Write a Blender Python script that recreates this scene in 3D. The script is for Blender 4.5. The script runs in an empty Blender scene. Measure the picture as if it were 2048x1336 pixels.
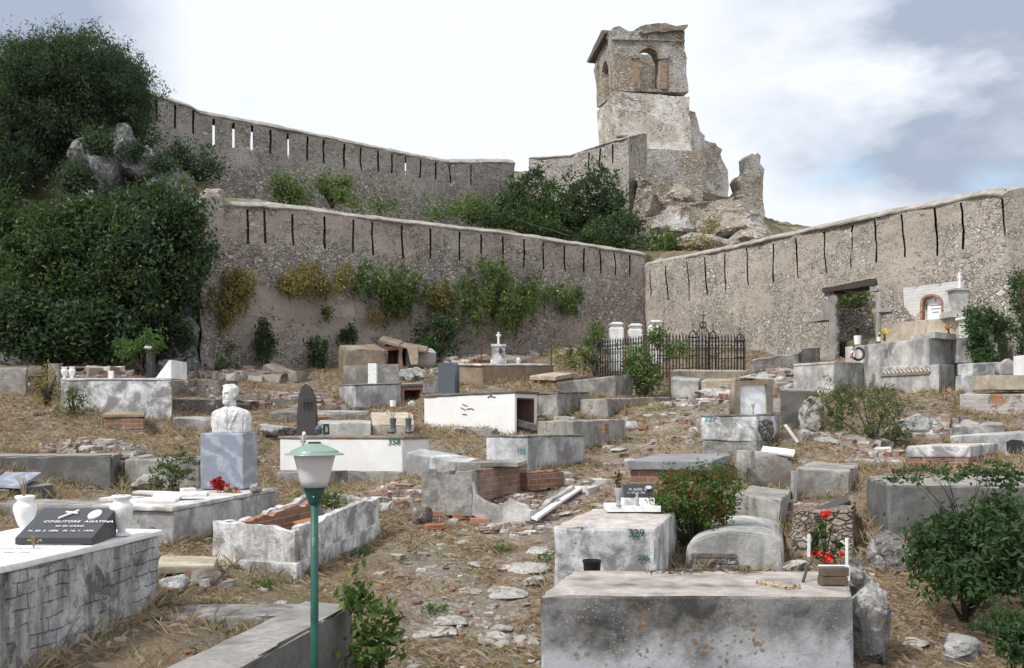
import bpy, bmesh, math, random
import numpy as np
from mathutils import Vector, Matrix, noise
random.seed(7); rng = np.random.default_rng(7)
R = math.radians
SC = bpy.context.scene
COL = SC.collection
# ------------------------------------------------------------------ camera, sky, sun, exposure
F, U0, HZ = 1990.0, 1024.0, 830.0        # focal length in photo pixels, centre column, eye-level row
cam = bpy.data.cameras.new('camera'); co = bpy.data.objects.new('camera', cam); COL.objects.link(co)
co.location = (0, 0, 0); co.rotation_euler = (R(90), 0, 0)
cam.sensor_fit = 'HORIZONTAL'; cam.sensor_width = 36; cam.lens = 36 * F / 2048
cam.shift_y = (HZ - 668) / 2048; cam.clip_start = 0.1; cam.clip_end = 3000
SC.camera = co
SUN_AZ, SUN_EL = -52, 50                 # azimuth measured from -Y (behind the camera), to the left
sd = Vector((math.sin(R(SUN_AZ)) * math.cos(R(SUN_EL)), -math.cos(R(SUN_AZ)) * math.cos(R(SUN_EL)), math.sin(R(SUN_EL))))
W = bpy.data.worlds.new('World'); SC.world = W; W.use_nodes = True
def build_world():
    nt = W.node_tree; N = nt.nodes; L = nt.links; N.clear()
    out = N.new('ShaderNodeOutputWorld')
    sky = N.new('ShaderNodeTexSky'); sky.sky_type = 'NISHITA'; sky.sun_disc = False
    sky.sun_elevation = R(SUN_EL); sky.sun_rotation = math.atan2(sd.x, sd.y); sky.air_density = 1.0; sky.dust_density = 1.5
    b1 = N.new('ShaderNodeBackground'); b1.inputs[1].default_value = 0.11
    L.new(sky.outputs[0], b1.inputs[0])
    tc = N.new('ShaderNodeTexCoord')
    mp = N.new('ShaderNodeMapping'); mp.inputs['Scale'].default_value = (1, 1, 2.2); L.new(tc.outputs['Generated'], mp.inputs[0])
    def nz(scale, det, off):
        m = N.new('ShaderNodeMapping'); m.inputs['Location'].default_value = off; L.new(mp.outputs[0], m.inputs[0])
        n = N.new('ShaderNodeTexNoise'); n.inputs['Scale'].default_value = scale; n.inputs['Detail'].default_value = det
        n.inputs['Roughness'].default_value = .55; L.new(m.outputs[0], n.inputs[0]); return n.outputs[0]
    def ramp(src, stops):
        r = N.new('ShaderNodeValToRGB'); L.new(src, r.inputs[0]); e = r.color_ramp.elements
        e[0].position, e[0].color = stops[0][0], (*stops[0][1], 1); e[1].position, e[1].color = stops[1][0], (*stops[1][1], 1)
        for p, c in stops[2:]:
            x = e.new(p); x.color = (*c, 1)
        return r.outputs[0]
    def blob(u, v, rad, soft):            # a region of the sky, as a direction
        d = Vector(((u - U0) / F, 1, (HZ - v) / F)).normalized()
        dp = N.new('ShaderNodeVectorMath'); dp.operation = 'DOT_PRODUCT'
        nn = N.new('ShaderNodeVectorMath'); nn.operation = 'NORMALIZE'; L.new(tc.outputs['Generated'], nn.inputs[0])
        L.new(nn.outputs[0], dp.inputs[0]); dp.inputs[1].default_value = d
        mr = N.new('ShaderNodeMapRange'); mr.interpolation_type = 'SMOOTHSTEP'
        mr.inputs[1].default_value = math.cos(rad + soft); mr.inputs[2].default_value = math.cos(max(rad - soft, 0.0)); L.new(dp.outputs['Value'], mr.inputs[0])
        return mr.outputs[0]
    def math_(op, a, b=None, clamp=False):
        m = N.new('ShaderNodeMath'); m.operation = op; m.use_clamp = clamp
        for i, x in enumerate((a, b)):
            if x is None: continue
            if isinstance(x, (int, float)): m.inputs[i].default_value = x
            else: L.new(x, m.inputs[i])
        return m.outputs[0]
    g = nz(2.6, 6, (3.1, 1.2, .4)); h = nz(6.5, 7, (.3, 7.7, 2.4))
    # grey cloud undersides: strongest in the upper right, lighter in the upper left
    grey = math_('ADD', math_('MULTIPLY', blob(1830, 190, .10, .12), 1.35), math_('MULTIPLY', blob(-60, 60, .06, .13), .85))
    grey = math_('ADD', grey, math_('MULTIPLY', blob(1990, 30, .03, .10), .9))
    gm = math_('MULTIPLY', grey, math_('ADD', math_('MULTIPLY', g, 4.5), -1.55, ), True)
    gm = math_('MULTIPLY', gm, math_('ADD', math_('MULTIPLY', h, 2.2), -.05), True)
    blue = math_('ADD', math_('ADD', blob(1620, 395, .02, .06), math_('MULTIPLY', blob(2040, 400, .015, .05), .8)), math_('MULTIPLY', blob(465, 160, .006, .03), .45))
    bm = math_('MULTIPLY', blue, math_('ADD', math_('MULTIPLY', h, 6.0), -2.55), True)
    mx = N.new('ShaderNodeMixRGB'); mx.inputs[1].default_value = (.775, .81, .87, 1); mx.inputs[2].default_value = (.35, .405, .51, 1); L.new(gm, mx.inputs[0])
    b2 = N.new('ShaderNodeBackground'); b2.inputs[1].default_value = 1.0; L.new(mx.outputs[0], b2.inputs[0])
    mxs = N.new('ShaderNodeMixShader'); L.new(math_('MULTIPLY', bm, .6), mxs.inputs[0]); L.new(b2.outputs[0], mxs.inputs[1])
    # thin veil over the blue gaps
    bb = N.new('ShaderNodeBackground'); bb.inputs[0].default_value = (.26, .36, .38, 1); bb.inputs[1].default_value = 1
    ad = N.new('ShaderNodeAddShader'); L.new(b1.outputs[0], ad.inputs[0]); L.new(bb.outputs[0], ad.inputs[1])
    L.new(ad.outputs[0], mxs.inputs[2])
    # below the horizon: plain dull ground light
    sp = N.new('ShaderNodeSeparateXYZ'); L.new(tc.outputs['Generated'], sp.inputs[0])
    dn = math_('LESS_THAN', sp.outputs[2], -0.02)
    bg = N.new('ShaderNodeBackground'); bg.inputs[0].default_value = (.25, .22, .19, 1)
    m2 = N.new('ShaderNodeMixShader'); L.new(dn, m2.inputs[0]); L.new(mxs.outputs[0], m2.inputs[1]); L.new(bg.outputs[0], m2.inputs[2])
    L.new(m2.outputs[0], out.inputs[0])
build_world()
sl = bpy.data.lights.new('sun', 'SUN'); so = bpy.data.objects.new('sun', sl); COL.objects.link(so)
sl.energy = 2.9; sl.angle = R(7); sl.color = (1, .97, .93)
so.rotation_euler = sd.to_track_quat('Z', 'Y').to_euler()
SC.view_settings.view_transform = 'Standard'; SC.view_settings.look = 'None'; SC.view_settings.gamma = 1
SC.view_settings.exposure = 0.33
SC.render.engine = 'CYCLES'; SC.cycles.use_denoising = True
SC.cycles.max_bounces = 5; SC.cycles.diffuse_bounces = 3; SC.cycles.transparent_max_bounces = 6; SC.cycles.caustics_reflective = False

# ------------------------------------------------------------------ materials
def col4(c): return (*c, 1) if len(c) == 3 else c
class G:
    """a small wrapper round one material's node tree"""
    def __init__(s, name, rough=.9, spec=.2):
        s.m = bpy.data.materials.new(name); s.m.use_nodes = True; s.nt = s.m.node_tree; s.N = s.nt.nodes; s.L = s.nt.links
        s.b = s.N['Principled BSDF']; s.b.inputs['Roughness'].default_value = rough; s.b.inputs['Specular IOR Level'].default_value = spec
        s.pos = s.N.new('ShaderNodeNewGeometry').outputs['Position']
    def set(s, inp, v):
        if isinstance(v, (int, float)): inp.default_value = v
        elif isinstance(v, tuple): inp.default_value = col4(v) if len(inp.default_value) == 4 else v
        else: s.L.new(v, inp)
    def map(s, scale=(1, 1, 1), loc=(0, 0, 0), rotz=0, src=None):
        n = s.N.new('ShaderNodeMapping'); n.inputs['Scale'].default_value = scale; n.inputs['Location'].default_value = loc
        n.inputs['Rotation'].default_value = (0, 0, rotz); s.L.new(src or s.pos, n.inputs[0]); return n.outputs[0]
    def noise(s, scale, det=5, rough=.6, src=None, dist=0, colr=False):
        n = s.N.new('ShaderNodeTexNoise'); n.inputs['Scale'].default_value = scale; n.inputs['Detail'].default_value = det
        n.inputs['Roughness'].default_value = rough; n.inputs['Distortion'].default_value = dist; s.L.new(src or s.pos, n.inputs[0]); return n.outputs[1 if colr else 0]
    def vor(s, scale, feat='F1', src=None, rnd=1):
        n = s.N.new('ShaderNodeTexVoronoi'); n.feature = feat; n.inputs['Scale'].default_value = scale; n.inputs['Randomness'].default_value = rnd
        s.L.new(src or s.pos, n.inputs[0]); return n
    def rng(s, v, a, b, c=0, d=1, smooth=False):
        n = s.N.new('ShaderNodeMapRange'); n.inputs[1].default_value = a; n.inputs[2].default_value = b; n.inputs[3].default_value = c; n.inputs[4].default_value = d
        if smooth: n.interpolation_type = 'SMOOTHSTEP'
        s.L.new(v, n.inputs[0]); return n.outputs[0]
    def op(s, o, a, b=0.0, clamp=False):
        n = s.N.new('ShaderNodeMath'); n.operation = o; n.use_clamp = clamp; s.set(n.inputs[0], a); s.set(n.inputs[1], b); return n.outputs[0]
    def mix(s, f, a, b, mode='MIX'):
        n = s.N.new('ShaderNodeMixRGB'); n.blend_type = mode; s.set(n.inputs[0], f); s.set(n.inputs[1], a); s.set(n.inputs[2], b); return n.outputs[0]
    def warp(s, amt, scale, det=3):
        c = s.noise(scale, det, colr=True)
        n = s.N.new('ShaderNodeVectorMath'); n.operation = 'MULTIPLY_ADD'; s.L.new(c, n.inputs[0]); n.inputs[1].default_value = (amt,) * 3; s.L.new(s.pos, n.inputs[2]); return n.outputs[0]
    def bump(s, h, strength=.5, dist=.02):
        n = s.N.new('ShaderNodeBump'); n.inputs['Strength'].default_value = strength; n.inputs['Distance'].default_value = dist
        s.L.new(h, n.inputs['Height']); s.L.new(n.outputs[0], s.b.inputs['Normal'])
    def up(s):
        g = s.N.new('ShaderNodeNewGeometry'); sp = s.N.new('ShaderNodeSeparateXYZ'); s.L.new(g.outputs['Normal'], sp.inputs[0]); return sp.outputs[2]
    def done(s, c): s.set(s.b.inputs['Base Color'], c); return s.m

def concrete(name, light, dark, dirt=(.10, .09, .08), dirt_amt=.5, streak=.5, lichen=.0, speck=.3, top=None, low=None, crack=.0, off=0., bump=.5, dscale=1.4):
    g = G(name)
    P = g.map(loc=(off, off * .7, off * .3)); g.pos = P
    c = g.mix(g.rng(g.noise(2.2, 9, .7), .40, .60), light, dark)
    fine = g.noise(30, 9, .82)
    c = g.mix(.75, c, g.mix(fine, (.18,) * 3, (.82,) * 3), 'OVERLAY')
    c = g.mix(g.op('MULTIPLY', g.rng(g.noise(48, 5, .8, src=g.map(loc=(4, 4, 4))), .36, .30), .6), c, dirt)
    # vertical run stains + blotches
    st = g.noise(1, 7, .62, src=g.map((5.5, 5.5, .9)))
    bl = g.noise(dscale, 10, .7, dist=.4)
    m = g.op('MULTIPLY', g.rng(bl, .52 - .12 * dirt_amt, .66 - .12 * dirt_amt), dirt_amt, True)
    m2 = g.op('MULTIPLY', g.rng(st, .50, .66), streak, True)
    c = g.mix(g.op('MAXIMUM', m, m2), c, dirt)
    hgt = g.op('ADD', g.op('MULTIPLY', fine, .5), g.op('MULTIPLY', g.noise(7, 6, .65), 1.0))
    if low:                               # (height of the edge, softness, colour): old limewash left on the lower part
        zl = g.N.new('ShaderNodeSeparateXYZ'); g.L.new(g.N['Geometry'].outputs['Position'], zl.inputs[0]); lm_ = g.rng(g.op('ADD', zl.outputs[2], g.op('MULTIPLY', g.op('SUBTRACT', g.noise(1.6, 7, .65), .5), 1.1)), low[0] + low[1], low[0] - low[1])
        c = g.mix(g.op('MULTIPLY', lm_, .75), c, low[2])
    if crack > 0:
        v = g.vor(2.3, 'DISTANCE_TO_EDGE', g.warp(.35, 2.5)); cm = g.op('MULTIPLY', g.rng(v.outputs[0], .008, 0), g.rng(g.noise(1.1, 3), .58 - crack * .12, .66), True)
        c = g.mix(g.op('MULTIPLY', cm, .85), c, (.05, .045, .04)); hgt = g.op('SUBTRACT', hgt, g.op('MULTIPLY', cm, 1.5))
    if speck > 0:
        v = g.vor(46, 'F1'); sm = g.op('MULTIPLY', g.rng(v.outputs[0], .20, .13), g.rng(g.noise(3.1, 5), .50, .62), True)
        c = g.mix(g.op('MULTIPLY', sm, speck), c, (.62, .62, .58))
    if lichen > 0:
        v = g.vor(21, 'F1', g.warp(.05, 26)); lm = g.op('MULTIPLY', g.rng(g.op('ADD', v.outputs[0], g.op('MULTIPLY', g.op('SUBTRACT', g.noise(4.3, 3), .5), .9)), .36, .24), g.rng(g.noise(1.7, 6, .65), .60 - .10 * lichen, .66 - .10 * lichen), True)
        c = g.mix(g.op('MULTIPLY', lm, .85), c, g.mix(g.noise(60, 2), (.13, .085, .045), (.26, .17, .085)))
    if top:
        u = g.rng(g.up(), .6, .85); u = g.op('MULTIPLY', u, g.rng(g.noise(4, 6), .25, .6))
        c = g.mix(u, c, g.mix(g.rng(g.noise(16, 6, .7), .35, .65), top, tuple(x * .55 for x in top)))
    g.bump(hgt, bump, .03)
    return g.done(c)

def rubble(name, mortar, mortar2, stones, scale=(9, 9, 13), plaster=.5, band=(), patch=None, off=0., white=.25, bump=1.0, gapk=.38, gain=(1.27, 1.235, 1.19)):
    """random masonry: stone cells in a mortar bed, partly hidden under old render; band: (z, half width, amount) courses left bare"""
    g = G(name, .95, .1)
    wp_ = g.warp(.07, 4.0, 4)
    def layer(k, o2):
        P = g.map(tuple(x * k for x in scale), (off + o2,) * 3, src=wp_); f = g.vor(1.0, 'F1', P); e = g.vor(1.0, 'DISTANCE_TO_EDGE', P); s = g.N.new('ShaderNodeSeparateColor'); g.L.new(f.outputs['Color'], s.inputs[0]); return s, e
    (sA, eA), (sB, eB) = layer(.62, 0), layer(1.25, 7); pick = g.op('GREATER_THAN', g.noise(1.9, 4, .6, src=g.map(loc=(5, 5, 9))), .53)
    class _O: pass
    def pickv(x, y): return g.op('ADD', g.op('MULTIPLY', x, pick), g.op('MULTIPLY', y, g.op('SUBTRACT', 1.0, pick)))
    sp = _O(); sp.outputs = [pickv(sA.outputs[i], sB.outputs[i]) for i in range(3)]; E = _O(); E.outputs = [pickv(eA.outputs[0], eB.outputs[0])]
    r = g.N.new('ShaderNodeValToRGB'); g.L.new(sp.outputs[0], r.inputs[0]); el = r.color_ramp.elements
    n = len(stones); el[0].position = 0; el[0].color = col4(stones[0]); el[1].position = 1; el[1].color = col4(stones[-1])
    for i in range(1, n - 1): e = el.new(i / (n - 1)); e.color = col4(stones[i])
    st = g.mix(.6, r.outputs[0], g.mix(g.noise(18, 7, .75), (.2,) * 3, (.8,) * 3), 'OVERLAY')
    st = g.mix(g.op('MULTIPLY', g.rng(sp.outputs[2], 1 - white, 1 - white + .02), .9), st, (.60, .585, .56))
    mo = g.mix(g.rng(g.noise(.7, 7, .65), .40, .60), mortar, mortar2)
    mo = g.mix(.7, mo, g.mix(g.noise(16, 9, .8), (.15,) * 3, (.85,) * 3), 'OVERLAY')
    edge = g.rng(g.op('ADD', E.outputs[0], g.op('MULTIPLY', g.op('SUBTRACT', g.noise(26, 3), .5), .16)), .05, .15)
    pl = g.noise(.5, 8, .68, dist=.3)
    if band:
        zz_ = g.N.new('ShaderNodeSeparateXYZ'); g.L.new(g.pos, zz_.inputs[0]); wz = g.op('ADD', zz_.outputs[2], g.op('MULTIPLY', g.op('SUBTRACT', g.noise(.8, 4), .5), 1.6))
        for zc, hw, am in band: pl = g.op('SUBTRACT', pl, g.op('MULTIPLY', g.rng(g.op('ABSOLUTE', g.op('SUBTRACT', wz, zc)), hw + .25, hw - .25), am))
    show = g.op('GREATER_THAN', g.op('ADD', sp.outputs[1], g.op('MULTIPLY', g.op('SUBTRACT', pl, .5), -3.4)), plaster)
    m = g.op('MULTIPLY', edge, show, True)
    c = g.mix(m, mo, st)
    # small chips and pebbles in the mortar
    v2 = g.vor(1.0, 'F1', g.map(tuple(x * 2.3 for x in scale), src=wp_)); s2 = g.N.new('ShaderNodeSeparateColor'); g.L.new(v2.outputs['Color'], s2.inputs[0])
    m2 = g.op('MULTIPLY', g.op('MULTIPLY', g.op('MULTIPLY', g.op('GREATER_THAN', s2.outputs[0], .66), g.rng(v2.outputs[0], .42, .30)), g.op('SUBTRACT', 1.0, m)), g.rng(g.noise(1.3, 5, .65, src=g.map(loc=(2, 8, 4))), .46, .60), True)
    c = g.mix(g.op('MULTIPLY', m2, .85), c, g.mix(s2.outputs[1], (.26, .235, .21), (.54, .52, .49)))
    gap = g.op('MULTIPLY', g.op('MULTIPLY', g.rng(E.outputs[0], .07, .0), g.rng(pl, .56, .42)), g.rng(g.noise(3.6, 5, .65), .44, .60), True)
    c = g.mix(g.op('MULTIPLY', gap, gapk), c, (.085, .072, .062))
    if patch:
        pm = g.rng(g.noise(.45, 8, .68, src=g.map(loc=(9, 4, 1 + off))), .50, .56)
        c = g.mix(g.op('MULTIPLY', pm, .75), c, patch)
    c = g.mix(.40, c, g.mix(g.noise(.22, 6, .6), (.26,) * 3, (.74,) * 3), 'OVERLAY')
    pv = g.rng(g.noise(7, 7, .8, src=g.map(loc=(3, 1, 6))), .40, .33)
    c = g.mix(g.op('MULTIPLY', pv, .6), c, (.085, .072, .062))
    c = g.mix(1.0, c, gain, 'MULTIPLY')
    h = g.op('ADD', g.op('MULTIPLY', m, .7), g.op('ADD', g.op('ADD', g.op('MULTIPLY', g.noise(9, 9, .75), 1.4), g.op('MULTIPLY', m2, .4)), g.op('ADD', g.op('MULTIPLY', gap, -1.4), g.op('MULTIPLY', pv, -1.0))))
    g.bump(h, bump, .08)
    return g.done(c)

def brickmat(name, ang=0., c1=(.30, .12, .06), c2=(.38, .19, .11), mortar=(.33, .30, .26), plaster=None, pl_amt=.5, bw=.24, bh=.075):
    g = G(name, .95, .1)
    P = g.map(rotz=-ang, src=g.warp(.012, 9))
    sp = g.N.new('ShaderNodeSeparateXYZ'); g.L.new(P, sp.inputs[0])
    cb = g.N.new('ShaderNodeCombineXYZ'); g.L.new(g.op('ADD', sp.outputs[0], sp.outputs[1]), cb.inputs[0]); g.L.new(sp.outputs[2], cb.inputs[1])
    b = g.N.new('ShaderNodeTexBrick'); g.L.new(cb.outputs[0], b.inputs[0])
    b.inputs['Color1'].default_value = col4(c1); b.inputs['Color2'].default_value = col4(c2); b.inputs['Mortar'].default_value = col4(mortar)
    b.inputs['Scale'].default_value = 1; b.inputs['Brick Width'].default_value = bw; b.inputs['Row Height'].default_value = bh; b.inputs['Mortar Size'].default_value = .009; b.inputs['Mortar Smooth'].default_value = .3
    c = g.mix(.6, b.outputs[0], g.mix(g.noise(20, 7, .7), (.25,) * 3, (.75,) * 3), 'OVERLAY')
    c = g.mix(g.rng(g.noise(3, 6), .5, .7), c, (.17, .13, .10))
    h = g.op('ADD', g.op('MULTIPLY', b.outputs[1], -1.0), g.op('MULTIPLY', g.noise(25, 5), .5))
    if plaster:
        pm = g.rng(g.noise(2.0, 8, .7, dist=.5), .62 - .25 * pl_amt, .66 - .25 * pl_amt)
        c = g.mix(pm, c, g.mix(g.noise(5, 7, .7), plaster, tuple(x * .5 for x in plaster)))
        h = g.op('ADD', h, g.op('MULTIPLY', pm, 1.5))
    g.bump(h, .7, .02)
    return g.done(c)

def limeblocks():
    g = G('limewashed_blockwork', .93, .1)
    sp = g.N.new('ShaderNodeSeparateXYZ'); g.L.new(g.warp(.085, 4, 5), sp.inputs[0])
    cb = g.N.new('ShaderNodeCombineXYZ'); g.L.new(g.op('ADD', sp.outputs[0], sp.outputs[1]), cb.inputs[0]); g.L.new(sp.outputs[2], cb.inputs[1])
    b = g.N.new('ShaderNodeTexBrick'); g.L.new(cb.outputs[0], b.inputs[0]); b.inputs['Scale'].default_value = 1; b.inputs['Brick Width'].default_value = .23; b.inputs['Row Height'].default_value = .088; b.inputs['Mortar Size'].default_value = .006; b.inputs['Mortar Smooth'].default_value = .5
    jo = g.op('MULTIPLY', b.outputs[1], g.rng(g.noise(3.0, 8, .75), .50, .62), True)
    c = g.mix(g.rng(g.noise(6, 9, .75), .40, .62), (.72, .72, .70), (.44, .44, .45))
    st = g.noise(1, 9, .68, src=g.map((7, 7, 1.1))); bl = g.noise(2.6, 10, .75, dist=.5, src=g.map(loc=(3, 3, 3)))
    c = g.mix(g.op('MULTIPLY', g.rng(st, .47, .62), .75), c, (.17, .16, .14)); c = g.mix(g.op('MULTIPLY', g.rng(bl, .52, .62), .85), c, (.13, .125, .11))
    c = g.mix(g.op('MULTIPLY', g.rng(g.noise(5, 8, .7, src=g.map(loc=(8, 1, 1))), .60, .66), .6), c, (.30, .25, .15))
    c = g.mix(g.op('MULTIPLY', g.op('MULTIPLY', jo, g.rng(g.noise(5, 5, .7, src=g.map(loc=(6, 6, 6))), .47, .62)), .42), c, (.13, .12, .10))
    g.bump(g.op('ADD', g.op('MULTIPLY', g.noise(14, 9, .75), 1.0), g.op('MULTIPLY', jo, -2.6)), 1.0, .045); return g.done(c)

def leafmat(name, c1, c2, c3=None, third=.0, trans=.3, nscale=1.5, tint=(.2, .35, .06)):
    g = G(name, .55, .25)
    gi = g.N.new('ShaderNodeNewGeometry').outputs['Random Per Island']
    c = g.mix(g.rng(g.noise(nscale, 3), .35, .65), c1, c2)
    c = g.mix(g.op('MULTIPLY', gi, .75), c, tuple(min(1, x * 1.75) for x in c2))
    if c3:
        s = g.op('FRACT', g.op('MULTIPLY', gi, 17.3)); s = g.op('ADD', s, g.op('MULTIPLY', g.op('SUBTRACT', g.noise(nscale * .9, 2), .5), 1.6))
        c = g.mix(g.op('GREATER_THAN', s, 1 - third), c, c3)
    g.set(g.b.inputs['Base Color'], c)
    t = g.N.new('ShaderNodeBsdfTranslucent'); g.L.new(g.mix(.5, c, tint), t.inputs[0])
    ms = g.N.new('ShaderNodeMixShader'); ms.inputs[0].default_value = trans
    g.L.new(g.b.outputs[0], ms.inputs[1]); g.L.new(t.outputs[0], ms.inputs[2])
    g.L.new(ms.outputs[0], g.N['Material Output'].inputs[0])
    return g.m

def plain(name, c, rough=.6, spec=.4, var=.25, metal=0, nscale=12, bump=.15):
    g = G(name, rough, spec); g.b.inputs['Metallic'].default_value = metal
    k = g.noise(nscale, 6, .7)
    g.bump(g.noise(nscale * 3, 4), bump, .01)
    return g.done(g.mix(var, c, g.mix(k, (.15,) * 3, (.85,) * 3), 'OVERLAY'))

def rockmat(name, c1, c2, dark=(.06, .055, .05), lichen=.3):
    g = G(name, .92, .15)
    c = g.mix(g.rng(g.noise(3.2, 9, .7), .38, .62), c1, c2)
    c = g.mix(g.rng(g.noise(7, 9, .75, dist=.6), .52, .62), c, dark)
    v = g.noise(4.4, 8, .75, dist=1.0, src=g.map(loc=(5, 3, 1)))
    c = g.mix(g.op('MULTIPLY', g.rng(v, .56, .60), .8), c, (.55, .55, .52))
    c = g.mix(g.op('MULTIPLY', g.rng(g.noise(5.1, 7, .7), .60, .64), lichen), c, (.30, .20, .09))
    h = g.op('ADD', g.noise(5, 10, .72), g.op('MULTIPLY', g.vor(6, 'F1', g.warp(.2, 4)).outputs[0], .4))
    g.bump(h, 1.0, .06)
    return g.done(c)

def marble(name, c, vein, rough=.45, scale=3.0, amt=.7, dirt=.25):
    g = G(name, rough, .4)
    P = g.map((1, 1, 1.6), rotz=.5, src=g.warp(.5, 1.6, 6))
    w = g.N.new('ShaderNodeTexWave'); w.bands_direction = 'DIAGONAL'; w.inputs['Scale'].default_value = scale; w.inputs['Distortion'].default_value = 9; w.inputs['Detail'].default_value = 6; w.inputs['Detail Roughness'].default_value = .7
    g.L.new(P, w.inputs[0])
    cc = g.mix(g.op('MULTIPLY', g.rng(w.outputs[1], .45, 1.0), amt), c, vein)
    cc = g.mix(g.op('MULTIPLY', g.rng(g.noise(3.5, 9, .7), .55, .7), dirt), cc, (.16, .14, .12))
    g.bump(g.noise(30, 4), .08, .01)
    return g.done(cc)

M = {}
M['conc'] = concrete('weathered_concrete', (.46, .45, .42), (.26, .25, .235), dirt_amt=.8, streak=.7, lichen=.25)
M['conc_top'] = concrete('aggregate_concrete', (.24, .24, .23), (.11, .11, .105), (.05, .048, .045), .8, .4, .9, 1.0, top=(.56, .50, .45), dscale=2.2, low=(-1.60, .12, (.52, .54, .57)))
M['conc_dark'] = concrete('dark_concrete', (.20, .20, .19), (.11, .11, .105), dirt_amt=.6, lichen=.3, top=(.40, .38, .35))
M['conc_light'] = concrete('pale_concrete', (.58, .57, .54), (.36, .355, .34), (.13, .125, .115), dirt_amt=.6, streak=.6, lichen=.2, speck=.2, off=3)
M['conc_lichen'] = concrete('lichened_concrete', (.42, .41, .39), (.27, .265, .25), (.13, .10, .07), .6, .7, .9, .5, off=7)
M['conc_brown'] = concrete('brown_cement', (.33, .29, .23), (.19, .17, .14), (.24, .12, .05), .5, .4, .5, .3, off=2)
M['conc_beige'] = concrete('beige_render', (.52, .46, .36), (.36, .31, .24), (.12, .10, .08), .4, .5, .1, .2, off=4)
M['gravelly'] = concrete('rough_cement', (.40, .385, .36), (.22, .21, .20), (.08, .075, .07), .6, .2, .2, .8, off=9, bump=1.0, dscale=4)
M['paint'] = concrete('white_limewash', (.82, .82, .80), (.70, .70, .69), (.34, .32, .29), .35, .25, 0, 0, off=1, bump=.25)
M['paint_clean'] = concrete('fresh_white_paint', (.80, .795, .775), (.74, .735, .72), (.60, .57, .52), .22, .12, 0, 0, off=5, bump=.12)
M['paint_old'] = concrete('stained_whitewash', (.82, .82, .82), (.54, .55, .56), (.14, .135, .13), .8, .65, .1, .1, top=(.60, .52, .46), off=6, bump=.5, dscale=2.4)
M['paint_peel'] = concrete('peeling_whitewash', (.84, .84, .83), (.60, .58, .56), (.17, .155, .145), .8, .8, .1, .15, crack=.4, off=8, bump=1.0, dscale=3.4)
M['paint_grey'] = concrete('grey_limewash', (.62, .63, .64), (.42, .43, .44), (.17, .165, .155), .75, .75, .25, .2, off=11, bump=.3)
M['whitebrick'] = limeblocks()
M['brick'] = brickmat('old_red_brick', 0, (.25, .115, .07), (.33, .18, .12))
M['brick_dark'] = brickmat('darker_brick', 0, (.16, .075, .05), (.20, .11, .08), (.16, .14, .12))  # darker brick colour, used on the inner faces of niches
M['brick_buff'] = brickmat('buff_brick', 0, (.30, .20, .13), (.38, .28, .19), (.36, .32, .27))
M['brick_pl'] = brickmat('brick_under_broken_render', 0, plaster=(.52, .50, .46), pl_amt=.75)
M['brick_white'] = brickmat('whitewashed_brick', 0, (.42, .20, .13), (.50, .30, .22), (.60, .57, .53), (.74, .72, .69), .9)
ST = [(.26, .24, .22), (.40, .37, .33), (.50, .485, .46), (.31, .26, .22), (.56, .545, .52)]
M['wall_l'] = rubble('rubble_wall_pinkish', (.37, .305, .285), (.43, .395, .36), ST, plaster=.76, off=0, white=.14, band=((4.3, .7, .22), (1.4, .5, .10)))
M['wall_r'] = rubble('rubble_wall_buff', (.44, .40, .355), (.38, .35, .31), ST, plaster=.68, off=5, white=.18, scale=(9.5, 9.5, 14), band=((2.6, .5, .12),))
M['wall_u'] = rubble('rubble_wall_grey', (.39, .37, .345), (.33, .31, .29), ST, plaster=.62, off=9, white=.14, scale=(8, 8, 12), band=((7.4, 1.7, .25),))
M['tower'] = rubble('tower_masonry', (.40, .34, .27), (.34, .29, .235), [(.27, .21, .15), (.42, .34, .25), (.52, .48, .42), (.34, .23, .15), (.58, .55, .49)], (5.5, 5.5, 12), .12, (), (.50, .48, .46), off=3, white=.16, gain=(1.12, 1.14, 1.16))
M['tower_pl'] = rubble('tower_render', (.52, .50, .48), (.40, .35, .30), [(.26, .21, .17), (.40, .34, .28), (.50, .47, .42)], (5.0, 5.0, 9), .78, (), (.68, .675, .66), off=13, white=.2)
M['drystone'] = rubble('dry_stone', (.13, .12, .105), (.17, .15, .13), [(.20, .19, .17), (.34, .32, .29), (.42, .41, .38), (.27, .2, .16)], (9, 9, 16), -.4, off=17, white=.15)
M['coping'] = concrete('coping_mortar', (.42, .395, .355), (.29, .27, .24), (.16, .14, .12), .5, .1, .2, .3, off=12, bump=.8, dscale=3)
M['rock'] = rockmat('limestone_rock', (.40, .40, .385), (.27, .27, .26))
M['rock_w'] = rockmat('pale_limestone', (.50, .48, .45), (.30, .28, .25), (.14, .12, .10), .35)
M['rock_d'] = rockmat('cliff_rock', (.24, .25, .25), (.15, .155, .155), (.05, .05, .05), .15)
M['boulder'] = rockmat('lichened_boulder', (.36, .35, .33), (.17, .165, .16), (.05, .048, .045), .85)
M['rock_b'] = rockmat('brown_stone', (.27, .24, .21), (.18, .155, .135))
M['marble_w'] = marble('white_marble', (.80, .80, .79), (.48, .50, .52), amt=.35)
M['marble_v'] = marble('veined_white_marble', (.84, .85, .86), (.42, .46, .50), scale=1.6, amt=.45, dirt=.05)
M['marble_g'] = marble('grey_blue_marble', (.25, .275, .335), (.42, .45, .52), scale=1.3, amt=.75, dirt=.5)
M['statue'] = concrete('statue_marble', (.80, .80, .77), (.66, .66, .64), (.10, .10, .09), .50, .35, 0, 0, off=2, bump=.25, dscale=11)
M['dirtytop'] = concrete('dirty_marble_top', (.72, .70, .68), (.52, .50, .48), (.20, .18, .16), .6, .1, .1, .1, off=21, bump=.3, dscale=3)
M['slate'] = plain('black_slate', (.035, .037, .042), .35, .5, .2)
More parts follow.
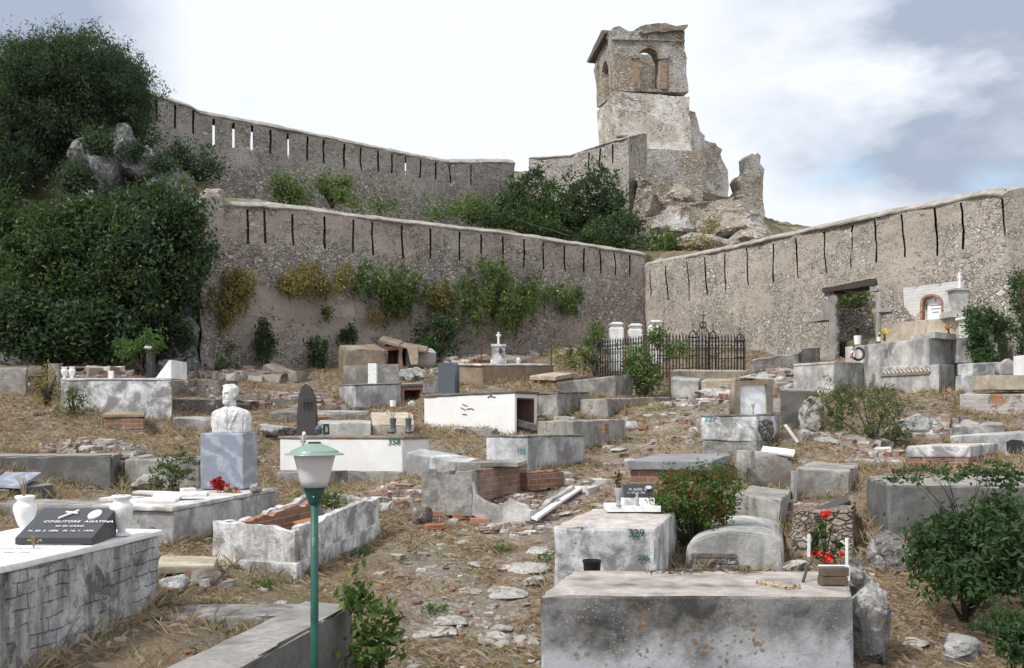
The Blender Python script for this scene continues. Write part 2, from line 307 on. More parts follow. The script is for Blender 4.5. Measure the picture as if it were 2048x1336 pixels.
M['granite'] = plain('dark_grey_granite', (.085, .095, .115), .45, .4, .35, nscale=60)
M['granite_d'] = plain('rough_dark_stone', (.075, .07, .068), .85, .2, .45, nscale=25, bump=.5)
M['greypaving'] = concrete('grey_slab', (.30, .30, .31), (.22, .22, .23), (.12, .12, .12), .4, .1, .1, .4, off=23, bump=.3)
M['iron'] = plain('black_iron', (.018, .018, .02), .55, .4, .3)
M['rust'] = plain('rusty_iron', (.10, .055, .035), .85, .2, .5)
M['green'] = plain('green_enamel', (.20, .285, .24), .38, .5, .22, nscale=6)
M['green_d'] = plain('dark_green_enamel', (.020, .085, .072), .4, .5, .3, nscale=8)
M['glass'] = plain('frosted_lamp_shade', (.62, .60, .61), .35, .5, .12, nscale=7, bump=.03)
M['plastic'] = plain('black_plastic', (.012, .012, .014), .35, .5, .1)
M['white'] = plain('white_enamel', (.78, .78, .77), .5, .4, .1)
M['ink'] = plain('green_black_paint', (.015, .10, .085), .8, .1, .2)
M['ink2'] = plain('teal_paint', (.12, .30, .30), .8, .1, .3)
M['ink_w'] = plain('engraved_white', (.68, .68, .66), .7, .2, .1)
M['ink_g'] = plain('engraved_grey', (.20, .20, .20), .8, .2, .1)
M['wood'] = plain('weathered_timber', (.13, .115, .10), .9, .1, .6, nscale=8, bump=.6)
M['wood_d'] = plain('dark_timber', (.065, .055, .05), .9, .1, .6, nscale=8, bump=.6)
M['stonejamb'] = concrete('cut_stone', (.36, .345, .32), (.26, .25, .23), (.12, .11, .10), .4, .2, .1, .3, off=31)
M['red'] = plain('red_petals', (.62, .035, .02), .6, .2, .3, nscale=40)
M['redd'] = plain('dark_red_petals', (.36, .03, .03), .6, .2, .4, nscale=40)
M['yellow'] = plain('yellow_petals', (.62, .46, .12), .6, .2, .3, nscale=40)
M['orange'] = plain('orange_petals', (.55, .25, .08), .6, .2, .3, nscale=40)
M['whitefl'] = plain('white_petals', (.75, .75, .72), .6, .2, .1)
M['stem'] = plain('green_stems', (.03, .07, .02), .7, .2, .2)
M['dry'] = plain('dry_stems', (.30, .21, .12), .9, .1, .4)
M['bark'] = plain('bark', (.07, .055, .045), .95, .1, .5, nscale=15, bump=.8)
M['pipe'] = plain('grey_pipe', (.30, .30, .30), .6, .3, .2)
M['photo'] = plain('oval_portrait', (.60, .60, .60), .3, .5, .9, nscale=30)
M['palegreen'] = concrete('pale_green_render', (.62, .68, .58), (.52, .58, .48), (.25, .25, .2), .4, .4, 0, .1, off=15)
M['stump'] = rubble('stone_and_brick_pile', (.26, .225, .19), (.20, .17, .145), [(.30, .20, .15), (.42, .36, .29), (.50, .46, .40), (.36, .27, .20)], (13, 13, 24), -.5, off=19, white=.12, gapk=.7)
def worn():
    g = G('worn_green_paint', .5, .4)
    c = g.mix(g.rng(g.noise(5, 8, .7), .42, .60), (.016, .075, .060), (.030, .12, .095)); c = g.mix(g.rng(g.noise(9, 8, .75, src=g.map((1, 1, .35), (3, 3, 1))), .58, .62), c, (.13, .20, .17))
    c = g.mix(g.rng(g.noise(22, 6, .75, src=g.map(loc=(7, 1, 2))), .63, .66), c, (.10, .06, .04)); g.bump(g.noise(40, 6, .7), .3, .004); return g.done(c)
M['worn'] = worn()
LM = {}
LM['dark'] = leafmat('dark_evergreen_leaves', (.016, .032, .015), (.032, .054, .026), (.10, .13, .025), .02, .2)
LM['olive'] = leafmat('fine_dull_foliage', (.020, .036, .022), (.034, .054, .032), None, 0, .25)
LM['fig'] = leafmat('mixed_green_leaves', (.015, .029, .013), (.026, .047, .018), (.13, .16, .03), .03, .3)
LM['ivy'] = leafmat('green_creeper_leaves', (.016, .036, .015), (.036, .068, .026), None, 0, .3)
LM['yel'] = leafmat('yellowing_wall_plant', (.10, .10, .035), (.19, .155, .06), (.34, .23, .09), .35, .3, 3)
LM['wall'] = leafmat('wall_plant_leaves', (.034, .066, .022), (.068, .110, .036), (.30, .23, .08), .08, .3, 3)
LM['redgreen'] = leafmat('red_tipped_leaves', (.026, .062, .016), (.052, .10, .024), (.19, .06, .03), .18, .35, 4)
LM['bright'] = leafmat('fresh_green_leaves', (.03, .065, .022), (.05, .10, .03), (.14, .24, .04), .1, .4, 3)
LM['thin'] = leafmat('dusty_green_leaves', (.05, .066, .028), (.075, .092, .04), None, 0, .3, 3)
LM['broad'] = leafmat('broad_green_leaves', (.03, .058, .018), (.055, .09, .026), (.17, .22, .05), .12, .4, 5)
LM['straw'] = leafmat('dry_straw', (.27, .195, .12), (.34, .26, .165), (.46, .39, .28), .25, .15, 2, (.45, .33, .2))
LM['weed'] = leafmat('green_weeds', (.05, .085, .03), (.09, .12, .04), (.25, .22, .08), .2, .3, 2)
# ------------------------------------------------------------------ helpers
def P(u, v, Y): return Vector(((u - U0) / F * Y, Y, (HZ - v) / F * Y))
def tag(o, label, cat, group=None):
    o['label'] = label; o['category'] = cat
    if group: o['group'] = group
    return o
def thing(name, label, cat, loc, group=None):
    o = bpy.data.objects.new(name, None); o.empty_display_size = .2; COL.objects.link(o); o.location = loc
    return tag(o, label, cat, group)
def wloc(o):
    v = Vector((0, 0, 0))
    while o: v += o.location; o = o.parent
    return v
def link(name, me, mat, parent=None, loc=None):
    """mesh given in world coordinates -> object under parent (or with its origin at loc)"""
    o = bpy.data.objects.new(name, me); COL.objects.link(o)
    base = wloc(parent) if parent else Vector(loc or (0, 0, 0))
    if base.length > 0: me.transform(Matrix.Translation(-base))
    if parent: o.parent = parent
    else: o.location = base
    if mat is not None and not me.materials: me.materials.append(M[mat] if isinstance(mat, str) else mat)
    return o
def bm2me(bm, name='m', smooth=False):
    me = bpy.data.meshes.new(name); bmesh.ops.recalc_face_normals(bm, faces=bm.faces); bm.to_mesh(me); bm.free()
    if smooth: me.polygons.foreach_set('use_smooth', [True] * len(me.polygons))
    return me
def pyd(verts, faces, name='m', smooth=False):
    me = bpy.data.meshes.new(name); me.from_pydata([tuple(v) for v in verts], [], faces); me.update()
    if smooth: me.polygons.foreach_set('use_smooth', [True] * len(me.polygons))
    return me
def nv(p, s, seed=0): return noise.noise_vector(Vector(p) * s + Vector((seed * 3.1, seed * 1.7, seed * 2.3)))
def rough(bm, amp, scale=3.0, step=.25, seed=0, chip=0.):
    """cut long faces and push the vertices about, so no edge stays ruler-straight"""
    cs = [v.co.copy() for v in bm.verts]
    lo = [min(c[i] for c in cs) for i in range(3)]; hi = [max(c[i] for c in cs) for i in range(3)]
    for ax in range(3):
        n = min(14, int((hi[ax] - lo[ax]) / step))
        for k in range(1, n):
            pc = [0, 0, 0]; pn = [0, 0, 0]; pc[ax] = lo[ax] + (hi[ax] - lo[ax]) * k / n; pn[ax] = 1
            bmesh.ops.bisect_plane(bm, geom=bm.verts[:] + bm.edges[:] + bm.faces[:], plane_co=pc, plane_no=pn)
    bm.normal_update(); mv = []
    for v in bm.verts:
        d = nv(v.co, scale, seed) * amp + nv(v.co, scale * 4, seed + 5) * amp * .45
        if chip and v.link_faces:
            n0 = v.link_faces[0].normal
            if any(n0.dot(f.normal) < .9 for f in v.link_faces):
                k = noise.noise(v.co * 7 + Vector((seed, 1, 2))); d -= v.normal * max(0, k - .12) * chip
        mv.append(d)
    for v, d in zip(bm.verts, mv): v.co += d
def hexa(top, zb, bev=.018, amp=.008, seed=0, bot=None, niche=None, step=.25, chip=0.):
    """top: four corners in order A,B,D,C; zb: height of the underside (or bot: four points)"""
    bm = bmesh.new()
    t = [bm.verts.new(p) for p in top]
    b = [bm.verts.new(q) for q in (bot or [(p[0], p[1], zb) for p in top])]
    bm.faces.new(t); bm.faces.new(b[::-1])
    fs = [bm.faces.new((t[i], b[i], b[(i + 1) % 4], t[(i + 1) % 4])) for i in range(4)]
    bmesh.ops.recalc_face_normals(bm, faces=bm.faces)
    if niche:                             # (face index, inset, depth)
        f = fs[niche[0]]; n = f.normal.copy()
        bmesh.ops.inset_region(bm, faces=[f], thickness=niche[1], use_even_offset=True)
        r = bmesh.ops.extrude_face_region(bm, geom=[f]); vs = [e for e in r['geom'] if isinstance(e, bmesh.types.BMVert)]
        if f.is_valid: bmesh.ops.delete(bm, geom=[f], context='FACES_ONLY')
        for v in vs: v.co -= n * niche[2]
        for v in vs:
            for q in v.link_faces: q.material_index = 1
        bmesh.ops.recalc_face_normals(bm, faces=bm.faces)
    if bev > 0:
        es = [e for e in bm.edges if e.is_manifold and e.calc_face_angle(0) > .5]
        bmesh.ops.bevel(bm, geom=es, offset=bev, segments=2, profile=.6, affect='EDGES', clamp_overlap=True)
    if amp > 0: rough(bm, amp, seed=seed, step=step, chip=chip)
    return bm
def box(c, sx, sy, sz, rz=0, tilt=None):
    """eight-corner box centred at c, returned as hexa 'top' and bottom lists"""
    m = Matrix.Translation(c) @ Matrix.Rotation(rz, 4, 'Z')
    if tilt: m = m @ Matrix.Rotation(tilt[0], 4, 'X') @ Matrix.Rotation(tilt[1], 4, 'Y')
    q = [(-1, -1), (1, -1), (1, 1), (-1, 1)]
    return [m @ Vector((x * sx / 2, y * sy / 2, sz / 2)) for x, y in q], [m @ Vector((x * sx / 2, y * sy / 2, -sz / 2)) for x, y in q]
def boxbm(c, sx, sy, sz, rz=0, tilt=None, bev=.01, amp=.004, seed=0):
    t, b = box(c, sx, sy, sz, rz, tilt); return hexa(t, 0, bev, amp, seed, bot=b)
def lathe(prof, c=(0, 0, 0), n=24, tilt=None):
    """prof: (r, z) from bottom to top"""
    bm = bmesh.new(); rings = []
    for r, z in prof:
        rings.append([bm.verts.new((c[0] + r * math.cos(2 * math.pi * k / n), c[1] + r * math.sin(2 * math.pi * k / n), c[2] + z)) for k in range(n)])
    for a, b in zip(rings, rings[1:]):
        for k in range(n): bm.faces.new((a[k], a[(k + 1) % n], b[(k + 1) % n], b[k]))
    bm.faces.new(rings[0][::-1]); bm.faces.new(rings[-1])
    return bm
def tube(pts, r, n=6, bm=None):
    bm = bm or bmesh.new(); rings = []
    pts = [Vector(p) for p in pts]
    for i, p in enumerate(pts):
        d = (pts[min(i + 1, len(pts) - 1)] - pts[max(i - 1, 0)]).normalized()
        a = d.orthogonal().normalized(); b = d.cross(a); rr = r[i] if isinstance(r, (list, tuple)) else r
        rings.append([bm.verts.new(p + (a * math.cos(2 * math.pi * k / n) + b * math.sin(2 * math.pi * k / n)) * rr) for k in range(n)])
    # keep rings aligned
    for a, b in zip(rings, rings[1:]):
        off = min(range(n), key=lambda o: sum((a[k].co - b[(k + o) % n].co).length for k in range(n)))
        for k in range(n): bm.faces.new((a[k], a[(k + 1) % n], b[(k + 1 + off) % n], b[(k + off) % n]))
    bm.faces.new(rings[0][::-1]); bm.faces.new(rings[-1]); return bm
def curve_plate(polys, thick):
    """flat outlines with holes (lists of 2-D points), filled and given thickness, as a mesh in x/y/z with depth along +z"""
    cu = bpy.data.curves.new('c', 'CURVE'); cu.dimensions = '2D'; cu.fill_mode = 'BOTH'; cu.extrude = thick / 2
    for poly in polys:
        s = cu.splines.new('POLY'); s.points.add(len(poly) - 1); s.use_cyclic_u = True
        for i, (a, b) in enumerate(poly): s.points[i].co = (a, b, 0, 1)
    ob = bpy.data.objects.new('c', cu); COL.objects.link(ob); dg = bpy.context.evaluated_depsgraph_get()
    me = bpy.data.meshes.new_from_object(ob.evaluated_get(dg)); bpy.data.objects.remove(ob); bpy.data.curves.remove(cu)
    bm = bmesh.new(); bm.from_mesh(me); bmesh.ops.remove_doubles(bm, verts=bm.verts, dist=1e-4); bpy.data.meshes.remove(me)
    return bm
def jag(poly, amp, step, seed=0, skip=lambda a, b: False):
    out = []; n = len(poly); r = random.Random(seed)
    for i in range(n):
        a, b = poly[i], poly[(i + 1) % n]; L = math.hypot(b[0] - a[0], b[1] - a[1]); k = max(1, int(L / step)); out.append(a)
        if skip(a, b): continue
        for j in range(1, k):
            t = j / k; out.append((a[0] + (b[0] - a[0]) * t + r.uniform(-amp, amp), a[1] + (b[1] - a[1]) * t + r.uniform(-amp, amp)))
    return out
class Plane:
    """a vertical plane through plan points p and q; turns photo pixels into points on it"""
    def __init__(s, p, q):
        s.p = Vector((p[0], p[1], 0)); s.d = (Vector((q[0], q[1], 0)) - s.p).normalized(); s.n = Vector((-s.d.y, s.d.x, 0))
        if s.n.y < 0: s.n = -s.n              # away from the viewpoint
    def at(s, u, v):
        k = (u - U0) / F; den = s.d.x - k * s.d.y
        a = (k * s.p.y - s.p.x) / den; pt = s.p + s.d * a; return (a, (HZ - v) / F * pt.y)
    def plate(s, polys, thick, amp=.0, step=.5, jg=.0, seed=0, px=True, off=0., bev=0):
        pp = [[s.at(*q) if px else q for q in poly] for poly in polys]
        if jg: pp = [jag(poly, jg, step, seed + i) for i, poly in enumerate(pp)]
        bm = curve_plate(pp, thick)
        for v in bm.verts:
            a, z, t = v.co; w = s.p + s.d * a + s.n * (t + thick / 2 + off); v.co = (w.x, w.y, z)
        if amp:
            bmesh.ops.triangulate(bm, faces=bm.faces); rough(bm, amp, 1.5, step, seed)
        return bm
def text(body, size, origin, dx, dz, mat, parent, name='inscription', align='LEFT', bold=.0, space=1.0):
    """raised or painted lettering laid on the face spanned by dx (along) and dz (up)"""
    cu = bpy.data.curves.new('t', 'FONT'); cu.body = body; cu.size = size; cu.extrude = .0012; cu.offset = bold * size; cu.align_x = align; cu.resolution_u = 3; cu.space_character = space
    ob = bpy.data.objects.new('t', cu); COL.objects.link(ob); dg = bpy.context.evaluated_depsgraph_get()
    me = bpy.data.meshes.new_from_object(ob.evaluated_get(dg)); bpy.data.objects.remove(ob); bpy.data.curves.remove(cu)
    dx = Vector(dx).normalized(); dz = Vector(dz).normalized(); n = dx.cross(dz)
    m = Matrix((dx, dz, n)).transposed().to_4x4(); m.translation = Vector(origin) + n * .004
    me.transform(m); me.materials.clear(); return link(name, me, mat, parent)
FOOT = []                                    # plan outlines of solid things, kept free of grass
ANCH = []                                    # (x, y, z) points the ground passes through
def tomb(label, A, B, C, vb, mat, lid=None, name='tomb', cat='tomb', group=None, vbB=None, vbC=None, bev=.02, amp=.011, niche=None, seed=0, sink=.35, plinth=None, anchor=True, bodyname='body', level=True):
    """A nearest top corner, B and C its neighbours (photo column, row, distance); vb: photo row where A meets the ground"""
    a = P(*A); b = P(*B); c = P(*C)
    if level == 'full': b.z = c.z = a.z
    d = b + c - a
    zA = P(A[0], vb, A[2]).z
    zB = P(B[0], vbB, B[2]).z if vbB else zA + .25 * (b.z - a.z); zC = P(C[0], vbC, C[2]).z if vbC else zA
    if anchor:
        ANCH.append((a.x, a.y, zA))
        if vbB: ANCH.append((b.x, b.y, zB))
        if vbC: ANCH.append((c.x, c.y, zC))
    base = min(zA, zB, zC) - sink
    root = thing(name, label, cat, ((a.x + d.x) / 2, (a.y + d.y) / 2, zA), group)
    FOOT.append([(q.x, q.y) for q in (a, b, d, c)])
    top = [a, b, d, c]
    if lid:
        t, o, lm = lid[:3]; ce = (a + b + c + d) / 4
        lt = [q + (q - ce).normalized() * o * 1.3 for q in top]
        lb = [q - Vector((0, 0, t)) for q in lt]
        link(lid[3] if len(lid) > 3 else 'lid', bm2me(hexa(lt, 0, min(bev, t * .25), amp * .5, seed + 3, bot=lb, step=.15, chip=amp * 4)), lm, root)
        top = [q - Vector((0, 0, t + .001)) for q in top]
    z0 = base
    if plinth:                               # (height above zA, overhang, material)
        ph, o, pm = plinth; ce = (a + b + c + d) / 4; z0 = zA + ph
        pt = [Vector((q.x, q.y, z0)) + Vector(((q - ce).x, (q - ce).y, 0)).normalized() * o for q in (a, b, d, c)]
        link('plinth', bm2me(hexa(pt, base, bev, amp * 1.6, seed + 4)), pm, root); z0 += .001
    bo = link(bodyname, bm2me(hexa(top, z0, bev, amp, seed, niche=niche, step=.12 if A[2] < 12 else .2, chip=amp * 9)), mat, root)
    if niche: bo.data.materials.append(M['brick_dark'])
    return root, top
def prism(prof, depth_vec, amp=.01, bev=.012, seed=0):
    """closed outline in 3-D extruded by depth_vec"""
    bm = bmesh.new(); a = [bm.verts.new(p) for p in prof]; b = [bm.verts.new(Vector(p) + depth_vec) for p in prof]
    n = len(a); bm.faces.new(a); bm.faces.new(b[::-1])
    for i in range(n): bm.faces.new((a[i], b[i], b[(i + 1) % n], a[(i + 1) % n]))
    bmesh.ops.recalc_face_normals(bm, faces=bm.faces)
    if bev: bmesh.ops.bevel(bm, geom=[e for e in bm.edges if e.calc_face_angle(0) > .6], offset=bev, segments=2, affect='EDGES', clamp_overlap=True)
    if amp: rough(bm, amp, seed=seed)
    return bm
def rockbm(c, r, seed=0, sub=3, rough_=.35, flat=1.0, rz=0.):
    bm = bmesh.new(); bmesh.ops.create_icosphere(bm, subdivisions=sub, radius=1)
    rr = random.Random(seed); cuts = [(Vector((rr.gauss(0, 1), rr.gauss(0, 1), rr.gauss(0, .8))).normalized(), rr.uniform(.45, .85)) for _ in range(9)]
    m = Matrix.Rotation(rz, 3, 'Z')
    for v in bm.verts:
        p = v.co.copy()
        for n, d in cuts:
            k = p.dot(n) - d
            if k > 0: p -= n * k * .92
        p += nv(p, 1.6, seed) * rough_ * .5 + nv(p, 4.5, seed + 3) * rough_ * .22
        if sub > 3: p += nv(p, 11, seed + 7) * rough_ * .1
        v.co = m @ Vector((p.x * r[0], p.y * r[1], p.z * r[2])) + Vector(c)
    return bm
def rock(label, u, v, Y, r, mat='rock', seed=0, sub=3, name='rock', cat='rock', group=None, rough_=.35, rz=0.):
    c = P(u, v, Y); me = bm2me(rockbm(c, r, seed, sub, rough_, rz=rz)); o = link(name, me, mat, None, c - Vector((0, 0, r[2])))
    return tag(o, label, cat, group)
# ---- foliage: a great many small leaf faces gathered into clumps
def leaf_arrays(cen, nrm_bias, size, aspect, n, droop=0.):
    """one bent leaf (two triangles pairs as a kite) per centre"""
    d = rng.normal(size=(n, 3)); d[:, 2] += droop; d /= np.linalg.norm(d, axis=1)[:, None] + 1e-9
    w = np.cross(d, rng.normal(size=(n, 3)) + nrm_bias * np.array([0, 0, 0.0])); w /= np.linalg.norm(w, axis=1)[:, None] + 1e-9
    s = size * rng.uniform(.6, 1.3, n)[:, None]
    a = cen - d * s * .5; b = cen + d * s * .5; m = cen + np.cross(d, w) * s * .08
    l = m - w * s * aspect * .5; r = m + w * s * aspect * .5
    V = np.stack([a, r, b, l], 1).reshape(-1, 3)
    Fc = np.arange(n * 4).reshape(n, 4)
    return V, Fc
def np_mesh(V, Fc, name='leaves'):
    me = bpy.data.meshes.new(name); n = len(Fc); k = Fc.shape[1]
    me.vertices.add(len(V)); me.vertices.foreach_set('co', V.astype(np.float32).ravel())
    me.loops.add(n * k); me.loops.foreach_set('vertex_index', Fc.astype(np.int32).ravel())
    me.polygons.add(n); me.polygons.foreach_set('loop_start', np.arange(0, n * k, k, dtype=np.int32)); me.polygons.foreach_set('loop_total', np.full(n, k, np.int32))
    me.polygons.foreach_set('use_smooth', [False] * n); me.update(calc_edges=True); return me
def crown_pts(blobs, nclump, nleaf, clump_r, seed=0, shell=.55, squash=1.0, hang=0., gaps=.12):
    """blobs: (centre, radii, weight). clump centres sit mostly in the outer part of each blob; leaves scatter round them"""
    r = np.random.default_rng(seed); out = []; cl = []
    ws = np.array([b[2] if len(b) > 2 else b[1][0] * b[1][2] for b in blobs]); ws = ws / ws.sum()
    for b, w in zip(blobs, ws):
        k = max(2, int(nclump * w)); d = r.normal(size=(k, 3)); d /= np.linalg.norm(d, axis=1)[:, None]
        rad = shell + (1 - shell) * r.random(k) ** .6
        rad *= 1 + .13 * r.normal(size=k)
        c = np.array(b[0]) + d * rad[:, None] * np.array(b[1])
        if gaps:
            fr = 1.1 / max(b[1][0], .25); nn_ = np.array([noise.noise(Vector(q) * fr * 1.6 + Vector((seed, 0, 0))) + .6 * noise.noise(Vector(q) * fr * 4) for q in c]); kk_ = nn_ > -gaps
            d, c = d[kk_], c[kk_]; k = len(c); c = c + d * (np.clip(nn_[kk_], 0, 1) * .38)[:, None] * np.array(b[1])
        cl.append(c)
        n = nleaf
        cr = clump_r * r.uniform(.5, 1.35, k)
        off = r.normal(size=(k, n, 3)) * cr[:, None, None] * .55
        off[:, :, 2] *= squash
        if hang: off[:, :, 2] -= np.abs(r.normal(size=(k, n))) * hang
        out.append((c[:, None, :] + off).reshape(-1, 3))
    return np.concatenate(out), np.concatenate(cl)
def bush(label, blobs_px, mat, nclump=300, nleaf=60, clump=.3, leaf=.09, aspect=.5, seed=0, name='bush', cat='bush', group=None, stem=True, hang=0., shell=.55, foot=None, droop=0., gaps=.12, trunkr=.05, crown='foliage', extra=None, depth=.8, squash=1.0, stems=7):
    """blobs_px: (u, v, Y, ru, rv) in photo pixels; depth radius is 'depth' times the width radius"""
    bl = []
    for u, v, Y, ru, rv in blobs_px:
        bl.append((P(u, v, Y), (ru / F * Y, max(ru, rv) / F * Y * depth, rv / F * Y), ru * rv * (Y / 20)))
    pts, cls = crown_pts(bl, nclump, nleaf, clump, seed, shell, squash, hang, gaps)
    V, Fc = leaf_arrays(pts, 0, leaf, aspect, len(pts), droop)
    lo = min((b[0].z - b[1][2] for b in bl)); c0 = bl[0][0]
    f = Vector(foot) if foot is not None else Vector((c0.x, c0.y, lo))
    root = thing(name, label, cat, f, group)
    link(crown, np_mesh(V, Fc), LM[mat], root)
    if stem:
        bm = bmesh.new(); rr = random.Random(seed)
        for k in range(stems):
            t = Vector(cls[rr.randrange(len(cls))]); mid = (f + t) / 2 + Vector((rr.uniform(-.1, .1), rr.uniform(-.1, .1), rr.uniform(.0, .2))) * (t - f).length
            q = [f.lerp(mid, s).lerp(mid.lerp(t, s), s) for s in (0, .2, .4, .6, .8, .97)]
            tube(q, [trunkr * (1 - .85 * s) for s in (0, .2, .4, .6, .8, 1)], 6, bm)
        link('trunk' if cat == 'tree' else 'branches', bm2me(bm, smooth=True), 'bark', root)
    if extra: extra(root, pts, cls)
    return root
def dots(pts, n, r, mat, parent, name, seed=0):
    rr = np.random.default_rng(seed); c = pts[rr.integers(0, len(pts), n)] + rr.normal(size=(n, 3)) * r
    V, Fc = leaf_arrays(c, 0, r * 2, .9, n); o = link(name, np_mesh(V, Fc), mat, parent)
    if n > 30: o['kind'] = 'stuff'
    return o
# ---- long walls with musket slits: open at gate and see-through slits, others closed behind to look dark
def long_wall(label, path, topk, slits, mat, thick=.7, lean=0., gate=None, name='rampart', seed=0, cop=(.17, .5), sw=.075, coping=True, nlow=7, zextra=1.2, gtop=None, rag=.03, group=None):
    """path: (u, Y, v_base) corner list in plan; topk: (u, v) of the coping's upper edge; slits: (u, v_top, v_bot, see_through)"""
    pl = [Vector(((u - U0) / F * Y, Y, (HZ - v) / F * Y)) for u, Y, v in path]
    cum = [0.]
    for a, b in zip(pl, pl[1:]): cum.append(cum[-1] + (Vector((b.x, b.y)) - Vector((a.x, a.y))).length)
    def at(s):
        s = max(0, min(cum[-1], s))
        for i in range(len(pl) - 1):
            if s <= cum[i + 1] + 1e-9:
                t = (s - cum[i]) / (cum[i + 1] - cum[i]); return pl[i].lerp(pl[i + 1], t), (pl[i + 1] - pl[i])
        return pl[-1], pl[-1] - pl[-2]
    def s_of(u):
        k = (u - U0) / F
        for i in range(len(pl) - 1):
            a, b = pl[i], pl[i + 1]; d = b - a; den = d.x - k * d.y; t = (k * a.y - a.x) / den
            if -1e-6 <= t <= 1 + 1e-6 or (i == 0 and t < 0) or (i == len(pl) - 2 and t > 1): return cum[i] + t * (cum[i + 1] - cum[i])
        return cum[-1]
    def z_at(u, v): return (HZ - v) / F * at(s_of(u))[0].y
    tk = sorted((s_of(u), z_at(u, v)) for u, v in topk)
    sl_ = sorted((s_of(u), z_at(u, a), z_at(u, b), see) for u, a, b, see in slits)
    X = [t[0] for t in tk]; Z = [t[1] for t in tk]
    topf = lambda s: float(np.interp(s, X, Z)) - (cop[0] if coping else 0)
    hi = lambda s: float(np.interp(s, [q[0] for q in sl_], [q[1] for q in sl_])) if sl_ else topf(s) - .4
    lo = lambda s: float(np.interp(s, [q[0] for q in sl_], [q[2] for q in sl_])) if sl_ else topf(s) - 1.6
    bs = set(list(cum))
    for s, a, b, see in sl_: bs |= {s - sw, s + sw}
    gs = None
    if gate: gs = (s_of(gate[0]), s_of(gate[1])); bs |= set(gs)
    bl = sorted(bs); S = [bl[0]]
    for a, b in zip(bl, bl[1:]):
        k = max(1, int(round((b - a) / .55)))
        for j in range(1, k + 1): S.append(a + (b - a) * j / k)
    keep = set(round(x, 5) for x in bs)
    verts = []; faces = []; idx = {}
    nmid = 5; ntop = 2; rows = nlow + nmid + ntop
    def zrow(s, r):
        b = at(s)[0].z - zextra; l = lo(s); h = min(hi(s), topf(s) - .08); t = topf(s)
        if r <= nlow:
            if gate:
                g = float(np.interp(s, gs, [z_at(gate[0], gate[2]), z_at(gate[1], gate[3])])); g = min(g, l - .1); k = nlow - 2
                return b + (g - b) * r / k if r <= k else g + (l - g) * (r - k) / 2
            return b + (l - b) * r / nlow
        if r <= nlow + nmid: return l + (h - l) * (r - nlow) / nmid
        return h + (t - h) * (r - nlow - nmid) / ntop
    def nrm(s):
        a = at(max(0, s - .4))[0]; b = at(min(cum[-1], s + .4))[0]; d = Vector((b.x - a.x, b.y - a.y, 0)).normalized(); n = Vector((-d.y, d.x, 0)); return (n if n.y > 0 else -n), d
    seeS = {}
    for s, a, b, see in sl_:
        seeS[round(s - sw, 5)] = s; seeS[round(s + sw, 5)] = s
    if gate: seeS[round(gs[0], 5)] = gs[0]
    blind = [(s - sw, s + sw) for s, a, b, see in sl_ if not see]
    def vert(side, i, r):
        k = (side, i, r)
        if k in idx: return idx[k]
        s = S[i]; z = zrow(s, r); p = at(s)[0]; n, d = nrm(s); z0 = at(s)[0].z
        q = Vector((p.x, p.y, z)) - d * lean * (z - lo(s)) * (1 if True else 0)
        if side == 0:
            w = nv((q.x, q.y, q.z), .9, seed) * .07 + nv((q.x, q.y, q.z), 3.3, seed + 2) * rag
            q = q + n * (w.x + w.y) * 1.0
            if rag: q += d * w.z * (.12 if round(s, 5) in keep else .5)
        else:
            if round(s, 5) in seeS:
                vr = Vector((q.x, q.y, 0)).normalized(); q = q + vr * ((.34 if any(abs(s - e_) < 1e-4 for ab in blind for e_ in ab) else thick) * min(1.7, 1 / max(.3, abs(vr.dot(n)))))
            else: q = q + n * thick
        idx[k] = len(verts); verts.append(q); return idx[k]
    slS = [(s - sw, s + sw) for s, *_ in sl_]
    def hole(i, r):
        if i < 0 or i >= len(S) - 1 or r < 0 or r >= rows: return False
        m = (S[i] + S[i + 1]) / 2
        if nlow <= r < nlow + nmid and any(a < m < b for a, b in slS): return True
        if gate and r < nlow - 2 and gs[0] < m < gs[1]: return True
        return False
    for i in range(len(S) - 1):
        for r in range(rows):
            if hole(i, r):
                if nlow <= r < nlow + nmid and any(a < (S[i] + S[i + 1]) / 2 < b for a, b in blind): faces.append((vert(1, i + 1, r), vert(1, i, r), vert(1, i, r + 1), vert(1, i + 1, r + 1)))
                continue
            faces.append((vert(0, i, r), vert(0, i + 1, r), vert(0, i + 1, r + 1), vert(0, i, r + 1)))
            faces.append((vert(1, i + 1, r), vert(1, i, r), vert(1, i, r + 1), vert(1, i + 1, r + 1)))
            for di, dr, e in ((-1, 0, ((i, r), (i, r + 1))), (1, 0, ((i + 1, r + 1), (i + 1, r))), (0, -1, ((i + 1, r), (i, r))), (0, 1, ((i, r + 1), (i + 1, r + 1)))):
                if hole(i + di, r + dr) or (i + di < 0) or (i + di > len(S) - 2) or (r + dr > rows - 1):
                    (i1, r1), (i2, r2) = e; faces.append((vert(1, i1, r1), vert(1, i2, r2), vert(0, i2, r2), vert(0, i1, r1)))
    root = thing(name, label, 'wall', tuple(pl[0]), group)
    me = pyd(verts, faces, 'wall'); bm = bmesh.new(); bm.from_mesh(me); me2 = bm2me(bm); link('masonry', me2, mat, root)
    if coping:
        prof = [(-.04, -.03), (-.05, .01), (.12, cop[0] * .7), (.38, cop[0] * 1.15), (thick + .05, cop[0] * 1.3), (thick + .05, -.03)]
        V = []; Fc = []; n = len(prof); SS = np.arange(0, cum[-1] + .3, .3)
        for j, s in enumerate(SS):
            s = min(s, cum[-1]); p = at(s)[0]; nn, d = nrm(s); z = topf(s)
            for k, (o, h) in enumerate(prof):
                q = Vector((p.x, p.y, z + h)) + nn * o - d * lean * (z - lo(s)); q += nv(q, 1.7, seed + 9) * .035 + nv(q, 6, seed + 4) * .02; V.append(q)
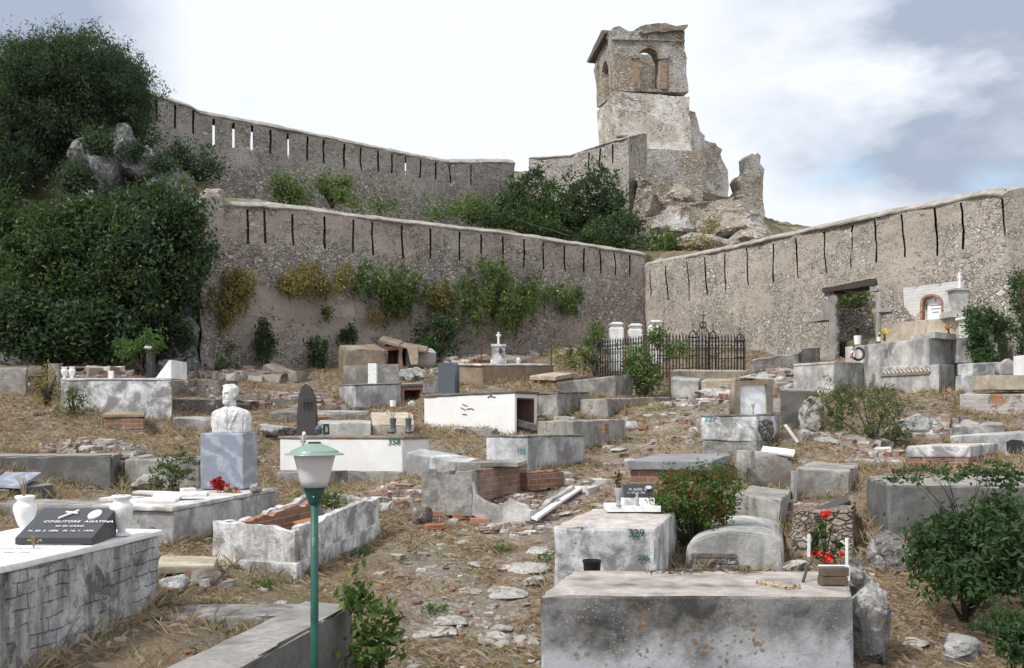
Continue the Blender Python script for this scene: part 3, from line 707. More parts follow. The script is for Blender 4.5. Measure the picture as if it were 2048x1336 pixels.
        for j in range(len(SS) - 1):
            for k in range(n): Fc.append((j * n + k, j * n + (k + 1) % n, (j + 1) * n + (k + 1) % n, (j + 1) * n + k))
        Fc.append(tuple(range(n))[::-1]); Fc.append(tuple((len(SS) - 1) * n + k for k in range(n)))
        bm = bmesh.new(); bm.from_mesh(pyd(V, Fc)); link('coping', bm2me(bm), 'coping', root)
    FOOT.append([(p.x, p.y) for p in pl] + [(p.x + .5, p.y + 1.2) for p in pl[::-1]])
    return root, at, s_of
# ------------------------------------------------------------------ the table of tombs and other masonry blocks
# key, label, A, B, C, vb, material, options
TB = [
('near_left', 'whitewashed block tomb with white marble top at the left edge, nearest on the left', (318, 1060, 7.6), (-210, 1180, 5.1), (58, 1053, 7.83), 1207, 'whitebrick', dict(lid=(.045, .03, 'marble_w', 'marble_slab'), sink=.5, amp=.012)),
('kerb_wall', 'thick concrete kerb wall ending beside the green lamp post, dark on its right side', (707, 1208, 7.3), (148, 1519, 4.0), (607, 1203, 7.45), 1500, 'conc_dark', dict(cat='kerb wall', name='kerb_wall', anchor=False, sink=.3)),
('kerb_low', 'low pale cement kerb running between the whitewashed block tomb and the lamp post', (600, 1232, 7.2), (300, 1236, 7.2), (640, 1206, 7.75), 1250, 'gravelly', dict(cat='kerb', name='kerb', anchor=False)),
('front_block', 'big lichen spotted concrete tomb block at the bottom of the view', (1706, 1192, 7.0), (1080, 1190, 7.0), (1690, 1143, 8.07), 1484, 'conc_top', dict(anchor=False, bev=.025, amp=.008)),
('t329', 'whitewashed concrete tomb numbered 329, black plaque on its far end', (1312, 1056, 9.0), (1107, 1052, 9.05), (1356, 1020, 10.8), 1215, 'paint_old', dict(bev=.035, amp=.014, vbC=1110)),
('behind_vault', 'small pinkish topped tomb just behind the round topped tomb', (1560, 1000, 11.8), (1470, 988, 12.3), (1584, 980, 13.2), 1066, 'conc_lichen', dict(amp=.015)),
('brickstone', 'square stack of rough stones and bricks behind the red flower pot', (1706, 1020, 10.6), (1583, 1022, 10.7), (1712, 1003, 11.8), 1125, 'stump', dict(amp=.035, bev=.02, cat='masonry stump', name='masonry_stump')),
('right_big', 'large plain grey concrete tomb behind the bush at the right edge', (1777, 970, 10.6), (1733, 952, 12.2), (2200, 970, 10.6), 1092, 'conc_dark', dict(bev=.03)),
('bust_tomb', 'long marble faced tomb carrying the portrait bust on its block', (347, 1014, 10.6), (190, 1010, 10.8), (553, 975, 13.45), 1100, 'paint_grey', dict(lid=(.05, .03, 'dirtytop', 'marble_slab'), vbC=1050)),
('left_conc', 'wide plain dark concrete tomb at the left edge below the heap of rubble', (224, 910, 14.5), (-60, 912, 14.5), (243, 906, 15.3), 992, 'conc_dark', dict(bev=.03)),
('left_small', 'low concrete tomb at the left edge with a tilted pale slab on it', (106, 968, 12.8), (-60, 988, 11.5), (60, 958, 13.6), 995, 'conc_dark', dict()),
('left_low', 'very low broad cement tomb behind the two near urns', (205, 1016, 11.0), (-30, 1014, 11.0), (232, 999, 12.1), 1050, 'gravelly', dict()),
('left_grey', 'low grey cement tomb immediately left of the marble pedestal', (400, 918, 14.7), (250, 920, 14.7), (402, 912, 15.6), 975, 'conc', dict()),
('t358', 'long white painted tomb numbered 358 with a thin brown top', (805, 872, 16.8), (560, 872, 17.3), (858, 871, 17.7), 976, 'paint_clean', dict(lid=(.05, .03, 'conc_brown'), plinth=(.26, .03, 'gravelly'), amp=.005, vbB=972)),
('step358', 'small stepped cement block in front of the tomb numbered 358', (648, 945, 15.7), (553, 944, 15.9), (697, 940, 16.6), 978, 'gravelly', dict(cat='step', name='step_block')),
('side358', 'low whitewashed tomb with sloping top, right of the tomb numbered 358', (928, 927, 14.9), (812, 905, 16.0), (956, 916, 15.5), 965, 'paint_grey', dict(amp=.015, vbB=958)),
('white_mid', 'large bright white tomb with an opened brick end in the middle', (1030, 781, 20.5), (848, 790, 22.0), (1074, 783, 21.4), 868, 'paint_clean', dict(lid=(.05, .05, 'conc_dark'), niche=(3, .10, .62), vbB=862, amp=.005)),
('ledge_mid', 'low cement ledge along the foot of the bright white tomb', (985, 860, 19.6), (850, 859, 20.6), (996, 857, 19.9), 882, 'gravelly', dict(cat='ledge', name='ledge')),
('t108', 'low grey tomb with a faded teal number beside the path', (1056, 870, 15.5), (972, 870, 16.2), (1170, 869, 17.4), 955, 'paint_grey', dict(lid=(.03, .01, 'conc'), vbC=935)),
('lich', 'lichen spotted grey tomb with a small brown tile, above the path', (1147, 842, 18.2), (1074, 842, 18.9), (1252, 839, 20.0), 902, 'conc_lichen', dict(vbC=893)),
('grey_mid', 'dark grey tomb immediately right of the opened white tomb', (1116, 785, 21.8), (1062, 787, 22.4), (1178, 783, 23.5), 843, 'conc', dict(lid=(.03, .015, 'conc_dark'))),
('low_lich', 'long low grey kerbed tomb below the dark bush and fence', (1215, 798, 21.5), (1161, 799, 22.0), (1342, 794, 24.5), 837, 'conc_lichen', dict(vbC=822)),
('hip', 'grey tomb with a sloping top left of the dark bush', (1231, 751, 24.5), (1112, 765, 24.5), (1264, 749, 25.6), 795, 'conc', dict(amp=.012)),
('brick_roof', 'little brick tomb capped with a pale slab, behind the grey sloping tomb', (1110, 752, 26.0), (1066, 751, 26.6), (1142, 746, 27.0), 775, 'brick', dict(lid=(.12, .08, 'conc_beige'))),
('shrine_tomb', 'large brownish grey tomb with a white edged top carrying a small shrine', (965, 728, 27.0), (910, 727, 27.5), (1108, 728, 28.5), 782, 'conc_brown', dict(lid=(.05, .04, 'dirtytop'), vbC=770)),
('pale_left', 'pale grey whitewashed tomb whose left end face is bright white', (712, 769, 24.5), (678, 769, 25.4), (802, 766, 25.6), 826, 'paint_grey', dict(lid=(.03, .01, 'conc_dark'), plinth=(.12, .02, 'conc_dark'))),
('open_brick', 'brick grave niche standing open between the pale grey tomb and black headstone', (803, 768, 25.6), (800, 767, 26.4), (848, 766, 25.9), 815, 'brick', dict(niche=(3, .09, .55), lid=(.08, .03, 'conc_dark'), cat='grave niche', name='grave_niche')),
('brown_chest', 'brown rendered chest tomb leaning against the foot of the rampart', (694, 700, 28.0), (677, 690, 29.2), (771, 698, 28.3), 746, 'conc_brown', dict(amp=.02, bev=.05)),
('brick_ruin', 'ruined brick tomb with dark opening right of the brown chest tomb', (768, 692, 28.6), (766, 688, 29.6), (806, 692, 28.8), 742, 'brick', dict(niche=(3, .12, .6), amp=.03)),
('low_ruin', 'long low crumbling brick tomb with a rusty streak below the hanging bush', (812, 700, 29.2), (800, 690, 30.2), (872, 704, 29.6), 740, 'brick_pl', dict(amp=.04)),
('urn_tomb', 'broad whitewashed tomb at the left with two white urns on it', (343, 758, 20.0), (122, 758, 20.0), (345, 756, 21.2), 838, 'paint_old', dict(lid=(.03, .015, 'paint_grey'))),
('brick_low', 'small brick tomb on a cement base before the tomb with two urns', (288, 828, 18.5), (207, 829, 18.5), (290, 823, 19.4), 873, 'brick', dict(lid=(.06, .02, 'conc_brown'), plinth=(.12, .06, 'conc'), amp=.015)),
('low_conc_l', 'low grey cement tomb between the brick tomb and the bust', (430, 838, 19.1), (345, 838, 19.0), (432, 833, 20.0), 866, 'conc', dict()),
('far_left', 'lichened concrete tomb at the far left edge under the dark bushes', (53, 737, 22.0), (-70, 738, 22.0), (56, 735, 23.0), 792, 'conc_lichen', dict()),
('flat1', 'low flat grey grave slab right of the black pointed stone', (742, 846, 18.7), (632, 846, 18.7), (744, 840, 19.7), 874, 'conc_light', dict(cat='grave slab', name='grave_slab')),
('flat2', 'long pale grave slab in dry grass behind the black pointed stone', (735, 828, 20.3), (540, 826, 20.3), (738, 821, 21.3), 842, 'conc', dict(cat='grave slab', name='grave_slab')),
('flat3', 'rough grey grave slab furthest back in the dry grass left of centre', (640, 812, 22.0), (542, 812, 22.0), (644, 806, 23.0), 827, 'conc_brown', dict(cat='grave slab', name='grave_slab')),
('flat4', 'leaning speckled stone slab behind the two boot shaped vases', (830, 850, 18.9), (745, 850, 18.9), (824, 824, 19.7), 870, 'conc_beige', dict(cat='grave slab', name='grave_slab', amp=.02)),
('t337', 'stained whitewashed tomb numbered 337 under the framed marble panel', (1514, 828, 16.2), (1402, 829, 16.5), (1560, 827, 17.3), 907, 'paint_old', dict(plinth=(.20, -.02, 'gravelly'), niche=None, lid=(.03, .01, 'conc'), vbC=880)),
('tall_slab', 'tall dark grey cement block behind the framed marble panel', (1632, 781, 18.6), (1560, 780, 18.6), (1634, 777, 19.5), 862, 'conc_dark', dict()),
('brick_slab', 'brick tomb under a smooth grey slab behind the red tipped bush', (1421, 921, 13.4), (1260, 921, 13.4), (1459, 908, 15.6), 985, 'brick', dict(lid=(.13, .05, 'greypaving', 'cover_slab'), vbC=950)),
('pink_box', 'square tomb with a pinkish crumbling top right of the arched tomb', (1699, 942, 13.4), (1590, 937, 13.4), (1722, 927, 15.0), 992, 'conc_lichen', dict(amp=.014)),
('low_pale', 'narrow pale grave slab left of the brick and plaster tomb', (1812, 922, 15.0), (1690, 920, 15.0), (1816, 913, 15.8), 940, 'conc_light', dict(cat='grave slab', name='grave_slab')),
('brick_white', 'low tomb of brick courses below a whitewashed rim on the right', (1939, 891, 14.2), (1813, 892, 14.5), (1995, 886, 15.6), 934, 'brick', dict(lid=(.17, .01, 'paint_old', 'rendered_rim'), amp=.012)),
('hole_tomb', 'whitish tomb with a broken hole painted dark on it at the right edge', (2110, 862, 15.6), (1900, 872, 17.6), (2130, 858, 16.6), 922, 'paint_grey', dict(vbB=890)),
('round_slab', 'low bulging grey grave slab above the brick and plaster tomb', (2012, 852, 17.8), (1905, 852, 17.8), (2006, 844, 18.6), 872, 'conc', dict(cat='grave slab', name='grave_slab')),
('gate_a', 'smooth two toned concrete tomb directly below the gate', (1668, 723, 21.8), (1587, 728, 22.2), (1757, 726, 23.5), 790, 'conc_light', dict(lid=(.05, .012, 'conc_light'), bev=.012, amp=.005, vbC=775)),
('gate_b', 'concrete tomb with a carved zigzag band right of the two toned tomb', (1878, 729, 20.6), (1757, 735, 22.4), (1909, 730, 21.4), 786, 'conc_light', dict(bev=.012, amp=.005)),
('gate_c', 'long grey concrete tomb with a sloping lid, carrying white flower pots', (1858, 676, 21.2), (1690, 694, 23.4), (1942, 681, 22.4), 740, 'conc_light', dict(bev=.015, amp=.006, anchor=False, sink=.7)),
('gate_d', 'beige concrete tomb directly under the niche monument', (1926, 632, 22.2), (1765, 649, 24.0), (1940, 633, 22.8), 690, 'conc_beige', dict(bev=.012, amp=.006, anchor=False, sink=1.4)),
('right_a', 'old cream and grey tomb right of the zigzag band tomb', (1945, 727, 20.0), (1914, 728, 20.4), (2004, 724, 20.5), 785, 'paint_old', dict(plinth=(.34, .04, 'paint_grey'))),
('right_wall', 'ruined low block tomb with crumbling plaster at the right edge', (2120, 790, 18.4), (1918, 789, 19.2), (2130, 785, 19.4), 835, 'brick_pl', dict(amp=.02)),
('fence_base', 'long low stone kerb carrying the black iron fence', (1492, 742, 27.9), (1342, 741, 27.0), (1507, 738, 28.9), 762, 'conc_beige', dict(cat='kerb', name='kerb', anchor=True, sink=.8)),
('tilt1', 'slanting whitish block under the left part of the fence kerb', (1398, 762, 26.0), (1342, 756, 26.0), (1404, 756, 26.8), 792, 'conc_light', dict(amp=.02)),
('tilt2', 'long flat beige block on the slope below the iron fence', (1470, 762, 25.6), (1402, 762, 25.9), (1476, 757, 26.4), 776, 'conc_beige', dict(amp=.015)),
('slope_wall', 'low sloping concrete retaining block in dry grass left of the gate', (1598, 706, 26.0), (1500, 722, 25.6), (1604, 702, 26.6), 738, 'conc', dict(cat='low wall', name='low_wall', vbB=742)),
('gate_slab', 'upright grey cement slab beside the foot of the left gate jamb', (1638, 694, 25.8), (1603, 697, 25.6), (1640, 692, 26.1), 724, 'conc_dark', dict(cat='slab', name='upright_slab')),
]
for k, lb, A, B, C, vb, mt, kw in TB:
    if kw.get('anchor', True):
        a, b, c = P(*A), P(*B), P(*C); zA = P(A[0], vb, A[2]).z
        ANCH.append((a.x, a.y, zA)); kw['anchor'] = False
        if kw.get('vbB'): ANCH.append((b.x, b.y, P(B[0], kw['vbB'], B[2]).z))
        if kw.get('vbC'): ANCH.append((c.x, c.y, P(C[0], kw['vbC'], C[2]).z))
# ------------------------------------------------------------------ ground
GC = [(900, 1336, 8.0), (800, 1336, 7.9), (1000, 1190, 9.5), (900, 1060, 12), (1200, 960, 15), (1330, 860, 19), (1450, 790, 23), (1560, 742, 27), (1690, 716, 28.0), (1290, 702, 38),
      (500, 1190, 9.0), (650, 1130, 10.2), (300, 1290, 6.8), (200, 1336, 6.2), (540, 1235, 7.4), (400, 1336, 6.3), (750, 1330, 7.8), (1850, 1290, 8.5), (1900, 1200, 9.5), (1750, 1150, 9.8), (1990, 1330, 8.2), (1720, 1075, 11),
      (1610, 1035, 12.6), (1480, 1052, 12.2), (1700, 900, 16), (1600, 882, 17), (1850, 862, 18.5), (1950, 792, 20.6), (2040, 700, 22.8), (750, 980, 14), (900, 1005, 13.2), (700, 988, 15), (600, 802, 23.5),
      (450, 800, 23), (700, 775, 26), (250, 872, 17), (100, 832, 19), (300, 892, 16), (50, 885, 16), (430, 742, 27.6), (700, 742, 30), (900, 717, 33), (1100, 704, 35.5), (1330, 748, 29), (1500, 702, 31), (1180, 742, 30),
      (1000, 1035, 12.6), (1150, 985, 14.0), (1100, 1100, 11), (1420, 1130, 10.2), (0, 760, 25), (200, 745, 26), (1000, 745, 28), (900, 770, 25), (530, 955, 15.5), (2048, 1100, 10), (1560, 800, 21), (1000, 905, 17), (620, 1060, 12)]
for u, v, Y in GC: q = P(u, v, Y); ANCH.append(tuple(q))
for q in [(-1.5, 3, -2.0), (1.5, 3, -2.35), (0, 5, -2.3), (-4, 4, -1.7), (5, 4, -2.3), (-9, 8, -1.0), (-14, 20, .1), (-16, 30, 1.6), (9, 8, -2.2), (13, 16, -.6), (16, 24, .8), (-3.4, 5.8, -1.6), (.3, 7, -2.2), (2.5, 7, -2.2), (0, 0, -2.1), (-6, 0, -1.8), (6, 0, -2.2), (-1.0, 6.2, -2.15), (-.9, 7.4, -2.0)]: ANCH.append(q)
def tps():
    pts = np.array(ANCH); n = len(pts); X = pts[:, :2]; z = pts[:, 2]
    d = np.linalg.norm(X[:, None] - X[None], axis=2); K = np.where(d > 0, d * d * np.log(np.maximum(d, 1e-9)), 0) + np.eye(n) * .6
    Pm = np.c_[np.ones(n), X]; A = np.block([[K, Pm], [Pm.T, np.zeros((3, 3))]]); w = np.linalg.solve(A, np.r_[z, 0, 0, 0])
    return X, w
_X, _w = tps()
def ground_z(x, y):
    x = np.atleast_1d(np.asarray(x, float)); y = np.atleast_1d(np.asarray(y, float)); q = np.c_[x, y]
    out = np.empty(len(q))
    for i in range(0, len(q), 20000):
        s = q[i:i + 20000]; d = np.linalg.norm(s[:, None] - _X[None], axis=2); K = np.where(d > 0, d * d * np.log(np.maximum(d, 1e-9)), 0)
        out[i:i + 20000] = K @ _w[:-3] + np.c_[np.ones(len(s)), s] @ _w[-3:]
    return out
def gz(x, y): return float(ground_z(x, y)[0])
def ground_n(x, y): return np.array([noise.fractal(Vector((a * .9, b * .9, 3.3)), 1.0, 2.1, 5) for a, b in zip(x, y)]) * .055 * np.clip(np.asarray(y) / 12, .5, 1.3)
def ground_px(u, v):                         # where the line of sight through a photo pixel meets the ground
    ys = np.arange(5, 40, .1); x = (u - U0) / F * ys; z = (HZ - v) / F * ys; g = ground_z(x, ys); k = np.argmax(g >= z)
    return Vector((x[k], ys[k], g[k]))
def ground_mat():
    g = G('dry_hillside_ground', .95, .1)
    straw = g.mix(g.rng(g.noise(1.3, 6, .65), .35, .65), (.285, .225, .15), (.185, .14, .10))
    fib = g.noise(1, 8, .7, src=g.map((40, 14, 20), rotz=.4)); straw = g.mix(.6, straw, g.mix(fib, (.2,) * 3, (.8,) * 3), 'OVERLAY')
    soil = g.mix(g.noise(9, 6, .7), (.135, .11, .09), (.245, .205, .17))
    c = g.mix(g.rng(g.noise(2.1, 8, .7, src=g.map(loc=(4, 1, 0))), .50, .62), straw, soil)
    gr = g.rng(g.noise(.75, 7, .7, src=g.map(loc=(1, 9, 0))), .54, .64); c = g.mix(g.op('MULTIPLY', gr, .75), c, g.mix(g.noise(30, 4), (.085, .10, .035), (.17, .17, .07)))
    grey = g.rng(g.noise(.55, 8, .65, src=g.map(loc=(7, 2, 5))), .55, .63); c = g.mix(g.op('MULTIPLY', grey, .7), c, g.mix(g.noise(25, 7, .75), (.20, .19, .175), (.40, .38, .36)))
    v = g.vor(9, 'F1', g.warp(.10, 6)); pe = g.op('MULTIPLY', g.rng(v.outputs[0], .30, .22), g.rng(g.noise(.9, 6, .65, src=g.map(loc=(2, 2, 8))), .46, .56), True)
    c = g.mix(g.op('MULTIPLY', pe, .9), c, g.mix(g.noise(20, 4), (.36, .34, .31), (.56, .54, .50)))
    at_ = g.N.new('ShaderNodeAttribute'); at_.attribute_name = 'trodden'; tr = g.op('MULTIPLY', at_.outputs['Fac'], g.rng(g.noise(1.6, 8, .7), .30, .55), True)
    vt = g.vor(16, 'F1', g.warp(.12, 7)); st_ = g.N.new('ShaderNodeSeparateColor'); g.L.new(vt.outputs['Color'], st_.inputs[0])
    c = g.mix(g.op('MULTIPLY', tr, .8), c, g.mix(g.rng(vt.outputs[0], .35, .5), g.mix(st_.outputs[0], (.30, .28, .26), (.56, .54, .51)), (.27, .225, .18)))
    v2 = g.vor(28, 'F1'); c = g.mix(g.op('MULTIPLY', g.rng(v2.outputs[0], .22, .16), .6), c, (.46, .44, .40))
    h = g.op('ADD', g.op('MULTIPLY', g.noise(6, 10, .75), 1.2), g.op('ADD', g.op('MULTIPLY', pe, .5), fib))
    g.bump(h, .9, .05); return g.done(c)
M['ground'] = ground_mat()
def build_ground():
    xs = np.concatenate([np.linspace(-60, -18, 22), np.linspace(-17, 17, 240), np.linspace(18, 60, 22)]); ys = np.concatenate([np.linspace(-40, 3, 22), np.linspace(3.2, 18, 190), np.linspace(18.2, 48, 130)])
    Xg, Yg = np.meshgrid(xs, ys); x = Xg.ravel(); y = Yg.ravel()
    xc = np.clip(x, -15, 15); yc = np.clip(y, 0, 40); z = ground_z(xc, yc)
    z = z + .0 * (x - xc) + np.where(y > 40, (y - 40) * .05, 0) - np.clip(-y, 0, 40) * .08
    nzv = np.array([noise.fractal(Vector((a * .9, b * .9, 3.3)), 1.0, 2.1, 5) for a, b in zip(x, y)])
    near = np.clip(y / 12, .5, 1.3); z = z + nzv * .055 * near
    n1 = len(xs); idx = np.arange(len(x)).reshape(len(ys), n1)
    Fc = np.stack([idx[:-1, :-1].ravel(), idx[:-1, 1:].ravel(), idx[1:, 1:].ravel(), idx[1:, :-1].ravel()], 1)
    me = np_mesh(np.c_[x, y, z], Fc, 'ground'); me.polygons.foreach_set('use_smooth', [True] * len(me.polygons))
    pth = [P(870, 1336, 8).xy, P(940, 1190, 9.5).xy, P(930, 1075, 11.6).xy, P(1090, 1030, 12.8).xy, P(1210, 960, 15).xy, P(1310, 870, 18.6).xy, P(1420, 800, 22.5).xy, P(1560, 745, 27).xy]; dd = np.full(len(x), 99.)
    for a_, b_ in zip(pth, pth[1:]):
        ab = b_ - a_; t_ = np.clip(((x - a_.x) * ab.x + (y - a_.y) * ab.y) / ab.length_squared, 0, 1); dd = np.minimum(dd, np.hypot(x - a_.x - ab.x * t_, y - a_.y - ab.y * t_))
    me.attributes.new('trodden', 'FLOAT', 'POINT').data.foreach_set('value', np.clip(1.25 - dd / .85, 0, 1).astype(np.float32))
    o = link('ground', me, 'ground'); o['kind'] = 'structure'
build_ground()
# outer land, far below and beyond everything seen
bm = lathe([(900, -14), (60, -7.5), (.1, -7.4)], (0, 10, 0), 64); o = link('terrain', bm2me(bm), 'ground'); o['kind'] = 'structure'

# ------------------------------------------------------------------ ramparts
W1P = [(400, 27.5, 742), (1290, 38.0, 700)]
s1 = [(428, 418, 485), (497, 417, 488), (531, 420, 487), (586, 428, 490), (649, 433, 498), (707, 437, 505), (746, 441, 511), (806, 447, 517), (861, 457, 518), (921, 463, 521), (963, 468, 524), (1006, 473, 531), (1047, 478, 535), (1087, 483, 539), (1130, 487, 541), (1168, 491, 545), (1201, 496, 548), (1230, 500, 550), (1260, 508, 553)]
long_wall('long pinkish rubble rampart behind the tombs, left of the corner, with musket slits and plants', W1P, [(385, 392), (448, 397), (600, 407), (700, 422), (850, 440), (1004, 457), (1100, 472), (1200, 487), (1290, 501)], [(*s, False) for s in s1], 'wall_l', thick=.85, lean=.02, seed=1, sw=.036)
s2 = [(1302, 540, 592), (1336, 531, 600), (1377, 523, 602), (1414, 513, 590), (1452, 507, 583), (1496, 495, 571), (1549, 486, 565), (1596, 475, 556), (1650, 462, 547), (1705, 448, 535, True), (1753, 437, 525), (1808, 426, 514), (1874, 411, 512, True), (1928, 400, 499), (2008, 384, 471)]
long_wall('buff rubble rampart rising to the right, with musket slits and the old gate', [(1290, 38.0, 700), (2012, 22.0, 690)], [(1290, 521), (1449, 489), (1599, 454), (1747, 420), (1900, 388), (1987, 370), (2012, 374)],
          [(q[0], q[1], q[2], len(q) > 3) for q in s2], 'wall_r', thick=.75, lean=.07, gate=(1664, 1752, 583, 570), seed=2, sw=.035)
s3 = [(313, 196, 244, 0), (351, 207, 257, 0), (387, 220, 267, 0), (427, 238, 293, 1), (467, 245, 295, 1), (503, 251, 301, 1), (541, 259, 307, 0), (577, 266, 317, 1), (615, 272, 321, 0), (648, 277, 327, 0), (688, 283, 334, 0), (722, 290, 340, 0), (755, 295, 345, 0), (783, 299, 346, 0), (811, 306, 353, 1), (840, 311, 356, 0), (870, 315, 359, 0), (899, 321, 366, 1), (941, 326, 370, 0)]
long_wall('upper grey rampart curving down from the big tree towards the bastion', [(230, 33.0, 400), (390, 35.5, 410), (560, 37.5, 420), (700, 39.5, 430), (800, 41.5, 430), (900, 44.0, 440), (1030, 48.0, 460)], [(230, 160), (300, 176), (390, 206), (394, 215), (560, 246), (700, 276), (800, 297), (900, 317), (1000, 316), (1030, 318)],
          [(*q[:3], bool(q[3])) for q in s3], 'wall_u', thick=.8, lean=-.0, seed=3, sw=.045, cop=(.2, .5), zextra=5)
s4 = [(1178, 305, 342), (1200, 297, 333), (1225, 288, 326), (1265, 289, 326), (1278, 293, 330)]
long_wall('round cornered grey bastion wall in front of the ruined bell tower', [(1058, 50.5, 450), (1145, 50.0, 455), (1225, 48.5, 455), (1258, 48.0, 460), (1292, 50.5, 470)], [(1057, 312), (1140, 307), (1152, 303), (1225, 277), (1250, 272), (1292, 262)],
          [(*q, False) for q in s4], 'wall_u', thick=.8, seed=4, sw=.045, cop=(.12, .5), zextra=4, name='bastion', rag=.04)
# ---- timber lintel, cut-stone jambs of the gate
gp = Plane(P(1290, 700, 38).xy, P(2012, 700, 22).xy)
def jamb(label, poly, mat, name, off=-.12, th=.3, cat='door jamb', amp=.012, parent=None, jg=.015):
    bm = gp.plate([poly], th, amp, .25, jg, seed=len(poly) + int(poly[0][0]), off=off); me = bm2me(bm)
    if parent: return link(name, me, mat, parent)
    o = link(name, me, mat, None, me.vertices[0].co.copy()); return tag(o, label, cat)
gr = thing('gateway', 'old gateway through the rampart with grey stone jambs and timber lintel', 'gateway', P(1664, 716, 28))
jamb('', [(1660, 592), (1671, 590), (1672, 720), (1662, 722)], 'stonejamb', 'jamb', -.04, .16, parent=gr)
jamb('', [(1648, 600), (1660, 599), (1660, 640), (1648, 641)], 'stonejamb', 'quoin', -.03, .3, parent=gr)
jamb('', [(1618, 636), (1660, 630), (1660, 638), (1620, 644)], 'stonejamb', 'quoin', -.03, .3, parent=gr)
jamb('', [(1753, 585), (1758, 584), (1760, 680), (1754, 682)], 'stonejamb', 'jamb', -.03, .16, parent=gr)
jamb('', [(1742, 573), (1756, 571), (1756, 582), (1742, 584)], 'stonejamb', 'quoin', -.04, .5, parent=gr)
jamb('', [(1746, 618), (1785, 614), (1784, 623), (1748, 625)], 'stonejamb', 'quoin', -.03, .3, parent=gr)
jamb('', [(1648, 577), (1740, 559), (1753, 559), (1754, 570), (1649, 586)], 'wood_d', 'lintel', -.07, .7, parent=gr)
jamb('', [(1658, 573), (1745, 556), (1752, 551), (1752, 557), (1650, 577)], 'conc_beige', 'lintel_rubble', -.03, .3, parent=gr, jg=.03)
# ------------------------------------------------------------------ hillside behind the ramparts
HC = [(400, 405, 29.2), (400, 360, 33.5), (560, 415, 30.5), (700, 430, 31.5), (850, 455, 33.5), (1000, 475, 35.5), (1150, 500, 37.5), (1270, 515, 39.5), (450, 415, 34), (560, 425, 36.6), (700, 437, 38.6), (800, 446, 40.6), (900, 455, 43), (1020, 450, 47), (1100, 420, 49), (1180, 440, 49),
      (1310, 500, 41), (1330, 505, 46), (1300, 430, 51.5), (1400, 510, 44), (1440, 470, 50), (1500, 480, 52), (1530, 505, 50), (1580, 510, 44), (1400, 380, 56), (1480, 530, 38), (1600, 505, 36), (1700, 600, 33.5), (1745, 625, 32.5), (1700, 700, 31.2), (1660, 700, 31.2), (1700, 560, 38), (1850, 590, 31), (1980, 570, 28), (1700, 545, 42),
      (1690, 690, 29.8), (1740, 690, 29.5), (1240, 470, 46.5), (300, 300, 36.5), (250, 330, 36), (430, 360, 37.5), (560, 350, 41), (800, 370, 46), (1000, 360, 54), (1300, 340, 60), (1500, 420, 60), (1720, 560, 45), (1900, 600, 40), (1400, 520, 37.5)]
hp = [tuple(P(*q)) for q in HC] + [(-25, 40, 9.5), (-30, 60, 10), (0, 80, 12), (30, 80, 12), (40, 50, 5), (22, 33, 2), (30, 100, 8), (-30, 110, 8), (17, 25, 1.0)]
def tps2(pts):
    pts = np.array(pts); n = len(pts); X = pts[:, :2]; d = np.linalg.norm(X[:, None] - X[None], axis=2); K = np.where(d > 0, d * d * np.log(np.maximum(d, 1e-9)), 0) + np.eye(n) * 1.5
    Pm = np.c_[np.ones(n), X]; w = np.linalg.solve(np.block([[K, Pm], [Pm.T, np.zeros((3, 3))]]), np.r_[pts[:, 2], 0, 0, 0])
    return lambda x, y: (lambda q: (lambda d: np.where(d > 0, d * d * np.log(np.maximum(d, 1e-9)), 0) @ w[:-3] + np.c_[np.ones(len(q)), q] @ w[-3:])(np.linalg.norm(q[:, None] - X[None], axis=2)))(np.c_[x, y])
hill_z = tps2(hp)
def hill_mat():
    g = G('scrubby_slope', .95, .1)
    c = g.mix(g.rng(g.noise(.5, 7, .65), .42, .6), (.22, .18, .11), (.085, .09, .045))
    c = g.mix(g.rng(g.noise(.9, 8, .7, src=g.map(loc=(3, 3, 3))), .54, .62), c, (.30, .285, .26))
    c = g.mix(.6, c, g.mix(g.noise(8, 8, .75), (.2,) * 3, (.8,) * 3), 'OVERLAY'); g.bump(g.noise(3, 10, .75), 1, .15); return g.done(c)
M['hill'] = hill_mat()
def hill_patch():
    V = []; nx, ny = 150, 90
    for j in range(ny):
        for i in range(nx):
            x = -34 + i * 78 / (nx - 1)
            yw = (27.5 + (x + 8.62) * .7665 if x < 5.08 else 38.0 + (x - 5.08) * -2.75 if x < 10.9 else 22.0 + (x - 10.9) * 1.6)
            if x < -8.62: yw = max(27.5, 27.5 + (-x - 8.62) * .10)
            y0 = yw + (.9 if x < 5.08 else 1.3 if x < 10.9 else 1.2); t = j / (ny - 1); y = y0 + (115 - y0) * t ** 1.9
            V.append((x, y))
    V = np.array(V); z = hill_z(V[:, 0], V[:, 1]); z = np.minimum(z, 14)
    z += np.array([noise.fractal(Vector((a * .35, b * .35, 7)), 1.0, 2.1, 5) for a, b in V]) * .45
    idx = np.arange(nx * ny).reshape(ny, nx); Fc = np.stack([idx[:-1, :-1].ravel(), idx[:-1, 1:].ravel(), idx[1:, 1:].ravel(), idx[1:, :-1].ravel()], 1)
    # skirt down to ground along the front edge
    n0 = len(V); sk = np.c_[V[:nx] + [0, .02], np.full(nx, -3.0)]; Vv = np.r_[np.c_[V, z], sk]; fs = np.array([(idx[0, i + 1], idx[0, i], n0 + i, n0 + i + 1) for i in range(nx - 1)])
    me = np_mesh(Vv, np.r_[Fc, fs], 'hill'); me.polygons.foreach_set('use_smooth', [True] * len(me.polygons)); o = link('hillside', me, 'hill'); o['kind'] = 'structure'
hill_patch()
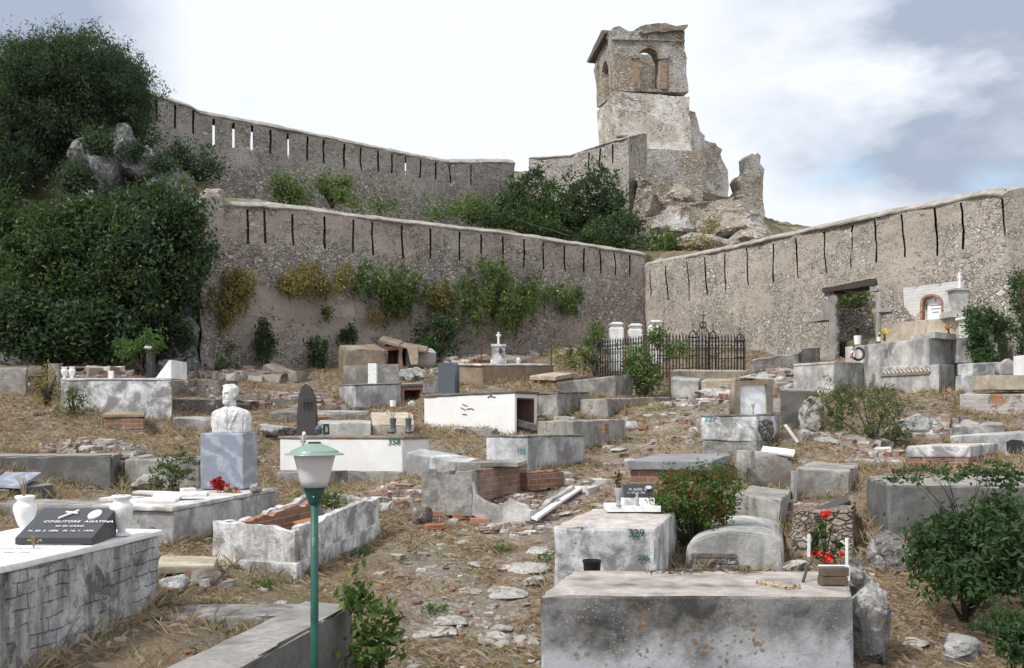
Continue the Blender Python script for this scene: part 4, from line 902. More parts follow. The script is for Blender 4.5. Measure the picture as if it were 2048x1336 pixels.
# rocky bank and cliff that carry the bushes on the left
def crag(label, blobs, mat='rock_d', seed=0, name='cliff'):
    bm = bmesh.new()
    for k, (u, v, Y, ru, rv, dz) in enumerate(blobs):
        b = rockbm(P(u, v, Y), (ru / F * Y, dz, rv / F * Y), seed + k, 4, .32); me = bm2me(b); bm.from_mesh(me)
    me = bm2me(bm); o = link(name, me, mat, None, P(*blobs[0][:3])); tag(o, label, 'rock'); return o
crag('grey cliff face at the left end of the rampart, above the ground', [(352, 700, 27.3, 62, 75, 1.4), (385, 640, 27.6, 26, 110, 1.0), (360, 740, 26.8, 60, 40, 1.5)], 'rock_d', 3)
crag('great dark cliff behind the bushes at the left', [(120, 560, 31, 330, 260, 3.5), (20, 420, 32, 160, 190, 3), (250, 400, 33, 190, 120, 3)], 'rock_d', 11)
crag('grey leaning rock outcrop below the big tree', [(175, 325, 28.4, 34, 60, .8), (215, 345, 28.3, 26, 62, .8), (245, 300, 29.2, 34, 52, .8)], 'rock_d', 21, 'rock')
crag('dark jagged outcrop right of the leaning rock', [(285, 340, 28.8, 42, 46, 1), (325, 372, 28.8, 36, 32, 1), (360, 385, 29.4, 30, 22, .9)], 'rock_d', 25, 'rock')
# ------------------------------------------------------------------ ruined bell tower
TR = thing('bell_tower', 'tall ruined stone bell tower with arched openings above the ramparts', 'tower', P(1235, 400, 54))
fp = Plane(P(1232, 0, 54).xy, P(1377, 0, 54.9).xy); lp = Plane(P(1232, 0, 54).xy, P(1193, 0, 57.5).xy)
dv = lp.d * 3.6
def tower_part(name, pl, polys, th, mat, amp=.09, jg=.0, off=0., parent=TR, seed=0, step=.45):
    return link(name, bm2me(pl.plate(polys, th, amp, step, jg, seed, off=off)), mat, parent)
arch = [(1279, 178), (1279, 118)] + [(1297 - 19 * math.cos(a), 112 - 16 * math.sin(a)) for a in np.linspace(0, math.pi, 9)] + [(1319, 118), (1320, 178)]
tower_part('belfry_front', fp, [[(1233, 182), (1224, 74), (1222, 62), (1226, 55), (1238, 52), (1248, 58), (1262, 64), (1275, 60), (1370, 62), (1369, 82), (1377, 184)], arch], .75, 'tower', seed=1, jg=.05, amp=.035)
larch = [(1207, 196), (1204, 142), (1207, 126), (1211, 121), (1215, 128), (1217, 142), (1218, 190)]
lw = [(1232.5, 182), (1223.5, 74), (1218, 64), (1190, 122), (1191, 160), (1194, 214)]
tower_part('belfry_side', lp, [[(1197, 215)] + [(1232, 183), (1223.5, 74), (1221, 66), (1189, 124), (1192, 170)], larch], .7, 'tower', seed=2, amp=.035)
bk = Plane((fp.p + dv).xy, (fp.p + dv + fp.d * 4).xy)
tower_part('belfry_back', bk, [[(1196, 215), (1190, 128), (1230, 120), (1268, 114), (1280, 117), (1300, 115), (1312, 108), (1335, 96), (1350, 96), (1352, 215)]], .6, 'tower', seed=3, jg=.15, off=-.6)
rp = Plane((fp.p + fp.d * 4.0).xy, (fp.p + fp.d * 4.0 + dv).xy)
a0 = fp.at(1376, 185)[0]; rp = Plane((fp.p + fp.d * (a0 - .05)).xy, (fp.p + fp.d * (a0 - .05) + dv).xy)
def side_plate(name, a, zs, th, mat):   # right-hand wall of the belfry: runs straight back
    p0 = fp.p + fp.d * (a - th) ; bm = bmesh.new(); q0 = p0; q1 = p0 + dv
    pts = [(q0 + Vector((0, .7, 0))), q0 + fp.d * th + Vector((0, .7, 0)), q1 + fp.d * th, q1]
    bm = hexa([Vector((p.x, p.y, zs[1])) for p in pts], zs[0], .02, .06, 5, step=.5); link(name, bm2me(bm), mat, TR)
zt = lambda v, Y=54: (HZ - v) / F * Y
side_plate('belfry_right_wall', a0 - .2, (zt(184), zt(92)), .5, 'tower')
# lower shaft with old render: a solid block, then wider masonry base
def shaft(name, fu0, fu1, v0, v1, mat, off=0., depth=3.6, seed=0, fu0t=None, fu1t=None):
    a, z0 = fp.at(fu0, v0); b, _ = fp.at(fu1, v0); at_, z1 = fp.at(fu0t or fu0, v1); bt, _ = fp.at(fu1t or fu1, v1)
    W_ = lambda s, d, z: Vector((*(fp.p + fp.d * s + fp.n * off + dv.normalized() * d).xy, z))
    top = [W_(at_, 0, z1), W_(bt, 0, z1), W_(bt, depth, z1), W_(at_, depth, z1)]; bot = [W_(a, 0, z0), W_(b, 0, z0), W_(b, depth, z0), W_(a, depth, z0)]
    link(name, bm2me(hexa(top, 0, .03, .045, seed, bot=bot, step=.5)), mat, TR)
shaft('lower_shaft', 1240, 1383, 300, 183, 'tower_pl', -.04, 3.6, 7, 1232, 1378)
shaft('masonry_base', 1262, 1406, 480, 296, 'tower', -.25, 4.2, 8, 1254, 1400)
# cornices, window surround, impost blocks
link('cornice', bm2me(fp.plate([[(1276, 66), (1290, 61), (1372, 53), (1371, 58), (1366, 63), (1284, 70)]], .6, .03, .4, .05, off=-.28)), 'conc_brown', TR)
link('cornice', bm2me(lp.plate([[(1184, 124), (1187, 127), (1221, 69), (1219, 61), (1214, 62)]], .5, .03, .4, .0, off=-.34)), 'wood', TR)
link('ruined_roof', bm2me(fp.plate([[(1222, 64), (1232, 52), (1246, 55), (1256, 60), (1266, 62), (1280, 53), (1300, 50), (1318, 45), (1330, 44), (1345, 50), (1366, 54), (1360, 64), (1226, 68)]], .95, .1, .4, .12, 9, off=.05)), 'rock_b', TR)
link('string_course', bm2me(fp.plate([[(1224, 80), (1224, 76), (1369, 80), (1369, 84)]], .12, .02, .4, off=-.10)), 'tower', TR)
for u0, u1 in ((1266, 1279), (1320, 1333)):
    link('pilaster', bm2me(fp.plate([[(u0 + 1, 178), (u0, 118), (u1, 118), (u1 + 1, 178)]], .5, .02, .3, off=-.06)), 'brick_buff', TR)
    link('impost', bm2me(fp.plate([[(u0 - 3, 118), (u0 - 3, 108), (u1 + 2, 108), (u1 + 2, 118)]], .6, .02, .3, off=-.12)), 'tower', TR)
ar2 = [(1297 - 26 * math.cos(a), 114 - 23 * math.sin(a)) for a in np.linspace(0, math.pi, 12)] + [(1297 - 19.5 * math.cos(a), 113 - 16.5 * math.sin(a)) for a in np.linspace(math.pi, 0, 12)]
link('arch_ring', bm2me(fp.plate([ar2], .3, .02, .3, .04, off=-.03)), 'brick_buff', TR)
# church walls that remain, right of the tower
rw = Plane(P(1376, 0, 56.5).xy, P(1530, 0, 58).xy)
def ruin(label, poly, th, mat, seed, off=0., holes=(), name='ruined_wall', jg=.17):
    bm = rw.plate([poly] + list(holes), th, .02, .35, jg, seed, off=off); me = bm2me(bm); o = link(name, me, mat, None, me.vertices[0].co.copy()); return tag(o, label, 'ruined wall')
ruin('broken plastered wall stub touching the right side of the tower', [(1372, 420), (1372, 222), (1378, 221), (1390, 224), (1396, 242), (1400, 262), (1410, 272), (1412, 420)], 1.2, 'tower_pl', 1, off=0)
ruin('ruined buff wall with a jagged top and small arch, between tower and thin fin', [(1404, 445), (1405, 285), (1412, 276), (1424, 281), (1436, 283), (1440, 290), (1450, 296), (1446, 306), (1452, 322), (1462, 340), (1464, 400), (1458, 396), (1448, 392), (1442, 398), (1443, 408), (1452, 412), (1464, 420), (1466, 448)], 1.3, 'tower_pl', 2, off=.3)
ruin('thin tall fin of ruined masonry standing against the sky', [(1466, 455), (1467, 402), (1475, 398), (1479, 384), (1484, 378), (1483, 352), (1488, 348), (1495, 348), (1499, 338), (1497, 314), (1504, 307), (1510, 309), (1516, 306), (1522, 312), (1526, 400), (1530, 470), (1530, 500), (1466, 500)], 1.1, 'tower', 3)
crag('rough rocky mound of fallen masonry under the bell tower', [(1340, 470, 49, 75, 60, 3), (1420, 470, 51, 80, 60, 3.5), (1490, 480, 52, 55, 55, 3.5), (1300, 480, 46, 40, 35, 2)], 'tower', 31, 'rubble_mound')
crag('pale stony slope of bare rock and masonry under the church ruins', [(1290, 440, 48.5, 34, 60, 2), (1345, 425, 49.5, 50, 50, 2.5), (1330, 500, 44.5, 55, 30, 2), (1440, 462, 47.5, 70, 45, 3), (1400, 500, 43.5, 70, 30, 2.5), (1500, 492, 46, 60, 34, 3)], 'tower', 41, 'rubble_mound')
# things seen through the gate
tw_ = Plane(P(1650, 0, 30.0).xy, P(1765, 0, 30.8).xy); o = link('terrace_wall', bm2me(tw_.plate([[(1655, 760), (1668, 625), (1690, 614), (1735, 616), (1748, 630), (1752, 670), (1716, 700), (1700, 760)]], .8, .08, .3, .08, 4)), 'drystone', None, P(1700, 700, 30)); tag(o, 'dark rubble terrace wall seen through the gateway', 'wall')

_q = [P(398, 380, 27.0), P(447, 380, 27.6)]
o = link('wall_pier', bm2me(hexa([P(400, 382, 27.1), P(447, 378, 27.7), P(447, 376, 28.9), P(400, 378, 28.4)], .5, .18, .07, 3, step=.4)), 'wall_l', None, P(420, 740, 27.5)); tag(o, 'square rubble pier at the left end of the long pinkish rampart', 'pier')

tl = Plane(P(1262, 0, 47.5).xy, P(1540, 0, 46.5).xy)
me = bm2me(tl.plate([[(1268, 540), (1272, 340), (1284, 350), (1300, 372), (1322, 392), (1345, 402), (1375, 404), (1405, 398), (1440, 402), (1466, 396), (1484, 388), (1500, 402), (1520, 430), (1536, 462), (1548, 540)]], 3.5, .22, .6, .15, 5)); o = link('retaining_masonry', me, 'tower', None, P(1400, 500, 47)); tag(o, 'broad rough masonry bank filling the slope under tower and ruins', 'ruined wall')

wr2 = next(o for o in bpy.data.objects if o.get('label', '').startswith('buff rubble rampart'))
rA, rB = P(2014, 376, 22.10), P(2062, 432, 24.8); off_ = Vector((-.05, .55, .0)); link('return_wall', bm2me(hexa([rA, rA + off_, rB + off_, rB], .3, .06, .05, 4, step=.45)), 'wall_r', wr2)
# ------------------------------------------------------------------ tombs
T = {}
for i, (k, lb, A, B, C, vb, mt, kw) in enumerate(TB):
    T[k] = tomb(lb, A, B, C, vb, mt, seed=i * 3, **kw)
def topz(k, u, Y):                           # helper: height of a tomb's top at its centre
    return max((T[k][0].children[0].matrix_world @ Vector((0, 0, 0))).z, 0)
def tz(k): return max(p.z for p in T[k][1]) + (0.0)
# ------------------------------------------------------------------ painted numbers
def face_text(k, body, u, v, size, mat, name='number', bold=.008, side='BA', par=None):
    A, B, C = next((A, B, C) for kk, lb, A, B, C, *_ in TB if kk == k); a, b, c = P(*A), P(*B), P(*C)
    p, q = (b, a) if side == 'BA' else (a, c)
    if side == 'AB': p, q = (a, b)
    dx = Vector((q.x - p.x, q.y - p.y, 0)).normalized(); n = dx.cross(Vector((0, 0, 1)))
    pl = Plane(p.xy, q.xy); s, z = pl.at(u, v); o = pl.p + pl.d * s; o = Vector((o.x, o.y, z)) + n * .012
    return text(body, size, o, dx, (0, 0, 1), mat, par or T[k][0], name, bold=bold)
face_text('t358', '358', 776, 889, .15, 'ink')
face_text('t337', '337', 1408, 842, .13, 'ink2', side='BA')
face_text('t108', '108', 1034, 906, .13, 'ink2')
face_text('t329', '329', 1256, 1073, .10, 'ink')
face_text('t329', '296', 1275, 1120, .072, 'ink')
# ------------------------------------------------------------------ near left: urns, slate plaque, lettering on the marble
ztop = P(318, 1060, 7.6).z
def urn(label, u, Y, h, z, mat='marble_w', group=None, name='urn', fill=None, n=28, wide=1.0):
    x = (u - U0) / F * Y; k = h; w = wide
    prof = [(.20 * k * w, 0), (.22 * k * w, .03 * k), (.20 * k * w, .06 * k), (.10 * k * w, .09 * k), (.09 * k * w, .13 * k), (.17 * k * w, .25 * k), (.25 * k * w, .48 * k), (.285 * k * w, .66 * k), (.27 * k * w, .76 * k), (.19 * k * w, .83 * k), (.18 * k * w, .88 * k), (.24 * k * w, .93 * k), (.25 * k * w, .97 * k), (.22 * k * w, 1.0 * k), (.17 * k * w, .985 * k), (.15 * k * w, .85 * k)]
    r = thing(name, label, name, (x, Y, z), group)
    link('bowl', bm2me(lathe(prof[3:], (x, Y, z), n), smooth=True), mat, r); link('foot', bm2me(lathe(prof[:4], (x, Y, z), n), smooth=True), mat, r)
    if fill: fill(r, Vector((x, Y, z + h)))
    return r
def twigs(r, c, n=7, h=.16, mat='dry', seed=0, spread=.06, name='dry_twigs', rad=.0025):
    rr = random.Random(seed); bm = bmesh.new()
    for i in range(n):
        e = c + Vector((rr.uniform(-1, 1) * spread, rr.uniform(-1, 1) * spread, h * rr.uniform(.6, 1))); m = c.lerp(e, .5) + Vector((rr.uniform(-.01, .01), 0, .01))
        tube([c - Vector((0, 0, .06)), m, e], [rad, rad, rad * .5], 4, bm)
    return link(name, bm2me(bm), mat, r)
urn('white marble urn with dry twigs beside the left end of the slate plaque', 50, 7.35, .285, ztop, fill=lambda r, c: twigs(r, c, 8, .17, seed=1))
urn('white marble urn standing on the corner side of the slate plaque', 243, 7.25, .295, ztop, fill=lambda r, c: twigs(r, c, 7, .17, seed=2, spread=.09))
# wedge shaped plaque
b0 = P(30, 1060, 6.75); b1 = P(185, 1068, 6.75); b0.z = b1.z = ztop; zz = ztop
fr0, fr1 = Vector((b0.x, b0.y, zz + .045)), Vector((b1.x, b1.y, zz + .045)); bk0, bk1 = Vector((b0.x - .02, b0.y + .46, zz + .205)), Vector((b1.x - .02, b1.y + .46, zz + .205))
pq = thing('plaque', 'black sloping slate plaque with white lettering, between two urns', 'plaque', tuple((b0 + b1) / 2))
low = [Vector((q.x, q.y, zz)) for q in (fr0, fr1)] + [Vector((q.x, q.y, zz)) for q in (bk1, bk0)]
link('slab', bm2me(hexa([fr0, fr1, bk1, bk0], 0, .004, 0, bot=low)), 'slate', pq)
pdx = (fr1 - fr0).normalized(); pup = (bk0 - fr0).normalized(); pup = (pup - pdx * pup.dot(pdx)).normalized()
def on_plaque(body, a, b, size, bold=.0, sp=1.0): text(body, size, fr0 + pdx * a + pup * b, pdx, pup, 'ink_w', pq, 'inscription', bold=bold, space=sp)
on_plaque('COGLITORE  AGATINA', .085, .235, .044, .012, 1.08); on_plaque('DI DI CARO', .20, .165, .034, .01, 1.1); on_plaque('N. 20. 3. 1896   M. 16. 1. 1974', .045, .09, .034, .012, 1.05)
bm = bmesh.new(); c = fr0 + pdx * .22 + pup * .37; n_ = pdx.cross(pup)
for a, b in (((-.05, -.075), (.04, .055)), ((-.04, .03), (.05, .01))): tube([c + pdx * a[0] + pup * a[1] + n_ * .008, c + pdx * b[0] + pup * b[1] + n_ * .008], .0085, 6, bm)
link('cross', bm2me(bm), 'white', pq)
def disc(c, dx, dz, rx, rz, th, n=28):
    nn = dx.cross(dz); return prism([c + dx * rx * math.cos(2 * math.pi * k / n) + dz * rz * math.sin(2 * math.pi * k / n) for k in range(n)], nn * th, 0, 0)
link('portrait_frame', bm2me(disc(fr0 + pdx * .40 + pup * .36, pdx, pup, .042, .072, .012)), 'white', pq)
link('portrait', bm2me(disc(fr0 + pdx * .40 + pup * .36, pdx, pup, .033, .060, .0145)), 'photo', pq)
for body, a, b, s in (('CARLO  DI  ARMENIA', 88, 1081, .035), ('VIOLENTE  DI  CARO', 60, 1091, .035), ('MANCATO AI SUOI', -10, 1099, .035), ('FIGLI  1956', 5, 1108, .035), ('R I P', -30, 1116, .035)):
    Yt = ztop * F / (HZ - b); text(body, s, Vector(((a - U0) / F * Yt, Yt, ztop + .003)), (1, .0, 0), (0, 1, 0), 'ink_g', T['near_left'][0], 'inscription')
twg = thing('dried_flowers', 'tiny yellow dried flowers lying in front of the slate plaque', 'flowers', (b0.x + .2, 6.6, ztop)); twigs(twg, Vector((b0.x + .2, 6.6, ztop + .05)), 6, .03, seed=4, spread=.03)
dots(np.array([[b0.x + .17, 6.6, ztop + .05], [b0.x + .24, 6.6, ztop + .045]]), 12, .006, 'yellow', twg, 'petals')
# ------------------------------------------------------------------ green lamp post
LY = 6.15; lx = (629 - U0) / F * LY; lz = lambda v: (HZ - v) / F * LY
L_ = thing('street_lamp', 'green lamp post with a frosted shade and flared green cap', 'street lamp', (lx, LY, gz(lx, LY)))
pr = lambda px: px / 2 / F * LY
pole = lathe([(pr(17), gz(lx, LY) - lz(1005) - .3), (pr(17), gz(lx, LY) - lz(1005) + .5), (pr(16), -.6), (pr(15.5), 0)], (lx, LY, lz(1005)), 20)
link('pole', bm2me(pole, smooth=True), 'worn', L_)
link('socket', bm2me(lathe([(pr(20), lz(1008)), (pr(27), lz(1002)), (pr(44), lz(976)), (pr(54), lz(974.5))], (lx, LY, 0), 28), smooth=False), 'green_d', L_)
link('lamp_shade', bm2me(lathe([(pr(50), lz(975)), (pr(58), lz(960)), (pr(83), lz(910)), (pr(84), lz(906))], (lx, LY, 0), 32), smooth=True), 'glass', L_)
sc_ = link('cap', bm2me(lathe([(pr(84), lz(907)), (pr(118), lz(909.5)), (pr(116), lz(907.5)), (pr(98), lz(905.5)), (pr(92), lz(901)), (pr(34), lz(888)), (pr(30), lz(887))], (lx, LY, 0), 40), smooth=False), 'green', L_)
link('knob', bm2me(lathe([(pr(22), lz(889)), (pr(26), lz(888)), (pr(26), lz(884.5)), (pr(21), lz(883.5))], (lx, LY, 0), 24)), 'plastic', L_)
link('screw', bm2me(lathe([(.004, 0), (.004, .004), (.001, .006)], (lx + .006, LY - pr(38), lz(993)), 10)), 'white', L_)
# ------------------------------------------------------------------ pedestal and bust
pz0 = P(399, 979, 12.9).z; pzt = P(399, 866, 12.9).z
pa, pb = P(487, 866, 12.9), P(400, 866, 12.9); pc = P(515, 866, 13.5); pd = pb + pc - pa
for q in (pa, pb, pc, pd): q.z = pzt
root = thing('pedestal', 'grey veined marble block carrying the white portrait bust', 'pedestal', ((pa.x + pb.x) / 2, 13.2, pz0)); link('block', bm2me(hexa([pa, pb, pd, pc], pz0, .022, .002)), 'marble_g', root)
pedc = (pa + pb + pc + pd) / 4
def smooth_union(bms, voxel, sm=2):
    bm = bmesh.new()
    for b in bms: me = bm2me(b); bm.from_mesh(me)
    me = bpy.data.meshes.new('u'); bm.to_mesh(me); bm.free(); ob = bpy.data.objects.new('u', me); COL.objects.link(ob)
    m = ob.modifiers.new('r', 'REMESH'); m.mode = 'VOXEL'; m.voxel_size = voxel; s = ob.modifiers.new('s', 'SMOOTH'); s.iterations = sm; s.factor = .5
    dg = bpy.context.evaluated_depsgraph_get(); out = bpy.data.meshes.new_from_object(ob.evaluated_get(dg)); bpy.data.objects.remove(ob)
    out.polygons.foreach_set('use_smooth', [True] * len(out.polygons)); return out
def ell(c, r, rz=0, tilt=0):
    bm = bmesh.new(); bmesh.ops.create_icosphere(bm, subdivisions=3, radius=1)
    m = Matrix.Translation(c) @ Matrix.Rotation(rz, 4, 'Z') @ Matrix.Rotation(tilt, 4, 'X') @ Matrix.Diagonal((*r, 1)); bmesh.ops.transform(bm, matrix=m, verts=bm.verts); return bm
def loft(rings, n=28, p=2.3):
    bm = bmesh.new(); R_ = []
    for z, rx, ry, cx, cy in rings:
        ring = []
        for k in range(n):
            a = 2 * math.pi * k / n; ca, sa = math.cos(a), math.sin(a); ring.append(bm.verts.new((cx + rx * math.copysign(abs(ca) ** (2 / p), ca), cy + ry * math.copysign(abs(sa) ** (2 / p), sa), z)))
        R_.append(ring)
    for a, b in zip(R_, R_[1:]):
        for k in range(n): bm.faces.new((a[k], a[(k + 1) % n], b[(k + 1) % n], b[k]))
    bm.faces.new(R_[0][::-1]); bm.faces.new(R_[-1]); return bm
def bust(base):
    hy = R(-28); H = Vector((-.012, -.02, .485)); hm = Matrix.Translation(H) @ Matrix.Rotation(hy, 4, 'Z')
    def he(c, r, **k):
        b = ell(c, r, **k); bmesh.ops.transform(b, matrix=hm, verts=b.verts); return b
    parts = [loft([(0, .245, .125, 0, 0), (.08, .255, .13, 0, 0), (.18, .262, .13, 0, 0), (.25, .25, .122, 0, 0), (.285, .215, .11, 0, 0), (.31, .15, .10, 0, 0), (.335, .09, .085, -.005, -.005)]),
             loft([(.27, .085, .085, 0, 0), (.34, .070, .075, -.005, -.008), (.42, .066, .07, -.01, -.012)], p=2),
             ell((0, -.045, .19), (.17, .095, .14)), ell((-.195, 0, .15), (.07, .085, .14)), ell((.195, 0, .15), (.07, .085, .14)),
             he((0, .012, .045), (.088, .108, .098)), he((0, -.03, -.015), (.074, .078, .10)), he((0, -.055, -.085), (.056, .056, .052)),
             he((0, -.108, -.005), (.015, .022, .034)), he((0, -.098, .036), (.052, .02, .012)), he((0, -.096, -.045), (.034, .02, .011)), he((0, -.094, -.064), (.026, .02, .010)),
             he((.086, .0, -.005), (.012, .022, .036)), he((-.086, .0, -.005), (.012, .022, .036)),
             he((0, .025, .075), (.090, .108, .072)), he((-.012, -.035, .112), (.060, .050, .030), rz=.3)]
    me = smooth_union(parts, .0065, 3); co_ = np.empty(len(me.vertices) * 3); me.vertices.foreach_get('co', co_); co_ = co_.reshape(-1, 3)
    inv = np.array(hm.inverted()); loc = co_ @ inv[:3, :3].T + inv[:3, 3]
    g_ = lambda c, s: np.exp(-(((loc - np.array(c)) / np.array(s)) ** 2).sum(1))
    fwd = np.array(hm.to_3x3() @ Vector((0, -1, 0)))
    d = -.020 * (g_((.032, -.10, .014), (.016, .03, .012)) + g_((-.032, -.10, .014), (.016, .03, .012))) + .008 * (g_((.032, -.095, .012), (.008, .03, .006)) + g_((-.032, -.095, .012), (.008, .03, .006))) - .008 * g_((0, -.11, -.054), (.03, .03, .004))
    co_ += d[:, None] * fwd
    # hair and beard: carved locks
    hair = (loc[:, 2] > .055) | ((loc[:, 1] > -.02) & (loc[:, 2] > -.03)) ; beard = (loc[:, 2] < -.055) & (loc[:, 2] > -.14) & (loc[:, 1] < -.02)
    nr = np.empty(len(me.vertices) * 3); me.vertices.foreach_get('normal', nr); nr = nr.reshape(-1, 3)
    for mask, am, sc2 in ((hair & (loc[:, 2] > -.06), .006, (38, 16, 30)), (beard, .004, (60, 60, 35))):
        ii = np.nonzero(mask)[0]
        for i in ii: co_[i] += nr[i] * noise.noise(Vector(loc[i] * np.array(sc2))) * am
    # coat: collar, lapels, centre seam and sleeves as shallow relief on the chest
    X, Y_, Z = co_.T; front = (Y_ < 0) & (Z < .34)
    lap = np.abs(np.abs(X + .01) - (.02 + (Z - .05) * .42)); relief = .012 * np.exp(-(lap / .016) ** 2) * (Z > .06) - .010 * np.exp(-((X + .01) / .006) ** 2) * (Z < .3)
    relief += -.010 * np.exp(-((np.abs(X) - .175 - (Z * .06)) / .008) ** 2) * (Z < .22) + .010 * np.exp(-((np.abs(X + .01) - .055) / .02) ** 2) * (Z > .28)
    folds = np.array([noise.noise(Vector((x * 9, 0, z * 9))) for x, z in zip(X, Z)]) * .008
    co_[:, 1] -= np.where(front, relief + folds, 0)
    co_[:, 2] = np.maximum(co_[:, 2], 0)
    co_ += np.array(base); me.vertices.foreach_set('co', co_.ravel()); me.update(); return me
sc1 = 1.02
bme = bust((0, 0, 0)); bme.transform(Matrix.Translation((P(461, 862, 13.1).x, 13.14, pzt)) @ Matrix.Scale(sc1, 4))
o = link('bust', bme, 'statue', None, (P(461, 862, 13.1).x, 13.14, pzt)); tag(o, 'white marble portrait bust of a bearded man in a coat', 'bust')
# slabs, flower and stone lying on the bust tomb
bt = -.978
def slab(label, u, v, Y, sx, sy, th, rz, mat='marble_w', tilt=None, z=None, cat='slab', name='broken_slab', group=None, amp=.006):
    c = P(u, v, Y)
    if z is not None: c.z = z
    c.z += th / 2; o = link(name, bm2me(boxbm(c, sx, sy, th, rz, tilt, .004, amp, int(u))), mat, None, c - Vector((0, 0, th / 2))); return tag(o, label, cat, group)
slab('broad white broken slab at the near end of the bust tomb', 300, 1000, 11.3, .62, .42, .03, .15, z=bt)
slab('white broken slab leaning over another, front of the bust tomb', 352, 992, 11.5, .50, .20, .03, .3, z=bt + .035, tilt=(.1, -.06))
slab('narrow dark edged marble slab behind the leaning one on the bust tomb', 330, 985, 12.0, .70, .22, .03, .05, z=bt + .02, tilt=(.0, .04), mat='dirtytop')
slab('small stack of marble with a chipped top, left of the red flower', 378, 988, 12.1, .42, .30, .035, .25, z=bt, mat='marble_w')
slab('chipped little marble block on top of the stacked marble', 376, 978, 12.15, .16, .12, .05, .6, z=bt + .036, mat='marble_w')
slab('rough dirty slab piece at the far left of the bust tomb', 245, 996, 11.4, .4, .3, .04, -.2, z=bt, mat='dirtytop')
fl = thing('dried_bouquet', 'dark red dried bouquet at the foot of the marble pedestal', 'bouquet', P(437, 985, 12.6)); fc = np.array([P(436, 968, 12.6)])
dots(fc, 90, .035, 'redd', fl, 'petals', 3); dots(np.array([P(455, 983, 12.55), P(470, 984, 12.5)]), 60, .03, 'dry', fl, 'dead_leaves', 4)
def small_rock(label, u, v, Y, r, mat='rock', seed=0, z=None, **k):
    c = P(u, v, Y)
    if z is not None: c.z = z + r[2] * .7
    o = link('rock', bm2me(rockbm(c, r, seed, 3, .3)), mat, None, c - Vector((0, 0, r[2]))); return tag(o, label, 'rock', k.get('group'))
small_rock('grey stone standing beside the right foot of the marble pedestal', 512, 972, 12.7, (.10, .09, .075), seed=5, z=bt)
